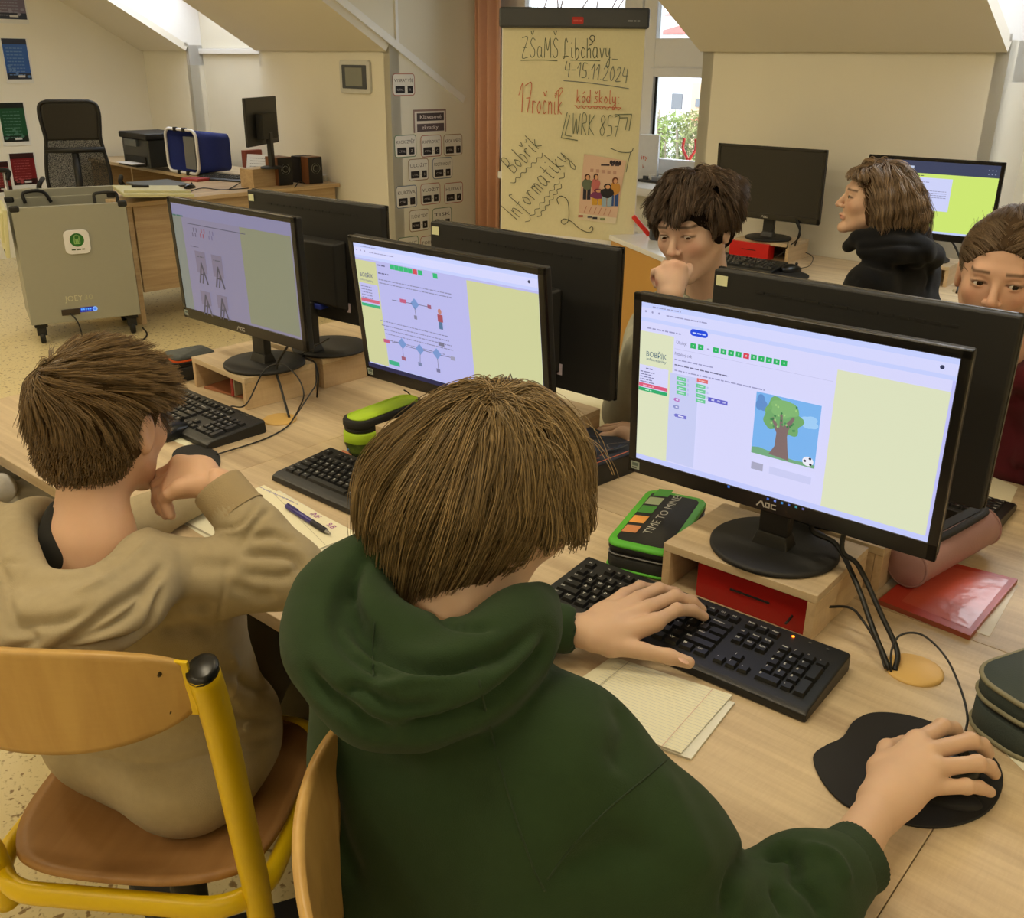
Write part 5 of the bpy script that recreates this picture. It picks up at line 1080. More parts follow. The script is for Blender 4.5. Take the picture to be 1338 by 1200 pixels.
b = MB(); b.prism(rrect(.48, .46, .10), .42, .50); b.build('seat_cushion', mat('black_leatherette', (.13, .125, .12)), oc, bevel=.03, seg=4, loc=(0, .26, 0))
b = MB(); b.tube([(0, .05, .9), (0, .0, .62), (0, .1, .40), (0, .22, .40)], .025, 8); b.build('back_support', BLKM, oc)
for s in (-1, 1):
    b = MB(); b.tube(spline([(s*.22, .25, .43), (s*.29, .25, .45), (s*.30, .22, .62), (s*.28, .12, .68), (s*.28, .38, .69)], 5), .018, 8); b.build('armrest', BLKM, oc)
b = MB(); b.tube([(0, .26, .42), (0, .26, .10)], .028, 12); b.build('gas_column', BLKM, oc)
for k in range(5): a = 2*PI*k/5; b = MB(); b.tube([(0, .26, .11), (.28*math.cos(a), .26+.28*math.sin(a), .07)], .02, 8); o = b.build('base_arm', BLKM, oc); b = MB(); b.lathe([(.028, -.012), (.03, 0), (.028, .012)], (.28*math.cos(a), .26+.28*math.sin(a), .031), 14, axis='x'); b.build('castor', RUB, o)
# ---------------------------------------------------------------- laptop charging trolley
F0 = Vector(on_z(50, 452, 0)); F1 = Vector(on_z(184, 437, 0)); F0.z = F1.z = 0; tx = (F1-F0).normalized(); ty = Vector((-tx.y, tx.x, 0))
TM = frame_mat(F0, tx, (0, 0, 1)); tf = uvmap(TM)    # local: x along the front, y up, z towards the viewer
a_, b2, c2, d2 = tf(20, 271), tf(164.4, 265), tf(183, 406), tf(36, 432)
tw = ((b2[0]-a_[0])+(c2[0]-d2[0]))/2; x0 = (a_[0]+d2[0])/2; z0 = (c2[1]+d2[1])/2; z1 = (a_[1]+b2[1])/2; dp = .46
trl = thing('charging_trolley', 'grey laptop charging trolley on castors with its lid folded open', 'trolley'); trl.location = TM @ Vector((x0+tw/2, 0, -dp/2)); trl.rotation_euler = (0, 0, math.atan2(tx.y, tx.x))
# local of trolley: x along the front, -y towards the viewer, z up
GY = mat('warm_grey_steel', (.60, .60, .55), .42, noise=.02); CRM = mat('cream_steel', (.80, .79, .62), .45, noise=.02); h2 = dp/2; tw2 = tw/2
MB().box((0, -h2+.012, (z0+z1)/2), (tw, .024, z1-z0)).build('front_panel', GY, trl, bevel=.004)
MB().box((0, h2-.012, (z0+z1)/2+.0), (tw, .024, z1-z0)).build('rear_panel', GY, trl, bevel=.004)
for s in (-1, 1): MB().box((s*(tw2-.012), 0, (z0+z1)/2-.02), (.022, dp-.05, z1-z0-.04)).build('side_panel', GY, trl, bevel=.003)
MB().box((0, 0, z0+.02), (tw-.05, dp-.05, .02)).build('floor_panel', GY, trl)
for i in range(7): MB().box((-tw2+.07+i*(tw-.14)/6, .02, z1-.16), (.006, dp-.10, .20)).build('divider', BLKM, trl)
MB().box((0, h2-.0, z1+.02), (tw, .03, .05)).build('rear_rim', GY, trl, bevel=.004)
for sx in (-1, 1):
    for sy in (-1, 1): MB().box((sx*(tw2-.018), sy*(h2-.012), z1-.008), (.05, .04, .032)).build('corner_cap', RUB, trl, bevel=.008)
b = MB(); b.tube(spline([(.14, -h2+.02, z1-.01), (.14, -h2+.03, z1+.045), (.17, -h2+.03, z1+.055), (.23, -h2+.03, z1+.055), (.26, -h2+.03, z1+.045), (.26, -h2+.02, z1-.01)], 4), .009, 8); b.build('carry_handle', RUB, trl)
b = MB(); b.tube(spline([(-.20, h2-.05, z1-.03), (-.20, h2-.05, z1+.03), (-.10, h2-.05, z1+.035), (-.06, h2-.05, z1-.03)], 4), .010, 8); b.build('carry_handle', RUB, trl)
# open lid leaf to the right, resting level, and the one hanging on the left
ld = MB().box((0, 0, 0), (.40, dp+.02, .02)).build('lid', CRM, trl, bevel=.004, loc=(tw2+.21, .10, z1+.015), rot=(0, .05, 0))
MB().box((-.05, .12, .014), (.10, .03, .02)).build('lid_latch', RUB, ld, bevel=.003)
MB().box((0, -.18, .016), (.38, .014, .016)).build('lid_rib', CRM, ld)
l2 = MB().box((-.012, 0, -.13), (.022, dp+.02, .26)).build('side_door', CRM, trl, bevel=.004, loc=(-tw2-.016, 0, z1-.01), rot=(0, .10, 0))
MB().box((-.028, -.05, -.10), (.02, dp*.7, .16)).build('door_pocket', CRM, l2, bevel=.004)
for y in (-.18, -.12): b = MB(); b.lathe([(.006, 0), (.006, .004)], (-.026, y, -.235), 10, axis='x'); b.build('rivet', RUB, l2)
b = MB(); b.tube([(-tw2+.02, h2+.03, .3), (-tw2+.02, h2+.03, z1+.14)], .010, 8); b.build('pull_rod', METAL, trl)
b = MB(); b.tube(spline([(-tw2-.22, h2+.05, z1+.10), (-tw2-.05, h2+.03, z1+.15), (-tw2+.04, h2+.03, z1+.15), (-tw2+.03, h2+.03, z1+.10)], 5), .014, 8); b.build('pull_handle', RUB, trl)
for sx in (-1, 1):
    for sy in (-1, 1):
        f = MB().box((sx*(tw2-.05), sy*(h2-.05), z0-.012), (.07, .06, .022)).build('castor_bracket', RUB, trl, bevel=.004)
        b = MB(); b.box((sx*(tw2-.05), sy*(h2-.05), z0-.045), (.05, .045, .05)); b.build('fork', BLKM, f)
        b = MB(); b.lathe([(.030, -.014), (.036, -.010), (.036, .010), (.030, .014)], (sx*(tw2-.05), sy*(h2-.05), .0365), 20, axis='x'); b.build('wheel', RUB, f)
def tl(px, py): u = tf(px, py); return u[0]-x0-tw/2, u[1]
# badge, controls, lettering on the front
cx, cy = tl(100.5, 316); b = MB(); b.prism(rrect(.135, .135, .03), 0, .012); bd = b.build('sign_plate', mat('white_plastic', (.88, .88, .9)), trl, bevel=.003, loc=(cx, -h2-.0005, cy), rot=(PI/2, 0, 0))
c = Canvas(); c.ell(0, .012, .038, .038, (.16, .42, .16), 32); c.rr(0, .004, .034, .030, .004, (.55, .72, .45)); c.stroke([(-.012, .018), (-.012, .032), (0, .040), (.012, .032), (.012, .018)], .006, (.55, .72, .45), 4); c.ell(0, .026, .004, .004, (.16, .42, .16), 10); 
for i in range(3): c.stroke([(-.010+i*.010, -.006), (-.010+i*.010, .014)], .003, (.16, .42, .16))
c.greek(-.035, -.045, .07, .012, (.25, .35, .25)); c.build('sign_print', PRINT, bd, loc=(0, 0, .0126))
cx, cy = tl(104, 392.5); c = Canvas(); c.text('JOEY', -.085, .0, .045, (.78, .77, .66), width=.095); c.text('30', .014, .0, .045, (.70, .69, .58), width=.05)
c.build('lettering', PRINT, trl, loc=(cx+.01, -h2-.0008, cy), rot=(PI/2, 0, 0))
cx, cy = tl(101, 406)
cp = MB().box((cx-.035, -h2-.003, cy-.004), (.10, .008, .035)).build('socket_strip', mat('dark_bronze', (.20, .16, .13), .4), trl, bevel=.002)
c = Canvas(); c.rect(-.04, -.014, .04, .014, (.03, .10, .55)); 
for i in range(5): c.rect(-.034+i*.012, -.002, -.026+i*.012, .008, (.35, .65, 1)); c.rect(-.033+i*.012, -.009, -.027+i*.012, -.006, (.3, .5, 1))
c.ell(.042, 0, .014, .014, (.55, .72, .95), 20); c.ell(.042, 0, .009, .009, (.30, .50, .9), 20)
c.build('status_display', SCREEN, trl, loc=(cx+.055, -h2-.0012, cy+.002), rot=(PI/2-.0, 0, 0))
b = MB(); b.tube(spline([(cx-.04, -h2-.005, cy-.01), (cx-.01, -h2-.03, cy-.06), (cx+.0, -h2-.03, cy-.14), (cx-.01, -h2+.02, cy-.2)], 6), .004, 6); b.build('power_cable', CABLE, trl)
cable([tuple(on_z(186, 428, .06)), tuple(on_z(192, 436, .01)), tuple(on_z(188, 443, .005)), tuple(on_z(178, 445, .005))], .005, 'black cable on the floor beside the right castor of the trolley')
# ================================================================ THINGS ON THE DESKS
def on_desk(px, py, h=0): return Vector(on_z(px, py, D+h))
def sheet_quad(px, name, label, cat, col=(.90, .89, .82), z=.0008, th=.0006, draw=None, m=None):
    P = [on_desk(*p) for p in px]; c0 = sum(P, Vector())/len(P); xd = (P[1]-P[0]).normalized()
    T = frame_mat((c0.x, c0.y, D+z), xd, Vector((0, 0, 1)).cross(xd)); f = uvmap(T); q = [f(*p) for p in px]
    c = Canvas(.00008); a = sum(q[i][0]*q[(i+1) % len(q)][1]-q[(i+1) % len(q)][0]*q[i][1] for i in range(len(q)))
    if a < 0: q = q[::-1]
    c.poly(q, col, False)
    if draw: draw(c, f)
    o = c.build(name, m or PRINT); o.matrix_world = T; n = len(q)
    b = MB(); b.T = T; b.prism(q, -z+.0003, -.0001); e = b.build('page_block', mat('page_edges', (.84, .83, .78), .8))
    return o, e, T, f
# ruled notebook under the green hoodie's left forearm
def notebook(parts, label):
    """parts: list of (pixel quad, height, colour, draw); the pile is one thing"""
    root = None
    for i, (px, z, col, draw, nm_) in enumerate(parts):
        o, e, T, f = sheet_quad(px, nm_, label, 'notebook', col, z, draw=draw)
        if root is None:
            root = thing('notebook', label, 'notebook', T.translation); root.location.z = D; bpy.context.view_layer.update()
        for k in (o, e):
            mw = k.matrix_world.copy(); k.parent = root; k.matrix_parent_inverse = root.matrix_world.inverted(); k.matrix_world = mw
    return root
def ruled(c, f):
    a, b_, e, g = f(780, 856), f(932, 915), f(884, 965), f(700, 900)
    for i in range(1, 22):
        s = i/22; p = (a[0]+(g[0]-a[0])*s*1.35, a[1]+(g[1]-a[1])*s*1.35); q = (b_[0]+(e[0]-b_[0])*s*1.35, b_[1]+(e[1]-b_[1])*s*1.35)
    A_, B_, C_, D_ = [np.array(f(*k)) for k in ((812, 862), (957, 908), (892, 988), (730, 925))]
    for i in range(1, 24):
        s = i/24; p = A_+(D_-A_)*s; q = B_+(C_-B_)*s; c.stroke([p, q], .0005, (.72, .74, .76))
    p, q = A_+(B_-A_)*.84, D_+(C_-D_)*.84; c.stroke([p, q], .0006, (.80, .62, .60))
    c.stroke([A_+(B_-A_)*.08, D_+(C_-D_)*.08], .0012, (.70, .68, .62))
notebook([([(800, 862), (960, 918), (903, 992), (720, 925)], .0035, (.88, .88, .84), None, 'lower_pages'), ([(800, 858), (957, 908), (890, 984), (710, 920)], .0065, (.91, .90, .80), ruled, 'open_page')], 'open ruled notebook under the left forearm of the green hoodie')
def writing2(c, f):
    r = random.Random(4)
    c.stroke([f(352, 640), f(425, 712)], .0012, (.72, .70, .60))
    for i in range(5): p = f(345+i*9, 640+i*4); c.greek(p[0]-.02, p[1], .04, .004, (.62, .62, .72))
    def pk(t_, x, y): p = f(x, y); c.text(t_, p[0], p[1], .018, (.60, .30, .62), rot=-.1)
    pk('INF', 404, 672); pk('9.B', 425, 686)
    for i in range(4): p = f(360+i*3, 690+i*5); c.greek(p[0], p[1], .05, .003, (.74, .74, .74))
notebook([([(365, 641), (471, 702), (400, 729), (280, 668)], .0045, (.88, .87, .80), None, 'lower_pages'), ([(345, 634), (468, 697), (399, 724), (283, 660)], .0075, (.91, .89, .78), writing2, 'open_page'), ([(345, 634), (400, 662), (300, 712), (232, 676)], .0060, (.90, .89, .80), None, 'left_page')], 'open notebook with purple writing and a pen between the two hoodies')
sheet_quad([(232, 680), (275, 671), (330, 705), (296, 720)], 'paper_sheet', '', 'sheet')[0]
o = [x for x in bpy.data.objects if x.name.startswith('paper_sheet')][-1]
for o_ in list(bpy.data.objects):
    if o_.name.startswith('paper_sheet') and 'label' not in o_: tag(o_, 'thin loose sheet under the beige hoodie notebook at its left end', 'sheet')
    if o_.name.startswith('page_block') and o_.parent is None: bpy.data.objects.remove(o_)
sheet_quad([(222, 566), (252, 578), (246, 584), (215, 572)], 'paper_sheet', '', 'sheet', (.90, .90, .80)); 
sheet_quad([(700, 488), (780, 508), (905, 545), (880, 575), (770, 555), (690, 520)], 'paper_sheet', '', 'sheet', (.90, .88, .76))
sheet_quad([(1270, 612), (1330, 637), (1308, 684), (1245, 668)], 'paper_sheet', '', 'sheet', (.90, .87, .76))
sheet_quad([(1170, 790), (1250, 770), (1330, 765), (1293, 832)], 'paper_sheet', '', 'sheet', (.90, .90, .90))
sheet_quad([(1285, 958), (1300, 952), (1338, 980), (1400, 1000), (1400, 1032), (1338, 1008)], 'paper_sheet', '', 'sheet', (.89, .88, .80))
for lb in ('corner of a sheet between the leftmost keyboard and its mouse', 'white sheet on the far desk in front of the grey sweater boy', 'white sheet in front of the maroon hoodie girl', 'white sheet sticking out under the red folder', 'white sheet under the dark green case at the right edge'):
    for o_ in bpy.data.objects:
        if o_.name.startswith('paper_sheet') and 'label' not in o_: tag(o_, lb, 'sheet'); break
for o_ in list(bpy.data.objects):
    if o_.name.startswith('page_block') and o_.parent is None: bpy.data.objects.remove(o_)
c = Canvas(); 
# blue folder corner on the far desk
o, e, T, f = sheet_quad([(800, 560), (835, 548), (870, 560), (850, 575)], 'folder', '', 'folder', (.12, .42, .68), z=.003); tag(o, 'bright blue folder corner beside the dark picture box', 'folder'); bpy.data.objects.remove(e)
# pens
def pen(a, b_, label, col, r=.0052, h=.0125, grip=None):
    A_, B_ = on_desk(*a, h), on_desk(*b_, h); L = (B_-A_).length; t = thing('pen', label, 'pen'); t.matrix_world = frame_mat(A_, B_-A_, Vector((0, 0, 1)).cross(B_-A_))
    b = MB(); b.lathe([(r*.5, 0), (r*.9, .002), (r, .01), (r, L*.60)], (0, 0, 0), 14, axis='x'); b.build('barrel', mat('pen_'+label.split()[0], col, .3), t)
    b = MB(); b.lathe([(r*1.04, L*.60), (r*1.04, L*.88), (r*.8, L*.91)], (0, 0, 0), 14, axis='x'); b.build('grip', mat('pen_grip_'+label.split()[0], grip or (.12, .12, .16), .6), t)
    b = MB(); b.lathe([(r*.75, L*.91), (r*.2, L)], (0, 0, 0), 12, axis='x'); b.build('tip', METAL, t)
    b = MB(); b.box((L*.16, 0, r+.0015), (L*.24, .003, .0015)); b.build('clip', mat('pen_'+label.split()[0], col), t)
    return t
pen((374, 661), (432, 698), 'navy blue retractable pen lying on the open notebook', (.16, .12, .50))
pen((792, 499), (818, 509), 'black pen with a metal tip on the paper behind the middle screens', (.10, .10, .10), h=.008)
def pencil(a, b_, col, label):
    A_, B_ = on_desk(*a, .005), on_desk(*b_, .005); L = (B_-A_).length; t = thing('pencil', label, 'pencil', group=None); t.matrix_world = frame_mat(A_, B_-A_, Vector((0, 0, 1)).cross(B_-A_))
    b = MB(); b.lathe([(.0038, 0), (.0038, L*.86)], (0, 0, 0), 6, axis='x', smooth=False); b.build('shaft', mat('pencil_'+label.split()[0], col, .4), t)
    b = MB(); b.lathe([(.0038, L*.86), (.0008, L)], (0, 0, 0), 8, axis='x'); b.build('point', mat('pencil_wood', (.82, .68, .5), .6), t)
pencil((455, 588), (486, 606), (.20, .42, .70), 'blue pencil lying between the middle keyboard and its riser')
pencil((463, 588), (492, 604), (.80, .82, .82), 'white pencil lying beside the blue one near the middle riser')
pencil((448, 590), (478, 608), (.72, .42, .32), 'brownish pencil lying nearest the middle keyboard')
# ---- cases
def rbox(b, w, d, z0, z1, r, taper=0):
    A_ = rrect(w, d, r, 6); n = len(A_); P = []; F = []; lv = [(z0, .97), (z0+.004, 1), (z1-.004, 1-taper), (z1, .97-taper)]
    for z, s in lv: P += [(x*s, y*s, z) for x, y in A_]
    for k in range(len(lv)-1): F += [(k*n+i, k*n+(i+1) % n, (k+1)*n+(i+1) % n, (k+1)*n+i) for i in range(n)]
    F += [tuple(range(n-1, -1, -1)), tuple(range(3*n, 4*n))]; b.add(P, F, True)
    return b
def case(name, label, cat, c, rz, w, d, h, body, lid, trim, zip_z=.6, r=.03, lidtop=None, pipe=.0035):
    t = thing(name, label, cat, c, rz); b = MB(); rbox(b, w, d, 0, h*zip_z, r); b.build('body', body, t)
    b = MB(); rbox(b, w-.004, d-.004, h*zip_z, h*zip_z+.012, r); b.build('zipper_band', mat('black_zip_tape', (.09, .09, .09), .7, bump=.4, bscale=600), t)
    b = MB(); rbox(b, w, d, h*zip_z+.010, h, r); ld = b.build('lid', lid, t)
    if trim:
        for z in (h-.003, h*zip_z+.011, .003): b = MB(); b.tube([(x*1.0, y*1.0, z) for x, y in rrect(w, d, r, 6)], pipe, 6, closed=True); b.build('piping', trim, t)
    return t, ld
# lime green case by the leftmost cable cover
LM = mat('lime_fabric', (.66, .80, .16), .7, noise=.08, bump=.3, bscale=500); BF2 = mat('black_fabric', (.10, .10, .09), .75, bump=.3, bscale=500)
a_, b2 = on_desk(436, 568, .0), on_desk(545, 528, .03); 
cA = on_desk(490, 562, .01); ang = math.atan2((on_desk(540, 545)-on_desk(438, 585)).y, (on_desk(540, 545)-on_desk(438, 585)).x)
t, ld = case('pencil_case', 'lime green and black zipped pencil case between two risers', 'pencil case', (cA.x+.012, cA.y+.018, D), ang, .225, .075, .062, LM, BF2, None, .52, .034)
b = MB(); rbox(b, .205, .058, .062, .0635, .027); b.build('lid_panel', LM, t)
b = MB(); b.box((-.01, -.0385, .016), (.003, .001, .018)); b.build('seam_stitch', BF2, t)
# black and green case with lettering
P3 = [on_desk(787, 706, .055), on_desk(868, 722, .055), on_desk(934, 655, .055), on_desk(852, 638, .055)]
cM = sum(P3, Vector())/4; ex = ((P3[1]-P3[0])+(P3[2]-P3[3])); wM = ex.length/2; ex.normalize(); ey = ((P3[3]-P3[0])+(P3[2]-P3[1])); dM = ey.length/2
GREEN = mat('bright_green_trim', (.34, .70, .20), .6); 
t = thing('pencil_case', 'black pencil case with green edges, coloured squares and white lettering', 'pencil case', (cM.x, cM.y, D), math.atan2(ex.y, ex.x)); H_ = .055
b = MB(); rbox(b, wM, dM, 0, .028, .022); b.build('body', BF2, t)
b = MB(); rbox(b, wM-.005, dM-.005, .028, .036, .02); b.build('zipper_band', mat('black_zip_tape', (.09, .09, .09)), t)
b = MB(); rbox(b, wM, dM, .036, H_-.004, .022); ld = b.build('lid', BF2, t)
b = MB(); rbox(b, wM+.001, dM+.001, .044, H_, .022); b.build('green_edge', GREEN, t)
b = MB(); rbox(b, wM-.022, dM-.022, .050, H_+.001, .014); b.build('lid_panel', BF2, t)
b = MB(); b.tube([(x, y, .006) for x, y in rrect(wM, dM, .022, 6)], .0025, 6, closed=True); b.build('piping', GREEN, t)
b = MB(); b.tube([(x, y, .032) for x, y in rrect(wM-.003, dM-.003, .02, 6)], .0014, 5, closed=True); b.build('zip_teeth', mat('zip_teeth', (.45, .45, .45), .4), t)
TMx = frame_mat((cM.x, cM.y, D+H_+.0014), ex, Vector((0, 0, 1)).cross(ex)); f = uvmap(TMx); c = Canvas(.0001)
def Q8(x, y): return f(760+x/5.455, 500+y/5.455)
for (x, y), col in (((583, 787), (.30, .58, .24)), ((518, 845), (.62, .66, .52)), ((468, 905), (.28, .55, .22)), ((410, 975), (.90, .62, .30)), ((355, 1043), (.78, .52, .34))):
    u = np.array(Q8(x, y)); e1 = np.array(Q8(x+52, y+6))-u; e2 = np.array(Q8(x-22, y+24))-u
    c.poly([u-e1-e2, u-e1+e2, u+e1+e2, u+e1-e2] if (e1[0]*e2[1]-e1[1]*e2[0]) < 0 else [u-e1-e2, u+e1-e2, u+e1+e2, u-e1+e2], col)
    for sx_, sy_ in ((-.45, -.1), (.4, -.1), (0, .45)): k = u+e1*sx_+e2*sy_; 
p0 = np.array(Q8(490, 1085)); p1 = np.array(Q8(722, 812)); v_ = p1-p0; rot = math.atan2(v_[1], v_[0]); c.text('TIME TO MINE!', p0[0], p0[1], .0215, (.70, .70, .66), width=float(np.hypot(*v_)), rot=rot)
o = c.build('lettering', PRINT, t); bpy.context.view_layer.update(); o.matrix_local = t.matrix_world.inverted() @ TMx
# pink cylinder case on the red folder
PK = mat('dusty_pink_leatherette', (.63, .48, .475), .55, bump=.15, bscale=300)
zb_ = .011
f0 = on_desk(1183, 745, .042); f1 = on_desk(1283, 690, .042); L = (f1-f0).length; t = thing('pencil_case', 'dusty pink round pencil case, unzipped, lying on the red folder', 'pencil case', (f0.x, f0.y, D+zb_+.036), math.atan2((f1-f0).y, (f1-f0).x)); R_c = .035
n = 26; P = []; F = []; prof = [(0, .0), (0, .88), (.004, .97), (.012, 1), (L-.012, 1), (L-.004, .97), (L, .86), (L, 0)]
b = MB(); b.lathe([(max(.0005, R_c*s), x) for x, s in prof], (0, 0, 0), 36, axis='x', caps=False); b.build('body', PK, t)
for x in (.004, L-.004): b = MB(); b.tube([(x, R_c*.97*math.cos(a), R_c*.97*math.sin(a)) for a in [2*PI*i/30 for i in range(30)]], .0028, 6, closed=True); b.build('end_piping', PK, t)
b = MB(); b.tube(spline([(.05, -.008, R_c*.98), (.09, -.012, R_c*.99), (L-.04, -.010, R_c), (L-.005, .0, R_c*.95)], 5), .005, 8, flat=1.6); b.build('zipper_band', mat('black_zip_tape', (.09, .09, .09)), t)
b = MB(); b.box(((L+.06)/2, .008, R_c*.96), (L-.08, .020, .006)); b.build('opening', RUB, t, bevel=.002)
b = MB(); b.box((.012, .008, R_c+.003), (.034, .009, .007), rz=.5); b.build('zip_pull', mat('gunmetal', (.24, .23, .20), .35, metal=.7), t, bevel=.002)
o, e, T, f = sheet_quad([(1148, 784), (1268, 831), (1330, 757), (1215, 728)], 'folder', '', 'folder', (.68, .22, .16), z=.0085, m=PRINTG); tag(o, 'shiny red plastic folder under the pink pencil case', 'folder'); 
t_ = o; e.name = 'pages'; mw = e.matrix_world.copy(); e.parent = o; e.matrix_parent_inverse = o.matrix_world.inverted(); e.matrix_world = mw; e.data.materials[0] = mat('red_folder_edge', (.60, .30, .22), .4)
c = Canvas(.0001); q = [f(*p) for p in ((1178, 786), (1266, 822), (1318, 758), (1225, 737))][::-1]; 
for i, col in ((0, (.74, .32, .25)),): c.poly(q, col)
oo = c.build('plastic_sleeve', attr_mat('clear_plastic_sleeve', .3, coat=.35), o); oo.location = (0, 0, .0004)
b_m = MATS['clear_plastic_sleeve']; tt = b_m.node_tree; nz_ = tt.nodes.new('ShaderNodeTexNoise'); nz_.inputs['Scale'].default_value = 30; bp_ = tt.nodes.new('ShaderNodeBump'); bp_.inputs['Strength'].default_value = .35; bp_.inputs['Distance'].default_value = .003
tcc = tt.nodes.new('ShaderNodeTexCoord'); tt.links.new(tcc.outputs['Object'], nz_.inputs['Vector']); tt.links.new(nz_.outputs['Fac'], bp_.inputs['Height']); tt.links.new(bp_.outputs[0], tt.nodes['Principled BSDF'].inputs['Normal']); tt.links.new(bp_.outputs[0], tt.nodes['Principled BSDF'].inputs['Coat Normal'])
# dark green case at the right edge
DG = mat('dark_green_grey_fabric', (.20, .24, .23), .75, bump=.3, bscale=500); TR = mat('olive_piping', (.50, .48, .38), .6)
p = on_desk(1335, 940, .0); t, ld = case('pencil_case', 'dark green grey pencil case with olive piping at the right edge', 'pencil case', (p.x+.028, p.y+.01, D+.0012), 1.15, .20, .12, .078, DG, DG, TR, .50, .045)
b = MB(); b.tube([(x, y, .048) for x, y in rrect(.196, .116, .043, 6)], .0025, 6, closed=True); b.build('zip_teeth', TR, t)
# orange and black small case left of the leftmost riser
p = on_desk(243, 500, .0); t, ld = case('pencil_case', 'small black and orange pencil case left of the leftmost riser', 'pencil case', (p.x-.045, p.y+.045, D), -.1, .085, .115, .066, BF2, mat('orange_trim', (.85, .34, .10), .6), None, .58, .016)
b = MB(); rbox(b, .087, .117, .058, .068, .016); b.build('lid_panel', mat('grey_black_camouflage', (.28, .30, .30), .7, noise=.6, nscale=60), t)
b = MB(); rbox(b, .089, .119, .050, .052, .016); b.build('trim_line', BF2, t)
# dark picture box beside the middle riser
a_, b2, c2 = on_desk(791, 632), on_desk(824, 619), on_desk(760, 545)
ex = (b2-a_).normalized(); p = on_desk(791, 632); w_, d_ = .40, .19; ang = math.atan2(ex.y, ex.x)
t = thing('picture_box', 'low dark box with a printed blue and orange lid behind the green hoodie hair', 'box', (0, 0, 0), 0)
ex = Vector((math.cos(ang), math.sin(ang), 0)); ey = Vector((-ex.y, ex.x, 0)); O = a_-ex*.17; t.location = (O.x, O.y, D); t.rotation_euler = (0, 0, ang)
MB().box((.15, .095, .0225), (.30, .19, .045)).build('body', mat('near_black_card', (.11, .12, .14), .5), t, bevel=.0015)
c = Canvas(.00015); c.rect(0, 0, .30, .19, (.14, .16, .22)); r = random.Random(11)
for i in range(60): x, y = r.uniform(.01, .27), r.uniform(.03, .17); col = [(.16, .20, .30), (.20, .25, .36), (.48, .28, .22), (.38, .36, .36), (.12, .14, .2), (.3, .32, .34)][i % 6]; c.stroke([(x, y), (x+r.uniform(.01, .04), y+r.uniform(-.012, .012)), (x+r.uniform(.03, .06), y+r.uniform(-.02, .02))], r.uniform(.002, .008), col, 3) if x < .24 else None
c.rect(0, 0, .30, .0025, (.72, .38, .26)); c.build('printed_lid', PRINT, t, loc=(0, 0, .0452))
# black phone by the lime case
o = slab('phone', 476, 591, .14, .07, .008, -.55, mat('black_glass', (.06, .06, .07), .15), 'black phone lying between the lime green case and the middle riser', 'phone', D)
# ================================================================ CHAIRS
YEL_ = mat('yellow_powder_coat', (.87, .74, .05), .35, noise=.03, bump=.05)
def shell(b, f, nu, nv, th):
    """thin curved plywood from surface f(u,v)->point, u,v in [-1,1]"""
    P = []; 
    for s in (0, 1):
        for j in range(nv+1):
            for i in range(nu+1):
                u, v = -1+2*i/nu, -1+2*j/nv; p = np.array(f(u, v)); e = 1e-3; n_ = np.cross(np.array(f(u+e, v))-p, np.array(f(u, v+e))-p); n_ /= np.linalg.norm(n_); P.append(p+n_*th*(s-.5))
    F = []; K = (nu+1)*(nv+1)
    for j in range(nv):
        for i in range(nu): a = j*(nu+1)+i; F.append((a, a+nu+1, a+nu+2, a+1)); F.append((K+a, K+a+1, K+a+nu+2, K+a+nu+1))
    ed = [i for i in range(nu+1)]+[(j+1)*(nu+1)-1 for j in range(1, nv+1)]+[nv*(nu+1)+i for i in range(nu-1, -1, -1)]+[j*(nu+1) for j in range(nv-1, 0, -1)]
    for k in range(len(ed)): a, c_ = ed[k], ed[(k+1) % len(ed)]; F.append((a, c_, K+c_, K+a))
    b.add(P, F, True); return b
def sq(u, v, p=3.2):
    """square -> rounded square"""
    m_ = max(abs(u), abs(v)); l = (abs(u)**p+abs(v)**p)**(1/p); k = m_/l if l > 1e-9 else 1; return u*k, v*k
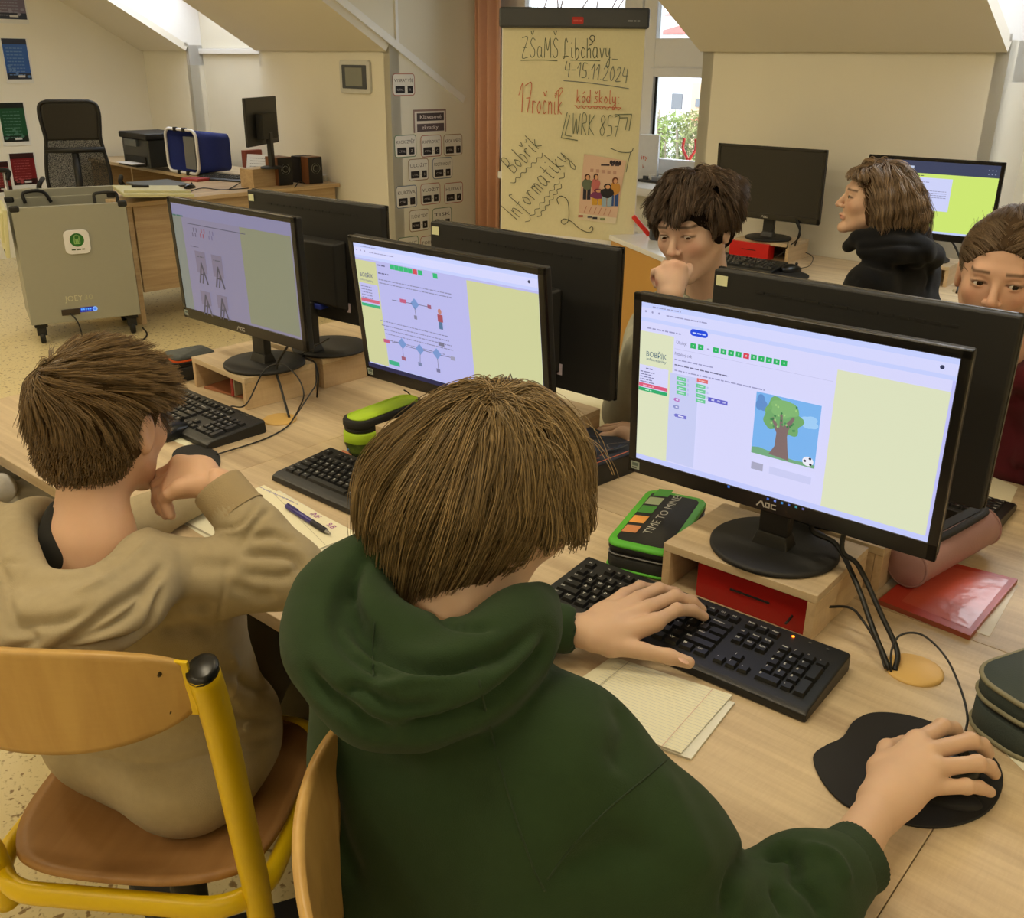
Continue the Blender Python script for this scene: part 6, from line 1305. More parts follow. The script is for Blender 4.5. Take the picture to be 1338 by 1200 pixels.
def school_chair(x, y, rz, label, seat_h=.455, back=(.795, .925), bw=.20):
    t = thing('school_chair', label, 'chair', (x, y, 0), rz, None)
    def seatf(u, v):
        a, c_ = sq(u, v); return (a*.205, c_*.205, seat_h+.012*a*a-.018*math.exp(-((c_+.25)**2)*3)*(1-a*a)+(.02*max(0, -c_-.75)*4 if c_ < 0 else -.03*max(0, c_-.6)))
    b = shell(MB(), seatf, 28, 28, .011); b.build('seat', BEECHS, t)
    b = MB(); pts = [(px*1.0, py*1.0, seat_h-.022) for px, py in rrect(.415, .41, .085, 8)]
    b.tube(pts, .019, 10, closed=True, flat=.75); b.build('seat_rim', YEL_, t)
    for s in (-1, 1):
        pts = spline([(s*.196, -.165, seat_h-.085), (s*.198, -.175, seat_h+.0), (s*.200, -.190, seat_h+.07), (s*.203, -.235, back[0]-.02), (s*.205, -.266, .885)], 6)
        b = MB(); b.tube(pts, .0185, 14, flat=1.25); b.build('back_post', YEL_, t)
        b = MB(); e = Vector(pts[-1]); d_ = (Vector(pts[-1])-Vector(pts[-2])).normalized(); b.tube([e-d_*.004, e+d_*.003, e+d_*.006], [.0190, .0188, .013], 14, flat=1.22); b.build('end_cap', mat('black_gloss_plastic', (.08, .085, .09)), t)
        zc = (back[0]+back[1])/2; yy = np.interp(zc, [p[2] for p in pts], [p[1] for p in pts])
        m_ = MB(); m_.T = Matrix.Translation((s*.170, yy-.014+.003, zc)) @ Matrix.Rotation(.16, 4, 'X'); m_.box((0, 0, 0), (.045, .005, .085)); pl_ = m_.build('mounting_plate', YEL_, t, bevel=.001)
        for dz_ in (-.03, .03): b = MB(); b.lathe([(.005, 0), (.005, .002), (.002, .0025)], (0, 0, 0), 12, axis='y'); b.build('screw', mat('dark_screw', (.25, .2, .1), .4, metal=.6), pl_, loc=(s*.160, yy-.022+dz_*-.16, zc+dz_), rot=(0, 0, PI))
    def backf(u, v):
        a, c_ = sq(u, v, 2.6); z = (back[0]+back[1])/2+c_*(back[1]-back[0])/2-.03*(1-a*a)*0; yb_ = -.235-(z-back[0])*.17
        return (a*bw, yb_-.012-.055*(1-a*a), z-.018*(1-a*a)*(1 if c_ < 0 else -.6))
    b = shell(MB(), lambda u, v: backf(u, v), 32, 16, .010); b.build('backrest', BEECH, t)
    b = MB(); b.lathe([(.03, .10), (.03, seat_h-.05), (.06, seat_h-.03)], (0, 0, 0), 20); b.build('column', BLKM, t)
    for k in range(4):
        a = PI/4+k*PI/2; b = MB(); b.T = Matrix.Rotation(a, 4, 'Z')
        b.add([(.0, -.035, .06), (.30, -.028, .0), (.30, .028, .0), (.0, .035, .06), (.0, -.035, .12), (.30, -.028, .035), (.30, .028, .035), (.0, .035, .12)], [(3, 2, 1, 0), (4, 5, 6, 7), (0, 1, 5, 4), (1, 2, 6, 5), (2, 3, 7, 6), (3, 0, 4, 7)]); b.build('foot', BLKM, t, bevel=.004)
    return t
school_chair(-1.218, .585, .62, 'yellow framed beech chair under the beige hoodie boy')
school_chair(-.352, .622, -.85, 'beech and yellow chair behind the green hoodie boy')
school_chair(-1.13, 2.27, PI-.1, 'beech and yellow chair the grey sweater boy sits on')
school_chair(-.45, 2.36, PI, 'beech and yellow chair the maroon hoodie girl sits on')
school_chair(-1.04, 3.02, 1.25, 'beech and yellow chair behind the black hoodie girl')
# ================================================================ PEOPLE: smooth signed-distance bodies, meshed by surface nets
from mathutils.bvhtree import BVHTree
class Sdf:
    def __init__(s): s.p = []
    def cap(s, a, b, r1, r2=None, k=.02, op=1): s.p.append(('c', np.array(a, float), np.array(b, float), r1, r1 if r2 is None else r2, k, op)); return s
    def ell(s, c, r, R=None, k=.02, op=1): s.p.append(('e', np.array(c, float), np.array(r, float), None if R is None else np.array(R, float), 0, k, op)); return s
    def chain(s, pts, rad, k=.012, op=1):
        for i in range(len(pts)-1): s.cap(pts[i], pts[i+1], rad[i], rad[i+1], k, op)
        return s
    def dist(s, pr, P):
        if pr[0] == 'c':
            _, a, b, r1, r2, k, op = pr; ba = (b-a).astype(np.float32); pa = P-a.astype(np.float32); t = np.clip(pa@ba/max(1e-12, float(ba@ba)), 0, 1)
            q = pa-t[..., None]*ba; return np.sqrt(np.einsum('...i,...i', q, q))-(r1+(r2-r1)*t)
        _, c, r, R, _z, k, op = pr; q = P-c.astype(np.float32)
        if R is not None: q = q@R.astype(np.float32)
        k0 = np.sqrt(np.sum((q/r.astype(np.float32))**2, -1)); k1 = np.sqrt(np.sum((q/(r*r).astype(np.float32))**2, -1)); return k0*(k0-1)/np.maximum(k1, 1e-6)
    def mesh(s, h, smooth=2):
        lo = np.full(3, 9e9); hi = -lo; bb = []
        for pr in s.p:
            if pr[0] == 'c': m = max(pr[3], pr[4]); l = np.minimum(pr[1], pr[2])-m; u = np.maximum(pr[1], pr[2])+m
            else: m = pr[2].max() if pr[3] is not None else pr[2]; l = pr[1]-m; u = pr[1]+m
            bb.append((l, u))
            if pr[6] == 1: lo = np.minimum(lo, l); hi = np.maximum(hi, u)
        lo -= 3*h+.01; hi += 3*h+.01; n = np.ceil((hi-lo)/h).astype(int)+1; F = np.full(n, 1.0, np.float32)
        ax = [(lo[i]+h*np.arange(n[i])).astype(np.float32) for i in range(3)]
        for pr, (l, u) in zip(s.p, bb):
            k = pr[5]; m = k+2.5*h
            i0 = np.clip(np.floor((l-m-lo)/h).astype(int), 0, n-1); i1 = np.clip(np.ceil((u+m-lo)/h).astype(int)+1, 1, n)
            if np.any(i1 <= i0): continue
            sl_ = tuple(slice(a, b) for a, b in zip(i0, i1)); P = np.stack(np.meshgrid(*[ax[i][sl_[i]] for i in range(3)], indexing='ij'), -1)
            d = s.dist(pr, P); f = F[sl_]
            if pr[6] == 1: w = np.clip(.5+.5*(f-d)/k, 0, 1); F[sl_] = f*(1-w)+d*w-k*w*(1-w)
            else: w = np.clip(.5-.5*(f+d)/k, 0, 1); F[sl_] = f*(1-w)-d*w+k*w*(1-w)
        S = F < 0; c = np.zeros(n-1, np.int8)
        for dx in (0, 1):
            for dy in (0, 1):
                for dz in (0, 1): c += S[dx:n[0]-1+dx, dy:n[1]-1+dy, dz:n[2]-1+dz]
        act = np.argwhere((c > 0) & (c < 8)); idx = np.full(n-1, -1, np.int32); idx[tuple(act.T)] = np.arange(len(act))
        acc = np.zeros((len(act), 3)); cnt = np.zeros(len(act))
        co = [(0, 0, 0), (1, 0, 0), (0, 1, 0), (1, 1, 0), (0, 0, 1), (1, 0, 1), (0, 1, 1), (1, 1, 1)]
        for i in range(8):
            for b_ in (1, 2, 4):
                if i & b_: continue
                j = i | b_; A = co[i]; B = co[j]; fa = F[act[:, 0]+A[0], act[:, 1]+A[1], act[:, 2]+A[2]]; fb = F[act[:, 0]+B[0], act[:, 1]+B[1], act[:, 2]+B[2]]
                m = (fa < 0) != (fb < 0); t = np.where(m, fa/np.where(m, fa-fb, 1), 0)
                for q in range(3): acc[:, q] += np.where(m, A[q]+t*(B[q]-A[q]), 0)
                cnt += m
        V = lo+(act+acc/cnt[:, None])*h; Q = []
        for a in range(3):
            b_, c_ = (a+1) % 3, (a+2) % 3; sa = [slice(None)]*3; sb = [slice(None)]*3; sa[a] = slice(0, -1); sb[a] = slice(1, None)
            e = np.argwhere(S[tuple(sa)] != S[tuple(sb)]); e = e[(e[:, b_] > 0) & (e[:, c_] > 0) & (e[:, b_] < n[b_]-1) & (e[:, c_] < n[c_]-1)]
            o = np.zeros(3, int); ob = o.copy(); ob[b_] = 1; oc_ = o.copy(); oc_[c_] = 1
            q = np.stack([idx[tuple((e-ob-oc_).T)], idx[tuple((e-oc_).T)], idx[tuple(e.T)], idx[tuple((e-ob).T)]], 1)
            fl_ = ~S[tuple(e.T)]; q[fl_] = q[fl_][:, ::-1]; Q.append(q)
        Q = np.concatenate(Q); Q = Q[(Q >= 0).all(1)]
        return relax(V, Q, smooth), Q
def relax(V, Q, it, f=.5):
    E = np.concatenate([Q[:, [0, 1]], Q[:, [1, 2]], Q[:, [2, 3]], Q[:, [3, 0]]]); E = np.concatenate([E, E[:, ::-1]])
    n = np.bincount(E[:, 0], minlength=len(V)).astype(float); n[n == 0] = 1
    for _ in range(it):
        A = np.stack([np.bincount(E[:, 0], V[E[:, 1], q], len(V)) for q in range(3)], 1)/n[:, None]; V = V+(A-V)*f
    return V
def vnorm(V, Q):
    N = np.cross(V[Q[:, 2]]-V[Q[:, 0]], V[Q[:, 3]]-V[Q[:, 1]]); R = np.stack([sum(np.bincount(Q[:, j], N[:, q], len(V)) for j in range(4)) for q in range(3)], 1)
    return R/np.maximum(np.linalg.norm(R, axis=1), 1e-12)[:, None]
def mkmesh(name, V, Q, mats, parent=None, col=None, mi=None):
    me = bpy.data.meshes.new(name); V = np.asarray(V, np.float32); Q = np.asarray(Q, np.int32); k = Q.shape[1]
    me.vertices.add(len(V)); me.vertices.foreach_set('co', V.ravel()); me.loops.add(Q.size); me.loops.foreach_set('vertex_index', Q.ravel()); me.polygons.add(len(Q))
    me.polygons.foreach_set('loop_start', np.arange(0, Q.size, k, dtype=np.int32)); me.polygons.foreach_set('loop_total', np.full(len(Q), k, np.int32)); me.polygons.foreach_set('use_smooth', np.ones(len(Q), bool))
    for m in (mats if isinstance(mats, (list, tuple)) else [mats]): me.materials.append(m)
    if mi is not None: me.polygons.foreach_set('material_index', mi)
    if col is not None:
        a = me.color_attributes.new('col', 'FLOAT_COLOR', 'POINT'); c = np.ones((len(V), 4), np.float32); c[:, :3] = col; a.data.foreach_set('color', c.ravel())
    me.update(calc_edges=True); me.validate(); o = bpy.data.objects.new(name, me); COL.objects.link(o)
    if parent: o.parent = parent; o.matrix_parent_inverse = parent.matrix_world.inverted()
    return o
def ray_hits(V, Q, pts, D_=False):
    """points of a garment under given directions from the room camera position"""
    t = BVHTree.FromPolygons([tuple(v) for v in V], [tuple(q) for q in Q]); out = []
    for px, py in pts:
        d = Vector(ray(px, py)).normalized(); h = t.ray_cast(Vector(CAM), d)
        if h[0] is not None: out.append(np.array(h[0]))
    return out
def folds(V, Q, L):
    """press grooves (h<0) or raise ridges (h>0) along lines on the cloth"""
    if not L: return V
    t = BVHTree.FromPolygons([tuple(v) for v in V], [tuple(q) for q in Q]); N = vnorm(V, Q); D_ = np.zeros(len(V))
    for pts, w, h in L:
        pp_ = spline([(*p, 0) for p in pts], 8) if len(pts) > 2 else [np.array((*p, 0), float) for p in np.linspace(pts[0], pts[1], 14)]; H = []
        for p in pp_:
            hh = t.ray_cast(Vector(CAM), Vector(ray(p[0], p[1])).normalized())
            if hh[0] is not None: H.append(np.array(hh[0]))
        if len(H) < 2: continue
        H = np.array(H); lo, hi = H.min(0)-3*w, H.max(0)+3*w; m = np.where(((V > lo) & (V < hi)).all(1))[0]
        if not len(m): continue
        P = V[m]; best = np.full(len(m), 9e9); bt = np.zeros(len(m)); L_ = len(H)-1
        for i in range(L_):
            ba = H[i+1]-H[i]; pa = P-H[i]; tt_ = np.clip(pa@ba/max(1e-12, ba@ba), 0, 1); dd = np.linalg.norm(pa-tt_[:, None]*ba, axis=1); u = dd < best; best[u] = dd[u]; bt[u] = (i+tt_[u])/L_
        D_[m] += h*np.exp(-(best/w)**2)*np.clip(np.minimum(bt, 1-bt)*5+.15, 0, 1)
    return V+N*D_[:, None]
def wrinkle(V, Q, amp, sc, seed, ani=None):
    r = np.random.default_rng(seed); N = vnorm(V, Q); d = np.zeros(len(V)); X = V if ani is None else V@np.diag(ani)
    for o in range(4):
        for _ in range(3):
            k = r.normal(size=3)*sc*(1.6**o); k2 = r.normal(size=3)*sc*.6; d += np.sin(X@k+r.uniform(0, 6)+1.6*np.sin(X@k2+r.uniform(0, 6)))*(.55**o)
    return V+N*(d*amp/3)[:, None]
def A3(T, p): return np.array(T @ Vector(p))
def pv(px, py, h): return np.array(on_z(px, py, D+h))
# ---- skin
SK = attr_mat('skin', .48, spec=.35, noise=.03); _b = SK.node_tree.nodes['Principled BSDF']; _b.inputs['Subsurface Weight'].default_value = .12; _b.inputs['Subsurface Radius'].default_value = (.6, .25, .12); _b.inputs['Subsurface Scale'].default_value = .01
EYEW = mat('eye_white', (.86, .84, .82), .2); 
def head_sdf(S, T, s=1.0, neck=None, fem=0):
    def p(x, y, z): return A3(T, (x*s, y*s, z*s))
    R = np.array(T.to_3x3())
    S.ell(p(0, -.012, .028), np.array((.073, .091, .078))*s, R, .02).ell(p(0, .020, -.030), np.array((.060, .064, .080))*s, R, .03)
    for g in (-1, 1):
        S.cap(p(g*.050, .0, -.048), p(g*.016, .066, -.097), .017*s, .013*s, .02).ell(p(g*.036, .056, -.022), np.array((.021, .020, .018))*s, R, .02)
    S.ell(p(0, .074, -.098), np.array((.015, .012, .013))*s, R, .016).cap(p(-.032, .072, .020), p(.032, .072, .020), .012*s, None, .014)
    for g in (-1, 1): S.ell(p(g*.031, .091, .001), np.array((.017, .013, .011))*s, R, .010, -1)
    S.cap(p(0, .082, .008), p(0, .102, -.027), .0058*s, .0090*s, .008); S.ell(p(0, .097, -.028), np.array((.010, .009, .008))*s, R, .005)
    for g in (-1, 1):
        S.ell(p(g*.0115, .092, -.031), np.array((.0065, .008, .006))*s, R, .004).ell(p(g*.006, .098, -.038), np.array((.003, .004, .0025))*s, R, .0025, -1)
        S.ell(p(g*.030, .070, .001), np.array((.0145, .0140, .0140))*s, None, .003).ell(p(g*.030, .085, .0), np.array((.0125, .008, .0037))*s, R, .0015, -1)
        S.ell(p(g*.074, -.006, -.010), np.array((.0075, .018, .031))*s, R, .006).ell(p(g*.083, -.003, -.007), np.array((.006, .010, .019))*s, R, .004, -1)
    S.cap(p(-.017, .078, -.0605), p(0, .0865, -.0575), .004*s, .0048*s, .004).cap(p(.017, .078, -.0605), p(0, .0865, -.0575), .004*s, .0048*s, .004)
    S.cap(p(-.013, .080, -.068), p(.013, .080, -.068), .0055*s, None, .005); S.cap(p(-.019, .084, -.0635), p(.019, .084, -.0635), .0014*s, None, .002, -1)
    if neck is not None: S.cap(p(0, -.028, -.055), neck, .047*s, .050*s, .03)
def face_col(V, T, s, base, brow, lip=(.72, .42, .38), nails=()):
    Ti = np.array(T.inverted()); X = (V@Ti[:3, :3].T+Ti[:3, 3])/s; c = np.tile(np.array(lin(base), np.float32), (len(V), 1)); ax_ = np.abs(X[:, 0])
    def mix(w, col): 
        w = np.clip(w, 0, 1)[:, None]; c[:] = c*(1-w)+np.array(lin(col))*w
    face = X[:, 1] > .03
    w = np.exp(-((ax_-.042)/.016)**2-((X[:, 2]+.028)/.018)**2)*.35*face; mix(w, (base[0]*.98, base[1]*.78, base[2]*.76))
    w = np.exp(-(ax_/.012)**2-((X[:, 2]+.03)/.012)**2)*.25*face; mix(w, (base[0]*.98, base[1]*.80, base[2]*.78))
    d = np.abs(X[:, 2]-(.0235-.06*np.maximum(0, ax_-.030)+.04*np.minimum(0, ax_-.030))); w = np.clip(1.4-d/.0032, 0, 1)*((ax_ > .013) & (ax_ < .049) & (X[:, 1] > .05)); mix(w*.85, brow)
    d = np.hypot(np.maximum(0, ax_-.014)*1.2, X[:, 2]+.0635+.0+.0); w = np.clip(1.6-d/.0062, 0, 1)*(X[:, 1] > .074); mix(w*.8, lip)
    d = np.hypot((ax_-.030)/.0135, (X[:, 2]-.0005)/.0055); w = np.clip((1.28-d)*4, 0, 1)*(X[:, 1] > .06)*(X[:, 2] > -.001); mix(w*.75, (.22, .15, .12))
    w = np.exp(-((ax_-.03)/.016)**2-((X[:, 2]+.010)/.006)**2)*.3*face; mix(w, (base[0]*.82, base[1]*.70, base[2]*.68))
    return c
def eyes(T, s, par, look=(0, 0), iris=(.25, .16, .09)):
    for g in (-1, 1):
        c = T @ Vector((g*.030*s, .0695*s, .001*s)); b = MB(); b.lathe([(.0130*s*math.sin(a), .0130*s*math.cos(a)) for a in [PI*i/14+1e-3 for i in range(15)]], (0, 0, 0), 24, caps=False)
        b.k = 1; n_ = 10; R_ = .0131*s
        for k_, (a0, a1) in ((1, (.0, .52)), (2, (.0, .24))):
            b.k = k_; R_ += .00012; b.lathe([(R_*math.sin(a), R_*math.cos(a)) for a in (.001, a1*.5, a1)], (0, 0, 0), 18, caps=False)
        o = b.build('eye', [EYEW, mat('iris_%d' % int(iris[0]*100), iris, .15), mat('pupil', (.02, .02, .02), .1)], par)
        d = (T.to_3x3() @ Vector((math.sin(look[0]), math.cos(look[0])*math.cos(look[1]), math.sin(look[1])))).normalized()
        o.matrix_world = Matrix.Translation(c) @ d.to_track_quat('Z', 'Y').to_matrix().to_4x4()
def hand_sdf(S, wr, forearm, mcp, fingers, thumb, rw=.024, scale=1.0, cup=.0):
    """wr wrist, forearm a point up the arm, mcp 4 knuckles (index..little), fingers: per finger list of joints after the knuckle, thumb: joints from its base"""
    wr = np.array(wr); k = scale
    S.cap(forearm, wr, rw*1.12*k, rw*k*.92, .02)
    rr_ = [.0125, .0122, .0115, .0105]
    for i, m in enumerate(mcp):
        m = np.array(m); off = (m-np.mean(mcp, 0))*.42; S.cap(wr+off*1.0, m, .0150*k, rr_[i]*k*.95, .016)
    S.cap(wr+(np.array(mcp[0])-wr)*.35, wr+(np.array(mcp[3])-wr)*.45, .0145*k, .013*k, .02)
    for i, f in enumerate(fingers):
        pts = [np.array(mcp[i])]+[np.array(q) for q in f]; r0 = [.0098, .0100, .0095, .0085][i]*k; rad = [r0*1.12, r0*.99, r0*.90, r0*.80][:len(pts)]
        S.chain(pts, rad, .0045)
        if len(pts) > 2: S.ell(pts[1], np.array([r0*1.04]*3), None, .003)
    t = [np.array(q) for q in thumb]; S.cap(wr+(t[0]-wr)*.2, t[0], .015*k, .0155*k, .016); S.chain(t, [.0145*k, .0115*k, .0108*k, .0088*k][:len(t)], .006)
    S.cap(t[0], np.array(mcp[0]), .010*k, .009*k, .014)
# ---- hair
def hairmat(name, c, isl=.35):
    if name in MATS: return MATS[name]
    m = mat(name, c, .42, noise=.25, nscale=25, island=isl, spec=.45); b_ = m.node_tree.nodes['Principled BSDF']; b_.inputs['Anisotropic'].default_value = .5; return m
def strands(name, paths, rad, m, parent, sides=3):
    """paths (n,k,3), rad (n,k)"""
    n, k, _ = paths.shape; t = np.gradient(paths, axis=1); t /= np.maximum(np.linalg.norm(t, axis=2), 1e-9)[..., None]
    up = np.zeros_like(t); up[..., 2] = 1; up[..., 0] = .31; a = np.cross(t, up); a /= np.maximum(np.linalg.norm(a, axis=2), 1e-9)[..., None]; b_ = np.cross(t, a)
    V = np.stack([paths+(a*math.cos(2*PI*q/sides)+b_*math.sin(2*PI*q/sides))*rad[..., None] for q in range(sides)], 2).reshape(-1, 3)
    base = (np.arange(n)*k*sides)[:, None, None]+(np.arange(k-1)*sides)[None, :, None]+np.arange(sides)[None, None, :]; nx = base-np.arange(sides)+(np.arange(sides)+1) % sides
    Q = np.stack([base, nx, nx+sides, base+sides], -1).reshape(-1, 4); return mkmesh(name, V, Q, m, parent)
def grow(T, s, roots, comb, C, R, steps, ds, lift, seed, freeze=None, noise=.15):
    """walk strands over the skull shell in head space; returns world paths"""
    r = np.random.default_rng(seed); p = roots.copy(); out = [p.copy()]; C = np.array(C); R = np.array(R); live = np.ones(len(p), bool); wob = r.normal(size=p.shape)*noise
    for k in range(steps):
        d = comb(p, k/steps)+wob; wob = wob*.85+r.normal(size=p.shape)*noise*.5; q = (p-C)/R; nrm = q/R; nrm /= np.maximum(np.linalg.norm(nrm, axis=1), 1e-9)[:, None]; l = np.linalg.norm(q, axis=1)
        on = l < 1+lift+.04; dn = np.sum(d*nrm, 1); d = d-np.where(on & (dn < 0), dn, 0)[:, None]*nrm
        d /= np.maximum(np.linalg.norm(d, axis=1), 1e-9)[:, None]; dd = ds if np.isscalar(ds) else ds[:, None]; pn = p+d*dd*live[:, None]
        q = (pn-C)/R; l = np.linalg.norm(q, axis=1); ins = l < 1+lift; tgt = 1+lift*min(1, (k+1)/3.0); pn = np.where(ins[:, None], C+q/np.maximum(l, 1e-9)[:, None]*tgt[:, None]*R, pn)
        if freeze is not None: live &= ~freeze(pn)
        p = np.where(live[:, None], pn, p); out.append(p.copy())
    P = np.stack(out, 1)*s; Tn = np.array(T); return P@Tn[:3, :3].T+Tn[:3, 3]
def clump(G, per, spread, seed, flare=1.0):
    r = np.random.default_rng(seed); n, k, _ = G.shape; P = np.repeat(G, per, 0); o = r.normal(size=(n*per, 1, 3))*spread; o2 = r.normal(size=(n*per, 1, 3))*spread*flare; w = np.linspace(0, 1, k)[None, :, None]
    cut = r.uniform(.78, 1, n*per); kk = (np.arange(k)[None]*cut[:, None]); i0 = np.floor(kk).astype(int); f = (kk-i0)[..., None]; i1 = np.minimum(i0+1, k-1); rr = np.arange(n*per)[:, None]
    P = P[rr, i0]*(1-f)+P[rr, i1]*f; return P+o*(1-.35*w)+o2*w*w*.5
def sphere_roots(n, C, R, ok, seed):
    r = np.random.default_rng(seed); out = []
    while len(out) < n:
        v = r.normal(size=3); v /= np.linalg.norm(v); p = np.array(C)+np.array(R)*v
        if ok(p): out.append(p)
    return np.array(out)
def hair_cap(T, s, prims, m, par, h=.0035, name='hair', wr=.0):
    S = Sdf(); R = np.array(T.to_3x3())
    for c, r, k, op in prims: S.ell(A3(T, np.array(c)*s), np.array(r)*s, R, k, op)
    V, Q = S.mesh(h, 3); V = wrinkle(V, Q, wr, 90, 5) if wr else V; return mkmesh(name, V, Q, m, par)
def headT(c, face, pitch=0, roll=0):
    """head frame at c (desk-level z), looking along face (xy), pitch<0 looks down"""
    f = Vector((face[0], face[1], 0)).normalized(); x = Vector((f.y, -f.x, 0)); z = Vector((0, 0, 1)); M_ = Matrix((( x.x, f.x, z.x), (x.y, f.y, z.y), (x.z, f.z, z.z))).to_4x4()
    return Matrix.Translation((c[0], c[1], c[2]+D)) @ M_ @ Matrix.Rotation(pitch, 4, 'X') @ Matrix.Rotation(roll, 4, 'Y')
def W_(*p): return np.array((p[0], p[1], p[2]+D), float)
def cloth(name, S, h, m, par, fl=(), wr=0, wsc=30, seed=1, smooth=3, ani=None):
    V, Q = S.mesh(h, smooth)
    if wr: V = wrinkle(V, Q, wr, wsc, seed, ani)
    V = folds(V, Q, fl); V = relax(V, Q, 1, .4); return mkmesh(name, V, Q, m, par), V, Q
def seam(V, Q, pts, par, m, r=.0011, name='seam'):
    H = ray_hits(V, Q, [(p[0], p[1]) for p in spline([(*p, 0) for p in pts], 8)])
    if len(H) > 2: b = MB(); b.tube(spline([tuple(h) for h in H[::2]], 3), r, 5); o = b.build(name, m); o.parent = par; o.matrix_parent_inverse = par.matrix_world.inverted(); return o
def body_mesh(label, parts, col):
    V = []; Q = []; n = 0
    for v, q in parts: V.append(v); Q.append(q+n); n += len(v)
    V = np.concatenate(V); Q = np.concatenate(Q); o = mkmesh('person', V, Q, SK, None, col(V)); return tag(o, label, 'person')
def fabric(name, c, rough=.9, bump=.35): return mat(name, c, rough, noise=.10, nscale=70, bump=bump, bscale=900, sheen=.06, spec=.12)
# ---------------------------------------------------------------- boy in the green hoodie (seen from behind)
SKIN1 = (.80, .665, .555)
GRNF = fabric('dark_green_sweat_fabric', (.155, .228, .13)); GRNR = mat('dark_green_rib', (.135, .205, .115), .9, bump=.5, bscale=500)
HT = headT((-.604, .672, .388), (.26, 1), -.34, .15); hs = 1.0
S = Sdf(); neck = W_(-.580, .585, .265); head_sdf(S, HT, hs, neck)
hv = S.mesh(.003, 1)
S = Sdf(); S.cap(neck, W_(-.55, .57, .15), .050, .05, .03); S.cap(W_(-.53, .55, .10), W_(-.48, .48, -.15), .05, .06, .05)
rS, lS = W_(-.435, .590, .195), W_(-.715, .595, .20); rE, lE = W_(-.278, .655, .030), W_(-.905, .83, .055)
rW = pv(1140, 1085, .040); lW = pv(772, 824, .046); rC = pv(1121, 1121, .045); lC = pv(736, 822, .046)
for a, b_, c_ in ((rS, rE, rW), (lS, lE, lW)): S.chain([W_(-.56, .57, .17), a, b_, b_+(c_-b_)*.9], [.045, .040, .033, .022], .02)
for g in (-.08, .08): S.chain([W_(-.50+g, .46, -.17), W_(-.50+g*1.6, .86, -.20), W_(-.50+g*1.6, .84, -.62), W_(-.50+g*1.6, .95, -.70)], [.055, .045, .035, .03], .03)
bv = S.mesh(.007, 2)
# right hand on the mouse, left hand on the keys
def z4(x, y, h): return pv(1000+x/3.75, 880+y/3.75, h)
S = Sdf(); mc = [z4(745, 335, .062), z4(800, 385, .066), z4(835, 465, .062), z4(800, 560, .050)]
hand_sdf(S, z4(560, 655, .040), rC-(rC-rE)*.15, mc,
    [[z4(868, 262, .056), z4(925, 272, .044), z4(950, 312, .032)], [z4(1005, 332, .060), z4(1062, 352, .048), z4(1090, 392, .034)], [z4(1040, 442, .056), z4(1095, 458, .046), z4(1122, 492, .032)], [z4(985, 555, .044), z4(1050, 560, .034), z4(1100, 582, .024)]],
    [z4(570, 470, .040), z4(600, 372, .034), z4(680, 352, .022), z4(770, 345, .018)], rw=.0245)
rh = S.mesh(.0021, 2)
def z6(x, y, h): return pv(690+x/3.041, 700+y/3.041, h)
S = Sdf(); mc2 = [z6(505, 345, .058), z6(480, 285, .062), z6(440, 248, .060), z6(385, 232, .052)]
hand_sdf(S, z6(240, 385, .046), lC+(lC-z6(240, 385, .046))*.5, mc2,
    [[z6(592, 295, .062), z6(655, 298, .050), z6(698, 322, .036)], [z6(585, 242, .066), z6(650, 262, .052), z6(690, 296, .036)], [z6(520, 212, .062), z6(585, 228, .050), z6(625, 258, .036)], [z6(445, 202, .052), z6(500, 212, .042), z6(540, 238, .034)]],
    [z6(330, 438, .038), z6(450, 458, .038), z6(560, 482, .034), z6(638, 505, .030)], rw=.0245)
lh = S.mesh(.0021, 2)
P1 = body_mesh('boy in a dark green hoodie with long brown hair, typing with his back to us', [hv, bv, rh, lh], lambda V: face_col(V, HT, hs, SKIN1, (.3, .2, .12)))
eyes(HT, hs, P1, (0, -.3))
def nail(p, q, up, par, w=.0058, l=.010):
    d = Vector(q)-Vector(p); m_ = frame_mat(p, d, Vector(up).cross(d)); b = MB(); b.lathe([(1, 0), (.9, .35), (.5, .7), (.01, .85)], (0, 0, 0), 16, caps=False)
    o = b.build('nail', mat('finger_nail', (.86, .70, .60), .3), par); o.matrix_world = m_ @ Matrix.Diagonal((l*.6, w, .002, 1)); return o
nail(z6(618, 498, .0405), z6(645, 506, .036), (0, 0, 1), P1, .0075, .014)
# hoodie
S = Sdf()
S.cap(W_(-.675, .58, .19), W_(-.45, .58, .19), .072, .066, .05)
S.cap(W_(-.630, .545, .11), W_(-.435, .55, .11), .092, .086, .06)
S.cap(W_(-.58, .515, .00), W_(-.415, .525, .00), .094, .094, .06)
S.cap(W_(-.555, .48, -.12), W_(-.40, .485, -.12), .100, .100, .06)
S.cap(W_(-.56, .44, -.20), W_(-.42, .44, -.20), .105, .105, .05)
S.cap(W_(-.565, .585, .23), W_(-.575, .60, .275), .085, .062, .05)
S.chain([rS, (rS+rE)/2+np.array((.006, -.008, .0)), rE], [.069, .067, .064], .05)
uR = (rC-rE)/np.linalg.norm(rC-rE); S.chain([rE, rE+(rC-rE)*.5+np.array((0, 0, .002)), rC-uR*.060, rC-uR*.030], [.060, .053, .046, .037], .025)
S.chain([lS, lE], [.072, .058], .04); S.chain([lE, lE+(lC-lE)*.6, lC], [.056, .048, .036], .03)
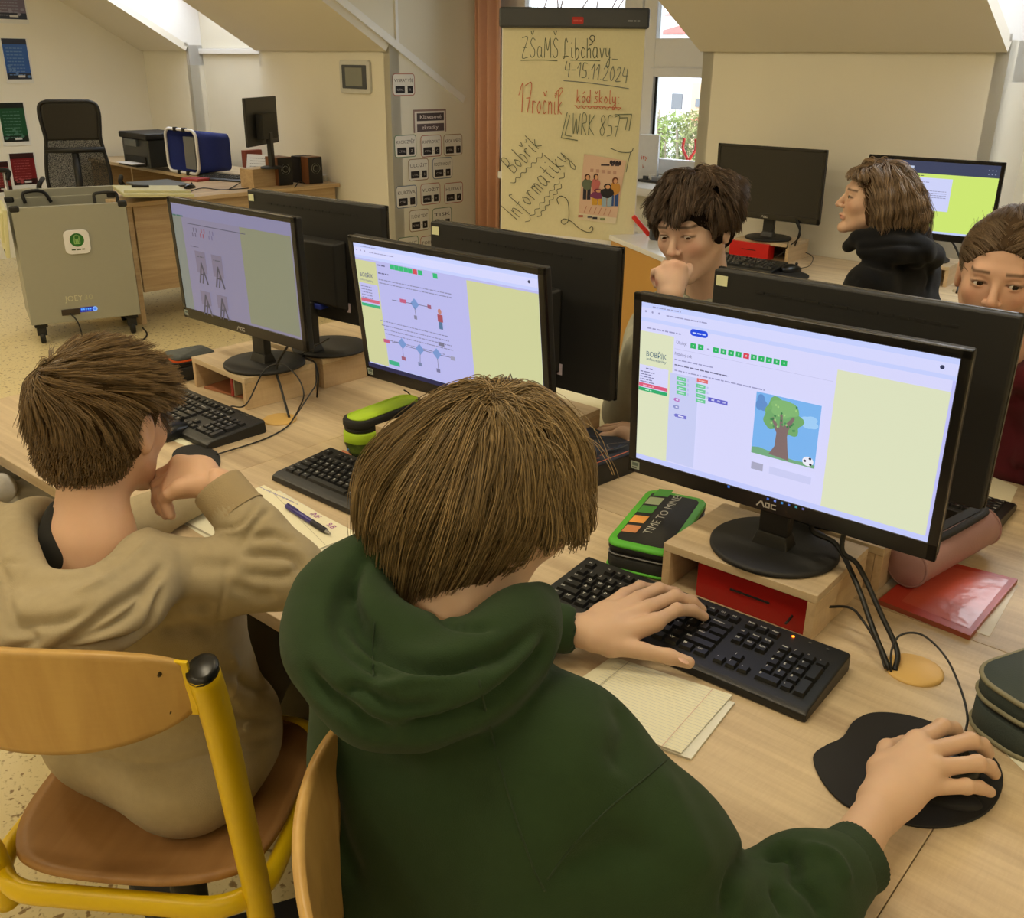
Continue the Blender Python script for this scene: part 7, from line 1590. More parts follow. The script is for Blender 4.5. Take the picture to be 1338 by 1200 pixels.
# hood: neck roll, outer roll and the bag lying on the back
def hp(px, py, t): return np.array(at(px, py, t))
inner = [hp(505, 722, .975), hp(470, 765, .945), hp(490, 815, .905), hp(560, 850, .885), hp(640, 850, .885), hp(680, 812, .905), hp(695, 795, .95)]
outer = [hp(478, 745, .985), hp(432, 785, .945), hp(425, 840, .905), hp(462, 890, .870), hp(530, 912, .852), hp(610, 890, .852), hp(655, 852, .875), hp(678, 818, .92)]
S.chain([tuple(p) for p in spline(inner, 4)], [.026]*(len(inner)*4-3), .018)
S.chain([tuple(p) for p in spline(outer, 4)], [.031]*(len(outer)*4-3), .022)
S.cap(hp(480, 900, .875), hp(600, 895, .865), .036, .034, .03); S.cap(hp(500, 925, .865), hp(545, 930, .862), .030, .026, .03)
S.cap(lW+(lW-lC)*.8, lC+(lC-lW)*.4, .028, .028, .004, -1)
S.cap(W_(-.583, .60, .275), W_(-.585, .635, .36), .050, .066, .02, -1)
fl1 = [([(485, 712), (455, 770), (475, 830), (550, 868), (640, 862), (712, 818)], .010, -.012), ([(470, 740), (440, 790), (455, 850), (520, 890)], .007, -.006), ([(520, 950), (560, 955), (640, 925), (705, 868), (722, 830)], .012, -.012),
    ([(398, 870), (420, 905), (450, 925), (480, 950), (520, 962)], .010, -.009), ([(442, 905), (470, 900), (520, 925), (580, 918)], .006, -.006), ([(492, 815), (488, 850), (487, 885)], .0035, -.003),
    ([(545, 775), (590, 815), (650, 820)], .006, -.005), ([(480, 905), (530, 890), (600, 880), (660, 855)], .006, .004),
    ([(1000, 1120), (1030, 1110), (1045, 1150)], .010, -.012), ([(1030, 1140), (1060, 1170), (1080, 1200)], .008, -.007), ([(985, 1110), (960, 1150), (950, 1200)], .012, -.008), ([(1045, 1105), (1090, 1120), (1110, 1160)], .009, .005), ([(1010, 1160), (1030, 1200)], .008, -.006),
    ([(800, 905), (820, 960), (800, 1010)], .02, -.005), ([(420, 1000), (440, 1090), (470, 1160)], .02, -.006), ([(400, 960), (470, 1000), (560, 1010)], .018, -.003), ([(720, 1150), (800, 1110), (860, 1120)], .02, -.006), ([(860, 1000), (900, 1080), (930, 1160)], .02, .004)]
fl1 = [(a, w*.8, h*1.55) for a, w, h in fl1]
ho, V, Q = cloth('hoodie', S, .0042, GRNF, P1, fl1, .0022, 22, 3)
seam(V, Q, [(622, 872), (640, 950), (668, 1050), (695, 1130), (712, 1165)], ho, GRNR); seam(V, Q, [(882, 984), (845, 1015), (790, 1062), (745, 1110), (715, 1150)], ho, GRNR); seam(V, Q, [(490, 812), (487, 850), (488, 885)], ho, GRNR, .0008)
def cuff(S_, a, b_, r, m, par, name='cuff'):
    """ribbed tube with an open end at b_"""
    a = Vector(a); b_ = Vector(b_); d = (b_-a).normalized(); x = d.orthogonal().normalized(); y = d.cross(x); n = 72; P = []; F = []; pr = [(0, r*1.06), (.12, r), (.9, r*.98), (1, r*.95), (1, r*.86), (.7, r*.84)]
    L = (b_-a).length
    for t_, rr_ in pr:
        for i in range(n): an = 2*PI*i/n; q = rr_+(.0007 if i % 2 else -.0004); P.append(a+d*L*t_+(x*math.cos(an)+y*math.sin(an))*q)
    for k in range(len(pr)-1): F += [(k*n+i, k*n+(i+1) % n, (k+1)*n+(i+1) % n, (k+1)*n+i) for i in range(n)]
    bb = MB(); bb.add(P, F, True); o = bb.build(name, m); o.parent = par; o.matrix_parent_inverse = par.matrix_world.inverted(); return o
cuff(S, rC-uR*.050, rC+uR*.006, .0375, GRNR, ho); d_ = (lW-lC); d_ /= np.linalg.norm(d_); cuff(S, lC-d_*.03, lC+d_*.002, .0345, GRNR, ho)
# trousers and shoes
def trousers(par, hip, knees, feet, m, rr_=(.098, .075, .058), h=.008, name='trousers'):
    S_ = Sdf(); S_.cap(hip+np.array((-.06, 0, 0)), hip+np.array((.06, 0, 0)), .09, .09, .04)
    for g, kn, ft in zip((-1, 1), knees, feet): S_.chain([hip+np.array((g*.075, .02, -.02)), kn, ft], list(rr_), .03)
    v, q = S_.mesh(h, 3); v = wrinkle(v, q, .003, 25, 9); o = mkmesh(name, v, q, m, par)
    for ft in feet:
        S2 = Sdf(); S2.cap(ft+np.array((0, -.02, -.055)), ft+np.array((0, .14, -.075)), .042, .034, .02); v, q = S2.mesh(.006, 2); v[:, 2] = np.maximum(v[:, 2], .002); mkmesh('shoe', v, q, mat('dark_shoe', (.12, .12, .13), .6), par)
    return o
trousers(P1, W_(-.50, .44, -.19), [W_(-.60, .84, -.19), W_(-.40, .84, -.19)], [W_(-.60, .80, -.63), W_(-.40, .80, -.63)], fabric('dark_denim', (.13, .15, .20)))
# hair: layered bob falling from the crown
HC = (0, -.014, .030); HR = (.0775, .097, .085); crown = np.array((.006, -.055, .110)); HM = hairmat('brown_hair', (.53, .445, .305), .45); HD = mat('dark_brown_hair_base', (.33, .26, .17), .95, spec=.05)
hair_cap(HT, hs, [((0, -.014, .030), (.0765, .096, .083), .02, 1), ((0, -.045, -.040), (.074, .062, .088), .03, 1), ((.052, -.022, -.012), (.024, .034, .050), .02, 1), ((-.052, -.022, -.012), (.024, .034, .050), .02, 1), ((0, .090, -.060), (.088, .070, .088), .012, -1)], HD, P1, .004, wr=.0012)
def comb1(p, t):
    d = p-crown; d = d/np.maximum(np.linalg.norm(d, axis=1), .02)[:, None]; g = np.array((0, 0, -1.0))*(.35+1.6*t); d = d*(1.3-t)+g; d[:, 0] += .18*np.sin(p[:, 1]*60)*(1-t); w = np.clip((.045-p[:, 2])/.09, 0, 1.4); d[:, 0] -= p[:, 0]*13*w; d[:, 1] -= (p[:, 1]+.02)*9*w; return d
def zend(p): return np.where(p[:, 1] > .040, .018-.02*np.minimum(1, np.abs(p[:, 0])/.06), np.where(p[:, 1] > .010, .004, np.where(p[:, 1] > -.015, -.040, np.where(p[:, 1] > -.03, -.078, -.150))))
r1_ = sphere_roots(900, HC, np.array(HR)*.97, lambda p: p[2] > .0-.03*(p[1] < 0) and not (p[1] > .062 and p[2] < .055), 21); r1_ = np.concatenate([r1_, crown*.98+rng.normal(size=(50, 3))*(.014, .014, .002)])
G = grow(HT, hs, r1_, comb1, HC, HR, 22, .0108, rng.uniform(.02, .07, len(r1_)), 5, lambda p: p[:, 2] < zend(p)+rng.normal(size=len(p))*.004, .10)
r3_ = sphere_roots(300, HC, HR, lambda p: p[2] > .045 and p[1] < .06, 77); G3 = grow(HT, hs, r3_, lambda p, t: comb1(p, t)+np.array((.25, 0, 0))*np.sin(p[:, 1:2]*50), HC, HR, 22, rng.uniform(.005, .0085, len(r3_)), rng.uniform(.05, .10, len(r3_)), 6, None, .15)
G = np.concatenate([G, G3])
_i = np.array(HT.inverted()); X = G@_i[:3, :3].T+_i[:3, 3]; _q = np.linalg.norm((X-np.array(HC)*hs)/(np.array(HR)*hs), axis=2); G = G[(np.where(X[..., 2] > .025, _q, 0).max(1) < 1.24) & (np.abs(X[..., 0]).max(1) < .112) & (X[..., 1].max(1) < .112) & ~((X[..., 2] < -.012) & (X[..., 1] > .006)).any(1) & ~((X[..., 2] < -.02) & (np.abs(X[..., 0]) > .084)).any(1)]
r4_ = sphere_roots(420, HC, HR, lambda p: p[2] > .035, 91); G4 = grow(HT, hs, r4_, comb1, HC, HR, 22, .0030, rng.uniform(.02, .06, len(r4_)), 9, None, .12); G = np.concatenate([G, G4])
P = clump(G, 14, .0031, 4, 1.2); k_ = P.shape[1]; rad = np.linspace(1, .45, k_)[None]*np.full((len(P), 1), .00062); strands('hair', P, rad, HM, P1)
# a few flyaway strands on top
r2_ = sphere_roots(26, HC, HR, lambda p: p[2] > .085 and p[0] > -.03, 8)
G = grow(HT, hs, r2_, lambda p, t: np.stack([np.full(len(p), 1.0), .15+.0*p[:, 0], .55-1.5*t+.0*p[:, 0]], 1), HC, HR, 9, .0085, rng.uniform(.08, .18, len(r2_)), 3, None, .10)
strands('stray_hair', G, np.full(G.shape[:2], .00035), HM, P1)

gl = MB(); gl.T = HT.copy(); rim = lambda g: [(g*.033*hs+.023*math.cos(a), (.104-.008*abs(math.cos(a)) if g*math.cos(a) > 0 else .106)*hs, -.002+.020*math.sin(a)) for a in [2*PI*i/32 for i in range(32)]]
for g in (-1, 1): gl.tube(rim(g), .0011, 6, closed=True); gl.tube([(g*.055, .096*hs, .004), (g*.072, .06*hs, .004), (g*.078, .0, .006), (g*.078, -.02, -.006)], .0012, 6)
gl.tube([(-.011, .104*hs, .002), (0, .107*hs, .005), (.011, .104*hs, .002)], .0011, 6)
o = gl.build('glasses', mat('black_wire', (.05, .05, .05), .3)); o.parent = P1; o.matrix_parent_inverse = P1.matrix_world.inverted()
def tdep(P): return float(np.dot(np.array(P)-CAM, _w))
def stdhair(T, s, par, m, base_prims, roots, comb, steps, ds, lift, seed, per, spread, rad, freeze=None, noise=.15, flare=1.2, base=None, C=(0, -.014, .030), R=(.080, .098, .084), wr=.001):
    hair_cap(T, s, base_prims, base, par, .0035, wr=wr); G = grow(T, s, roots, comb, C, R, steps, ds, lift, seed, freeze, noise); P = clump(G, per, spread, seed+1, flare)
    strands('hair', P, np.linspace(1, .4, P.shape[1])[None]*np.full((len(P), 1), rad), m, par)
def torso(S, neck, sh, hip, w=(.13, .115, .09, .08), r=(.062, .088, .092, .100), side=None):
    """soft torso from the shoulder line down to the hips"""
    c = (sh[0]+sh[1])/2; sd = (sh[1]-sh[0]); sd = sd/np.linalg.norm(sd)
    for i, t in enumerate((0, .3, .62, 1.0)):
        p = c+(hip-c)*t; S.cap(p-sd*w[i], p+sd*w[i], r[i], r[i], .05)
    S.cap(c, neck, r[0], .058, .04)
def arms(S, sh, el, ce, r=(.062, .056, .050, .038), k=.035):
    for s_, e_, c_ in zip(sh, el, ce): S.chain([s_, e_], [r[0], r[1]], k); S.chain([e_, e_+(c_-e_)*.55, c_], [r[1], r[2], r[3]], k*.7)
# ---------------------------------------------------------------- boy in the beige hoodie
SKIN2 = (0.820, 0.665, 0.555); HT = headT((-1.253, .585, .330), (-.40, .90), -.22, -.04); hs = .96
neck = W_(-1.200, .515, .185); S = Sdf(); head_sdf(S, HT, hs, neck); S.cap(neck, W_(-1.19, .50, .12), .056, .062, .03); hv = S.mesh(.003, 1)
sh = (W_(-1.36, .45, .13), W_(-1.085, .605, .135)); hip = W_(-1.255, .60, -.19)
e2 = np.array(at(375, 746, 1.35)); w2_ = np.array(at(284, 634, 1.365)); c2_ = np.array(at(287, 640, 1.37))
wr2 = np.array(at(272, 620, 1.37)); el = (W_(-1.50, .64, .03), e2); lc2 = W_(-1.52, .86, .045)
S = Sdf(); S.chain([W_(-1.2, .51, .1), sh[1], e2, w2_], [.045, .036, .032, .026], .02); S.chain([W_(-1.2, .51, .1), sh[0], el[0], lc2, W_(-1.53, .92, .03)], [.045, .036, .032, .026, .022], .02); S.cap(W_(-1.21, .53, .05), hip, .05, .05, .05)
bv = S.mesh(.007, 2)
t_ = 1.375
def z2(x, y, dt=0.0): return np.array(at(x/2.7875, 420+y/2.7875, t_+dt))
S = Sdf(); hand_sdf(S, z2(735, 560), z2(815, 640, -.005), [z2(655, 520, .012), z2(640, 565, .0), z2(628, 600, -.008), z2(618, 628, -.016)],
    [[z2(590, 560, .03), z2(580, 610, .035), z2(590, 640, .03)], [z2(575, 600, .02), z2(575, 655, .022), z2(585, 690, .015)], [z2(580, 628, .008), z2(592, 675, .01), z2(606, 706, .004)], [z2(598, 645, -.006), z2(612, 682, -.004), z2(624, 708, -.008)]],
    [z2(735, 595, -.022), z2(690, 598, -.03), z2(652, 606, -.034), z2(615, 628, -.034)], rw=.0225)
rh = S.mesh(.0022, 2)
S = Sdf(); hand_sdf(S, W_(-1.53, .90, .045), lc2, [W_(-1.505, .97, .05), W_(-1.525, .975, .053), W_(-1.545, .972, .05), W_(-1.562, .965, .045)], [[W_(-1.505, 1.01, .045), W_(-1.507, 1.03, .03)], [W_(-1.527, 1.018, .047), W_(-1.529, 1.04, .03)], [W_(-1.548, 1.01, .045), W_(-1.55, 1.03, .03)], [W_(-1.567, .995, .04), W_(-1.569, 1.012, .03)]], [W_(-1.505, .92, .035), W_(-1.485, .94, .03), W_(-1.478, .965, .025)])
P2 = body_mesh('boy in a beige hoodie with short brown hair resting his chin on his hand', [hv, bv, rh], lambda V: face_col(V, HT, hs, SKIN2, (.3, .22, .14)))
eyes(HT, hs, P2, (0, -.2))
BGF = fabric('beige_sweat_fabric', (.65, .595, .48)); BGR = mat('beige_rib', (.62, .55, .42), .9, bump=.4, bscale=500)
S = Sdf(); torso(S, neck+np.array((0, .0, -.03)), sh, hip, (.10, .105, .09, .085), (.060, .088, .094, .114)); S.cap(hip+np.array((-.07, -.03, -.03)), hip+np.array((.09, -.01, -.03)), .108, .108, .04); arms(S, sh, el, (lc2, c2_+(e2-c2_)*.10), (.060, .050, .043, .037), .018)
def h2(x, y, t): return np.array(at(x/3.186, 560+y/3.186, t))
inner = [h2(600, 470, 1.33), h2(540, 560, 1.27), h2(430, 650, 1.215), h2(300, 690, 1.185), h2(170, 670, 1.19), h2(90, 570, 1.23), h2(60, 460, 1.28), h2(90, 390, 1.34), h2(180, 350, 1.39)]
outer = [h2(650, 560, 1.30), h2(580, 700, 1.225), h2(420, 800, 1.165), h2(250, 850, 1.145), h2(60, 860, 1.155), h2(-90, 740, 1.20), h2(-150, 560, 1.28), h2(-60, 400, 1.36)]
S.chain([tuple(p) for p in spline(inner, 4)], [.022]*(len(inner)*4-3), .016); S.chain([tuple(p) for p in spline(outer, 4)], [.034]*(len(outer)*4-3), .025)
S.cap(h2(380, 790, 1.17), h2(60, 860, 1.16), .036, .040, .03)
S.cap(neck+np.array((0, 0, -.02)), np.array(HT.translation)*.5+neck*.5+np.array((0, 0, .02)), .054, .075, .012, -1); S.cap(c2_, c2_+(w2_-e2)*.25, .029, .031, .004, -1)
fl = [([(h[0]/3.186, 560+h[1]/3.186) for h in L_], w*.85, a*1.6) for L_, w, a in (
    ([(640, 450), (560, 540), (420, 640), (300, 690)], .006, .005), ([(690, 560), (620, 640), (480, 740), (300, 880), (170, 960)], .008, -.010), ([(640, 640), (560, 760), (420, 850), (200, 960)], .007, -.008), ([(690, 660), (600, 850), (400, 925), (180, 970)], .008, -.011),
    ([(20, 600), (30, 740), (70, 800), (250, 800), (380, 740)], .008, -.008), ([(10, 640), (15, 560), (100, 560)], .004, -.003), ([(0, 800), (130, 880), (0, 960)], .01, -.008),
    ([(925, 500), (935, 620), (915, 780), (915, 870)], .003, -.0025), ([(780, 560), (900, 570), (1000, 560)], .014, -.004), ([(700, 760), (820, 740), (900, 760)], .014, -.005), ([(660, 850), (800, 830), (900, 860)], .012, -.006), ([(1010, 520), (1110, 520), (1230, 540), (1265, 620)], .008, -.009), ([(1040, 460), (1140, 440), (1230, 470)], .007, -.007), ([(1000, 600), (1150, 620), (1230, 600)], .010, -.005), ([(990, 500), (1060, 400), (1130, 330)], .006, -.004),
    ([(950, 640), (1080, 700), (1150, 690)], .012, -.004), ([(900, 420), (1000, 400), (1080, 300)], .0035, -.004), ([(915, 440), (1020, 415), (1095, 310)], .003, .003))]
fl += [([(300, 870), (330, 900), (390, 900)], .008, -.008), ([(285, 900), (320, 940), (390, 930)], .008, -.007), ([(300, 850), (310, 880), (300, 920)], .007, .006), ([(270, 960), (330, 970), (390, 945)], .009, -.007), ([(90, 985), (200, 1000), (320, 975)], .006, -.005)]
ho, V, Q = cloth('hoodie', S, .0045, BGF, P2, fl, .0025, 22, 7)
d_ = (w2_-e2); d_ /= np.linalg.norm(d_); cuff(S, c2_-d_*.045, c2_+d_*.006, .0385, BGR, ho)
S = Sdf(); S.cap(neck+np.array((-.010, -.010, -.010)), neck+np.array((-.022, .006, .012)), .061, .059, .01); S.cap(neck+np.array((-.02, .04, .05)), neck+np.array((-.01, .0, -.0)), .062, .051, .004, -1); v, q = S.mesh(.004, 2); mkmesh('tshirt_collar', v, q, mat('black_jersey', (.09, .09, .085), .9), P2)
trousers(P2, hip+np.array((-.02, .04, -.01)), [hip+np.array((-.28, .24, .0)), hip+np.array((-.12, .33, .0))], [hip+np.array((-.30, .26, -.44)), hip+np.array((-.14, .34, -.44))], fabric('grey_olive_trousers', (.34, .32, .26)), (.075, .07, .055))
HM2 = hairmat('short_brown_hair', (.42, .33, .20), .35); HB2 = mat('short_hair_base', (.30, .235, .15), .95, spec=.05, noise=.3, nscale=150); cr2 = np.array((-.028, -.072, .088))
def comb2(p, t):
    d = p-cr2; d /= np.maximum(np.linalg.norm(d, axis=1), .015)[:, None]; x = np.cross(d, (0, -.4, 1.0)); top = np.clip(p[:, 2]/.06, 0, 1)[:, None]
    return d*1.0-x*.55*top+np.array((.25, .55, -.1))*top+np.array((0, .1, -.9))*(1-top)
hp2 = [((0, -.014, .030), (.078, .097, .083), .02, 1), ((0, -.05, -.030), (.066, .052, .062), .03, 1), ((.060, -.015, -.01), (.018, .035, .035), .015, 1), ((-.060, -.015, -.01), (.018, .035, .035), .015, 1), ((0, .095, -.050), (.090, .070, .080), .012, -1), ((.078, -.0, -.020), (.010, .022, .036), .008, -1), ((-.078, -.0, -.020), (.010, .022, .036), .008, -1)]
rt = sphere_roots(620, (0, -.014, .030), (.079, .097, .083), lambda p: p[2] > -.005 and not (p[1] > .066 and p[2] < .058) and not (abs(p[0]) > .068 and p[1] > -.02 and p[2] < .01), 31)
L_ = np.where(rt[:, 2] > .05, .0068, np.where(rt[:, 2] > .02, .0058, .0046))
stdhair(HT, hs, P2, HM2, hp2, rt, comb2, 9, L_, np.where(rt[:, 2] > .04, rng.uniform(.03, .085, len(rt)), .02), 8, 14, .0026, .0006, lambda p: ((np.abs(p[:, 0]) > .060) & (p[:, 2] < .022) & (p[:, 1] > -.035)) | ((p[:, 2] < -.02) & (rng.random(len(p)) < .35)), .10, 1.0, HB2)
rt = sphere_roots(3800, (0, -.045, -.020), (.071, .064, .068), lambda p: p[2] < .01 and p[1] < .01 and p[2] > -.078+.1*max(0, p[1]+.04), 33)
G = grow(HT, hs, rt, lambda p, t: np.stack([.0*p[:, 0], -.1+.0*p[:, 0], -1+.0*p[:, 0]], 1), (0, -.045, -.020), (.071, .064, .068), 4, .0028, np.full(len(rt), .012), 3, None, .25); strands('nape_hair', G, np.full(G.shape[:2], .0005), HM2, P2)
# ---------------------------------------------------------------- boy in the grey sweater, facing us
SKIN3 = (0.840, 0.710, 0.635); HT = headT((-1.102, 1.885, .474), (.02, -1), -.20, .10); hs = .98
neck = W_(-1.095, 1.975, .285); S = Sdf(); head_sdf(S, HT, hs, neck); S.cap(neck, W_(-1.09, 2.01, .2), .052, .05, .03); hv = S.mesh(.0024, 1)
sh = (W_(-1.275, 2.02, .185), W_(-.93, 2.02, .17)); hip = W_(-1.11, 2.14, -.20); t_ = 2.03
def z3(x, y, dt=0.0): return np.array(at(800+x/8.57, 280+y/8.57, t_+dt))
w3_ = z3(655, 840, -.015); e3_ = W_(-1.19, 1.80, .045); el = (e3_, W_(-.88, 1.86, .045)); c3_ = z3(660, 900, -.02); lc3 = W_(-1.03, 1.72, .05)
S = Sdf(); S.chain([W_(-1.1, 2.01, .18), sh[0], e3_, w3_], [.045, .036, .032, .024], .02); S.chain([W_(-1.1, 2.01, .18), sh[1], el[1], lc3], [.045, .036, .032, .026], .02); S.cap(W_(-1.1, 2.04, .1), hip, .05, .05, .05); bv = S.mesh(.008, 2)
S = Sdf(); hand_sdf(S, w3_, c3_, [z3(775, 610, -.01), z3(705, 575, -.018), z3(615, 585, -.014), z3(520, 640, -.004)],
    [[z3(760, 590, .025), z3(740, 640, .04), z3(745, 690, .03)], [z3(690, 555, .02), z3(670, 610, .038), z3(680, 670, .03)], [z3(595, 565, .022), z3(575, 620, .04), z3(590, 690, .03)], [z3(475, 650, .016), z3(462, 715, .026), z3(490, 800, .022)]],
    [z3(745, 770, -.0), z3(810, 700, .0), z3(850, 640, .008), z3(862, 590, .015)], rw=.0225, scale=.96)
rh = S.mesh(.0024, 2)
S = Sdf(); hand_sdf(S, W_(-1.06, 1.70, .045), lc3, [W_(-1.11, 1.66, .05), W_(-1.125, 1.68, .05), W_(-1.135, 1.70, .048), W_(-1.14, 1.72, .042)], [[W_(-1.14, 1.635, .04), W_(-1.155, 1.625, .03)], [W_(-1.16, 1.66, .04), W_(-1.175, 1.65, .03)], [W_(-1.17, 1.69, .038), W_(-1.185, 1.685, .03)], [W_(-1.17, 1.72, .032), W_(-1.18, 1.72, .026)]], [W_(-1.07, 1.665, .035), W_(-1.08, 1.64, .03), W_(-1.10, 1.625, .025)], scale=.95); lh = S.mesh(.003, 1)
P3_ = body_mesh('boy with wavy dark brown hair in a light grey sweater, fist at his mouth', [hv, bv, rh, lh], lambda V: face_col(V, HT, hs, SKIN3, (.20, .15, .11), (.74, .47, .43)))
eyes(HT, hs, P3_, (-.25, -.45))
GYF = fabric('light_grey_sweat_fabric', (.66, .66, .60), bump=.3); S = Sdf(); torso(S, neck+np.array((0, 0, -.03)), sh, hip, (.12, .115, .10, .09), (.060, .088, .092, .1)); arms(S, sh, el, (c3_+(e3_-c3_)*.08, lc3), (.064, .058, .052, .040))
S.chain([tuple(neck+np.array((.062*math.cos(a), .057*math.sin(a)+.004, .022-.014*math.sin(-a)))) for a in [2*PI*i/20 for i in range(21)]], [.013]*21, .010); S.cap(neck, neck+np.array((0, 0, .012)), .066, .062, .02); S.cap(neck, neck+np.array((0, -.02, .09)), .052, .058, .006, -1); S.cap(c3_, c3_+(w3_-c3_)*2, .028, .03, .004, -1)
ho, V, Q = cloth('sweater', S, .005, GYF, P3_, [([(812, 420), (835, 400), (862, 392)], .006, -.006), ([(806, 440), (830, 420), (858, 415)], .012, -.006), ([(815, 480), (825, 440), (845, 430)], .012, -.008)], .003, 22, 9)
trousers(P3_, hip, [hip+np.array((-.10, -.38, .0)), hip+np.array((.10, -.38, .0))], [hip+np.array((-.10, -.34, -.43)), hip+np.array((.10, -.34, -.43))], fabric('dark_denim', (.13, .15, .20)))
HM3 = hairmat('dark_wavy_hair', (.31, .24, .18), .40); HB3 = mat('dark_hair_base', (.13, .10, .075), .95, spec=.05); cr3 = np.array((.015, -.045, .112))
def comb3(p, t): d = p-cr3; d /= np.maximum(np.linalg.norm(d, axis=1), .02)[:, None]; f = np.clip(p[:, 1]/.05, 0, 1)[:, None]; h_ = np.clip((.07-p[:, 2])/.05, 0, 1.3); return d+f*np.array((.35, .4, -.5*t))+np.stack([.55*np.sin(p[:, 1]*75+p[:, 2]*60)-p[:, 0]*12*h_*t, -p[:, 1]*6*h_*t, .35*np.sin(p[:, 0]*80)-.9*t-1.0*h_], 1)
rt = sphere_roots(420, (0, -.014, .032), (.080, .098, .084), lambda p: p[2] > .015 and not (p[1] > .072 and p[2] < .055), 41)
hp3 = [((0, -.014, .034), (.080, .098, .084), .02, 1), ((0, -.05, -.020), (.070, .055, .060), .03, 1), ((.062, -.0, .0), (.018, .034, .040), .015, 1), ((-.062, -.0, .0), (.018, .034, .040), .015, 1), ((0, .100, -.062), (.082, .075, .085), .012, -1)]
stdhair(HT, hs, P3_, HM3, hp3, rt, comb3, 12, .0062, rng.uniform(.05, .17, len(rt)), 18, 15, .0034, .00095, lambda p: ((p[:, 1] > .05) & (p[:, 2] < .042+.016*np.sin(p[:, 0]*90))) | (p[:, 2] < -.012+.012*np.sin(p[:, 1]*70)), .14, 1.2, HB3)
# ---------------------------------------------------------------- girl in the black hoodie, in profile
SKIN4 = (0.820, 0.680, 0.585); HT = headT((-1.128, 2.965, .432), (-.83, -.56), .10, .0); hs = .95
neck = W_(-1.085, 2.985, .265); S = Sdf(); head_sdf(S, HT, hs, neck); S.cap(neck, W_(-1.06, 3.0, .18), .048, .05, .03); hv = S.mesh(.0026, 1)
sh = (W_(-1.06, 2.85, .195), W_(-1.02, 3.16, .195)); sh = (np.array(sh[0]), np.array(sh[1])); hip = W_(-.99, 3.03, -.19); el = (W_(-1.13, 2.80, -.06), W_(-1.13, 3.20, -.06)); ce = (W_(-1.32, 2.86, -.10), W_(-1.32, 3.10, -.10))
S = Sdf(); 
for a, b_, c_ in zip(sh, el, ce): S.chain([W_(-1.05, 3.0, .15), a, b_, c_, c_+np.array((-.06, .01, 0))], [.045, .036, .032, .024, .028], .02)
S.cap(W_(-1.04, 3.0, .1), hip, .05, .05, .05); bv = S.mesh(.008, 2)
P4_ = body_mesh('girl with chin length wavy brown hair in a black hoodie, looking left', [hv, bv], lambda V: face_col(V, HT, hs, SKIN4, (.26, .19, .13), (.76, .50, .45)))
eyes(HT, hs, P4_, (0, -.1), (.2, .2, .14))
BKF = fabric('black_sweat_fabric', (.075, .08, .095), bump=.3); S = Sdf(); torso(S, neck+np.array((.01, 0, -.01)), sh, hip, (.115, .11, .09, .09), (.070, .095, .095, .1)); arms(S, sh, el, ce, (.068, .058, .050, .040))
def h4(px, py, t): return np.array(at(px, py, t))
t4 = tdep(neck)
S.chain([h4(1108, 322, t4-.02), h4(1122, 312, t4-.07), h4(1150, 308, t4-.10), h4(1180, 305, t4-.09), h4(1200, 308, t4-.02), h4(1200, 300, t4+.05)], [.020, .024, .030, .034, .034, .03], .015)
S.chain([h4(1130, 326, t4-.10), h4(1165, 328, t4-.13), h4(1200, 330, t4-.10), h4(1218, 335, t4)], [.026, .036, .042, .038], .025); S.cap(neck, np.array(HT.translation), .054, .062, .01, -1)
cloth('hoodie', S, .0055, BKF, P4_, [([(1110, 325), (1140, 322), (1180, 318), (1205, 322)], .010, -.010), ([(1130, 345), (1165, 350), (1200, 345)], .012, -.008), ([(1205, 330), (1215, 360), (1210, 385)], .012, -.009), ([(1100, 345), (1120, 370)], .012, -.006)], .003, 20, 12)
trousers(P4_, hip, [hip+np.array((-.38, -.10, 0)), hip+np.array((-.38, .10, 0))], [hip+np.array((-.36, -.10, -.43)), hip+np.array((-.36, .10, -.43))], fabric('dark_denim', (.13, .15, .20)))
HM4 = hairmat('light_brown_wavy_hair', (.53, .44, .34), .40); HB4 = mat('wavy_hair_base', (.27, .20, .15), .95, spec=.05); cr4 = np.array((.0, -.02, .114))
def comb4(p, t): d = p-cr4; d /= np.maximum(np.linalg.norm(d, axis=1), .02)[:, None]; w = np.clip((.03-p[:, 2])/.09, 0, 1.2); d = d*(1.3-t)+np.array((0, -.35, -.5-1.3*t)); d[:, 0] += .55*np.sin(p[:, 2]*120+p[:, 1]*40)-p[:, 0]*5*w; d[:, 1] += .45*np.sin(p[:, 2]*105+p[:, 0]*70)-(p[:, 1]+.03)*4*w-1.1*np.clip(p[:, 1]/.035, 0, 1); return d
rt = sphere_roots(420, (0, -.014, .030), (.080, .098, .084), lambda p: p[2] > .0-.03*(p[1] < 0) and (p[0]/.088)**2+((p[1]-.09)/.075)**2+((p[2]+.03)/.100)**2 > .98, 51)
hp4 = [((0, -.014, .030), (.080, .098, .083), .02, 1), ((0, -.045, -.030), (.076, .062, .078), .03, 1), ((.056, -.012, -.02), (.024, .045, .065), .02, 1), ((-.056, -.012, -.02), (.024, .045, .065), .02, 1), ((0, .090, -.030), (.088, .075, .100), .015, -1)]
stdhair(HT, hs, P4_, HM4, hp4, rt, comb4, 20, .0098, rng.uniform(.05, .20, len(rt)), 19, 13, .0040, .0011, lambda p: (p[:, 2] < -.090+.02*np.sin(p[:, 1]*80)) | ((p[:, 1] > .038) & (p[:, 2] < .055)), .14, 1.5, HB4, wr=.002)
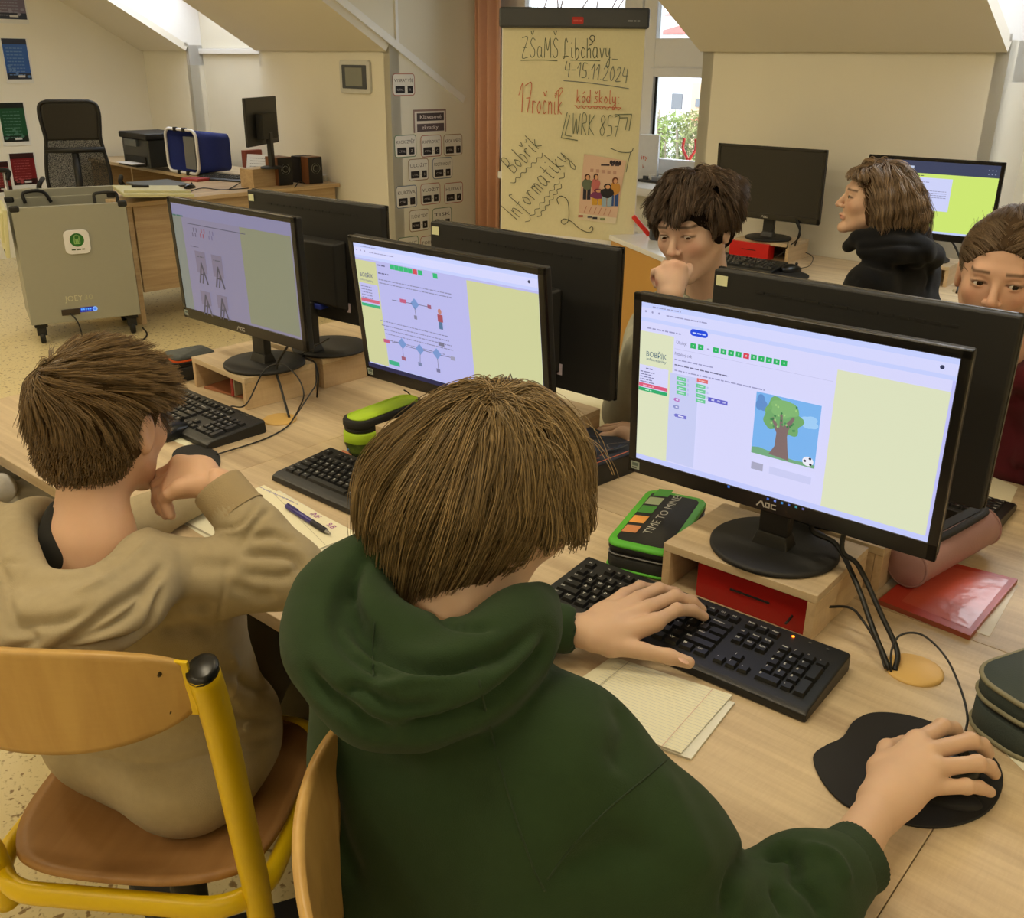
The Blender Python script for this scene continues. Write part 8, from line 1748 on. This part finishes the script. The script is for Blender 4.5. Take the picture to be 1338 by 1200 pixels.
# ---------------------------------------------------------------- girl in the maroon hoodie at the right edge
SKIN5 = (0.830, 0.670, 0.575); HT = headT((-.500, 2.03, .435), (.18, -1), -.12, -.03); hs = 1.02
neck = W_(-.500, 2.10, .265); S = Sdf(); head_sdf(S, HT, hs, neck); S.cap(neck, W_(-.49, 2.12, .18), .050, .05, .03); hv = S.mesh(.0024, 1)
sh = (W_(-.655, 2.12, .170), W_(-.34, 2.12, .165)); hip = W_(-.46, 2.25, -.19); el = (W_(-.70, 2.02, -.06), W_(-.28, 2.02, -.05)); ce = (W_(-.57, 1.93, -.10), W_(-.38, 1.93, -.10))
S = Sdf()
for a, b_, c_ in zip(sh, el, ce): S.chain([W_(-.5, 2.12, .15), a, b_, c_, c_+np.array((.0, -.05, 0))], [.045, .036, .032, .024, .028], .02)
S.cap(W_(-.49, 2.14, .1), hip, .05, .05, .05); bv = S.mesh(.008, 2)
P5_ = body_mesh('girl with tightly pulled back brown hair in a maroon hoodie at the right edge', [hv, bv], lambda V: face_col(V, HT, hs, SKIN5, (.33, .24, .17), (.70, .38, .36)))
eyes(HT, hs, P5_, (-.3, -.1), (.22, .16, .10))
MRF = fabric('maroon_sweat_fabric', (.32, .10, .13), bump=.3); S = Sdf(); torso(S, neck+np.array((0, 0, -.04)), sh, hip, (.115, .11, .09, .09), (.062, .090, .092, .1)); arms(S, sh, el, ce, (.066, .060, .052, .040))
S.chain([tuple(neck+np.array((.085*math.cos(a), .075*math.sin(a)+.012, -.022+.030*math.sin(a)))) for a in [2*PI*i/24 for i in range(25)]], [.026]*25, .018); S.cap(neck, np.array(HT.translation), .054, .066, .008, -1)
cloth('hoodie', S, .0055, MRF, P5_, [([(1300, 520), (1320, 560), (1315, 610)], .014, -.012), ([(1325, 480), (1330, 540), (1338, 590)], .014, -.010), ([(1310, 600), (1325, 620), (1338, 610)], .012, -.012), ([(1230, 392), (1245, 384), (1258, 384)], .006, -.005)], .0035, 20, 14)
trousers(P5_, hip, [hip+np.array((-.10, -.38, .0)), hip+np.array((.10, -.38, .0))], [hip+np.array((-.10, -.34, -.43)), hip+np.array((.10, -.34, -.43))], fabric('dark_denim', (.13, .15, .20)))
b = MB(); b.lathe([(.0005, -.003), (.0025, 0), (.0005, .003)], (0, 0, 0), 12, caps=False); o = b.build('earring', mat('pearl', (.9, .88, .82), .2), P5_); o.matrix_world = HT @ Matrix.Translation((.079, .0, -.048))
o = o.copy(); COL.objects.link(o); o.matrix_world = HT @ Matrix.Translation((-.079, .0, -.048))
HM5 = hairmat('pulled_back_hair', (.44, .36, .27), .35); HB5 = mat('pulled_hair_base', (.28, .22, .16), .9, spec=.1)
hp5 = [((0, -.014, .030), (.0765, .0950, .0815), .02, 1), ((0, -.045, -.020), (.068, .052, .060), .03, 1), ((0, -.115, .035), (.032, .030, .032), .012, 1), ((0, .098, -.028), (.080, .078, .092), .010, -1)]
rt = sphere_roots(900, (0, -.014, .030), (.0765, .0950, .0815), lambda p: p[2] > .0 and (p[0]/.080)**2+((p[1]-.098)/.078)**2+((p[2]+.028)/.092)**2 > .99, 61)
stdhair(HT, hs, P5_, HM5, hp5, rt, lambda p, t: np.stack([-p[:, 0]*6-np.sign(p[:, 0])*.1+np.sign(p[:, 0])*.9*(p[:, 1] > .02), -1.0+.0*p[:, 0], .35-1.3*t+.0*p[:, 0]], 1), 10, .0075, np.full(len(rt), .018), 22, 6, .0016, .0006, lambda p: p[:, 1] < -.105, .05, 1.0, HB5, (0, -.014, .030), (.0765, .0950, .0815))
r2_ = sphere_roots(90, (0, -.014, .030), (.0765, .095, .0815), lambda p: p[2] > .06, 62); G = grow(HT, hs, r2_, lambda p, t: np.stack([p[:, 0]*4, -.5+.0*p[:, 0], .8+.0*p[:, 0]], 1), (0, -.014, .030), (.0765, .095, .0815), 4, .0045, np.full(len(r2_), .02), 3, None, .3); strands('stray_hair', G, np.full(G.shape[:2], .0003), HM5, P5_)
# ---------------------------------------------------------------- pupil at the left edge: only a white sleeve and grey trousers show
hip = W_(-2.20, .44, -.16); neck = W_(-2.18, .46, .30); sh = (W_(-2.34, .46, .19), W_(-2.02, .47, .19)); el = (W_(-2.38, .58, .0), W_(-2.00, .52, -.02)); ce = (W_(-2.30, .74, -.08), W_(-2.09, .72, -.07)); HT = headT((-2.185, .50, .45), (-.1, 1), -.1)
S = Sdf(); head_sdf(S, HT, 1, neck)
for a, b_, c_ in zip(sh, el, ce): S.chain([W_(-2.18, .46, .15), a, b_, c_], [.045, .036, .032, .024], .02)
S.cap(W_(-2.18, .45, .1), hip, .05, .05, .05); bv = S.mesh(.006, 2)
P6_ = body_mesh('pupil at the left edge of whom only a white sleeve and grey trousers show', [bv], lambda V: face_col(V, HT, 1, SKIN2, (.3, .2, .1)))
eyes(HT, 1, P6_)
S = Sdf(); torso(S, neck+np.array((0, 0, -.04)), sh, hip, (.11, .11, .09, .09), (.062, .088, .092, .1)); arms(S, sh, el, ce, (.062, .056, .050, .038)); cloth('shirt', S, .007, fabric('white_shirt_fabric', (.86, .86, .86)), P6_, [], .003, 20, 2)
trousers(P6_, hip, [hip+np.array((-.10, .40, .01)), hip+np.array((.10, .40, .01))], [hip+np.array((-.10, .36, -.43)), hip+np.array((.10, .36, -.43))], fabric('grey_trousers', (.66, .64, .58)))
hair_cap(HT, 1, hp2, HB2, P6_, .005)
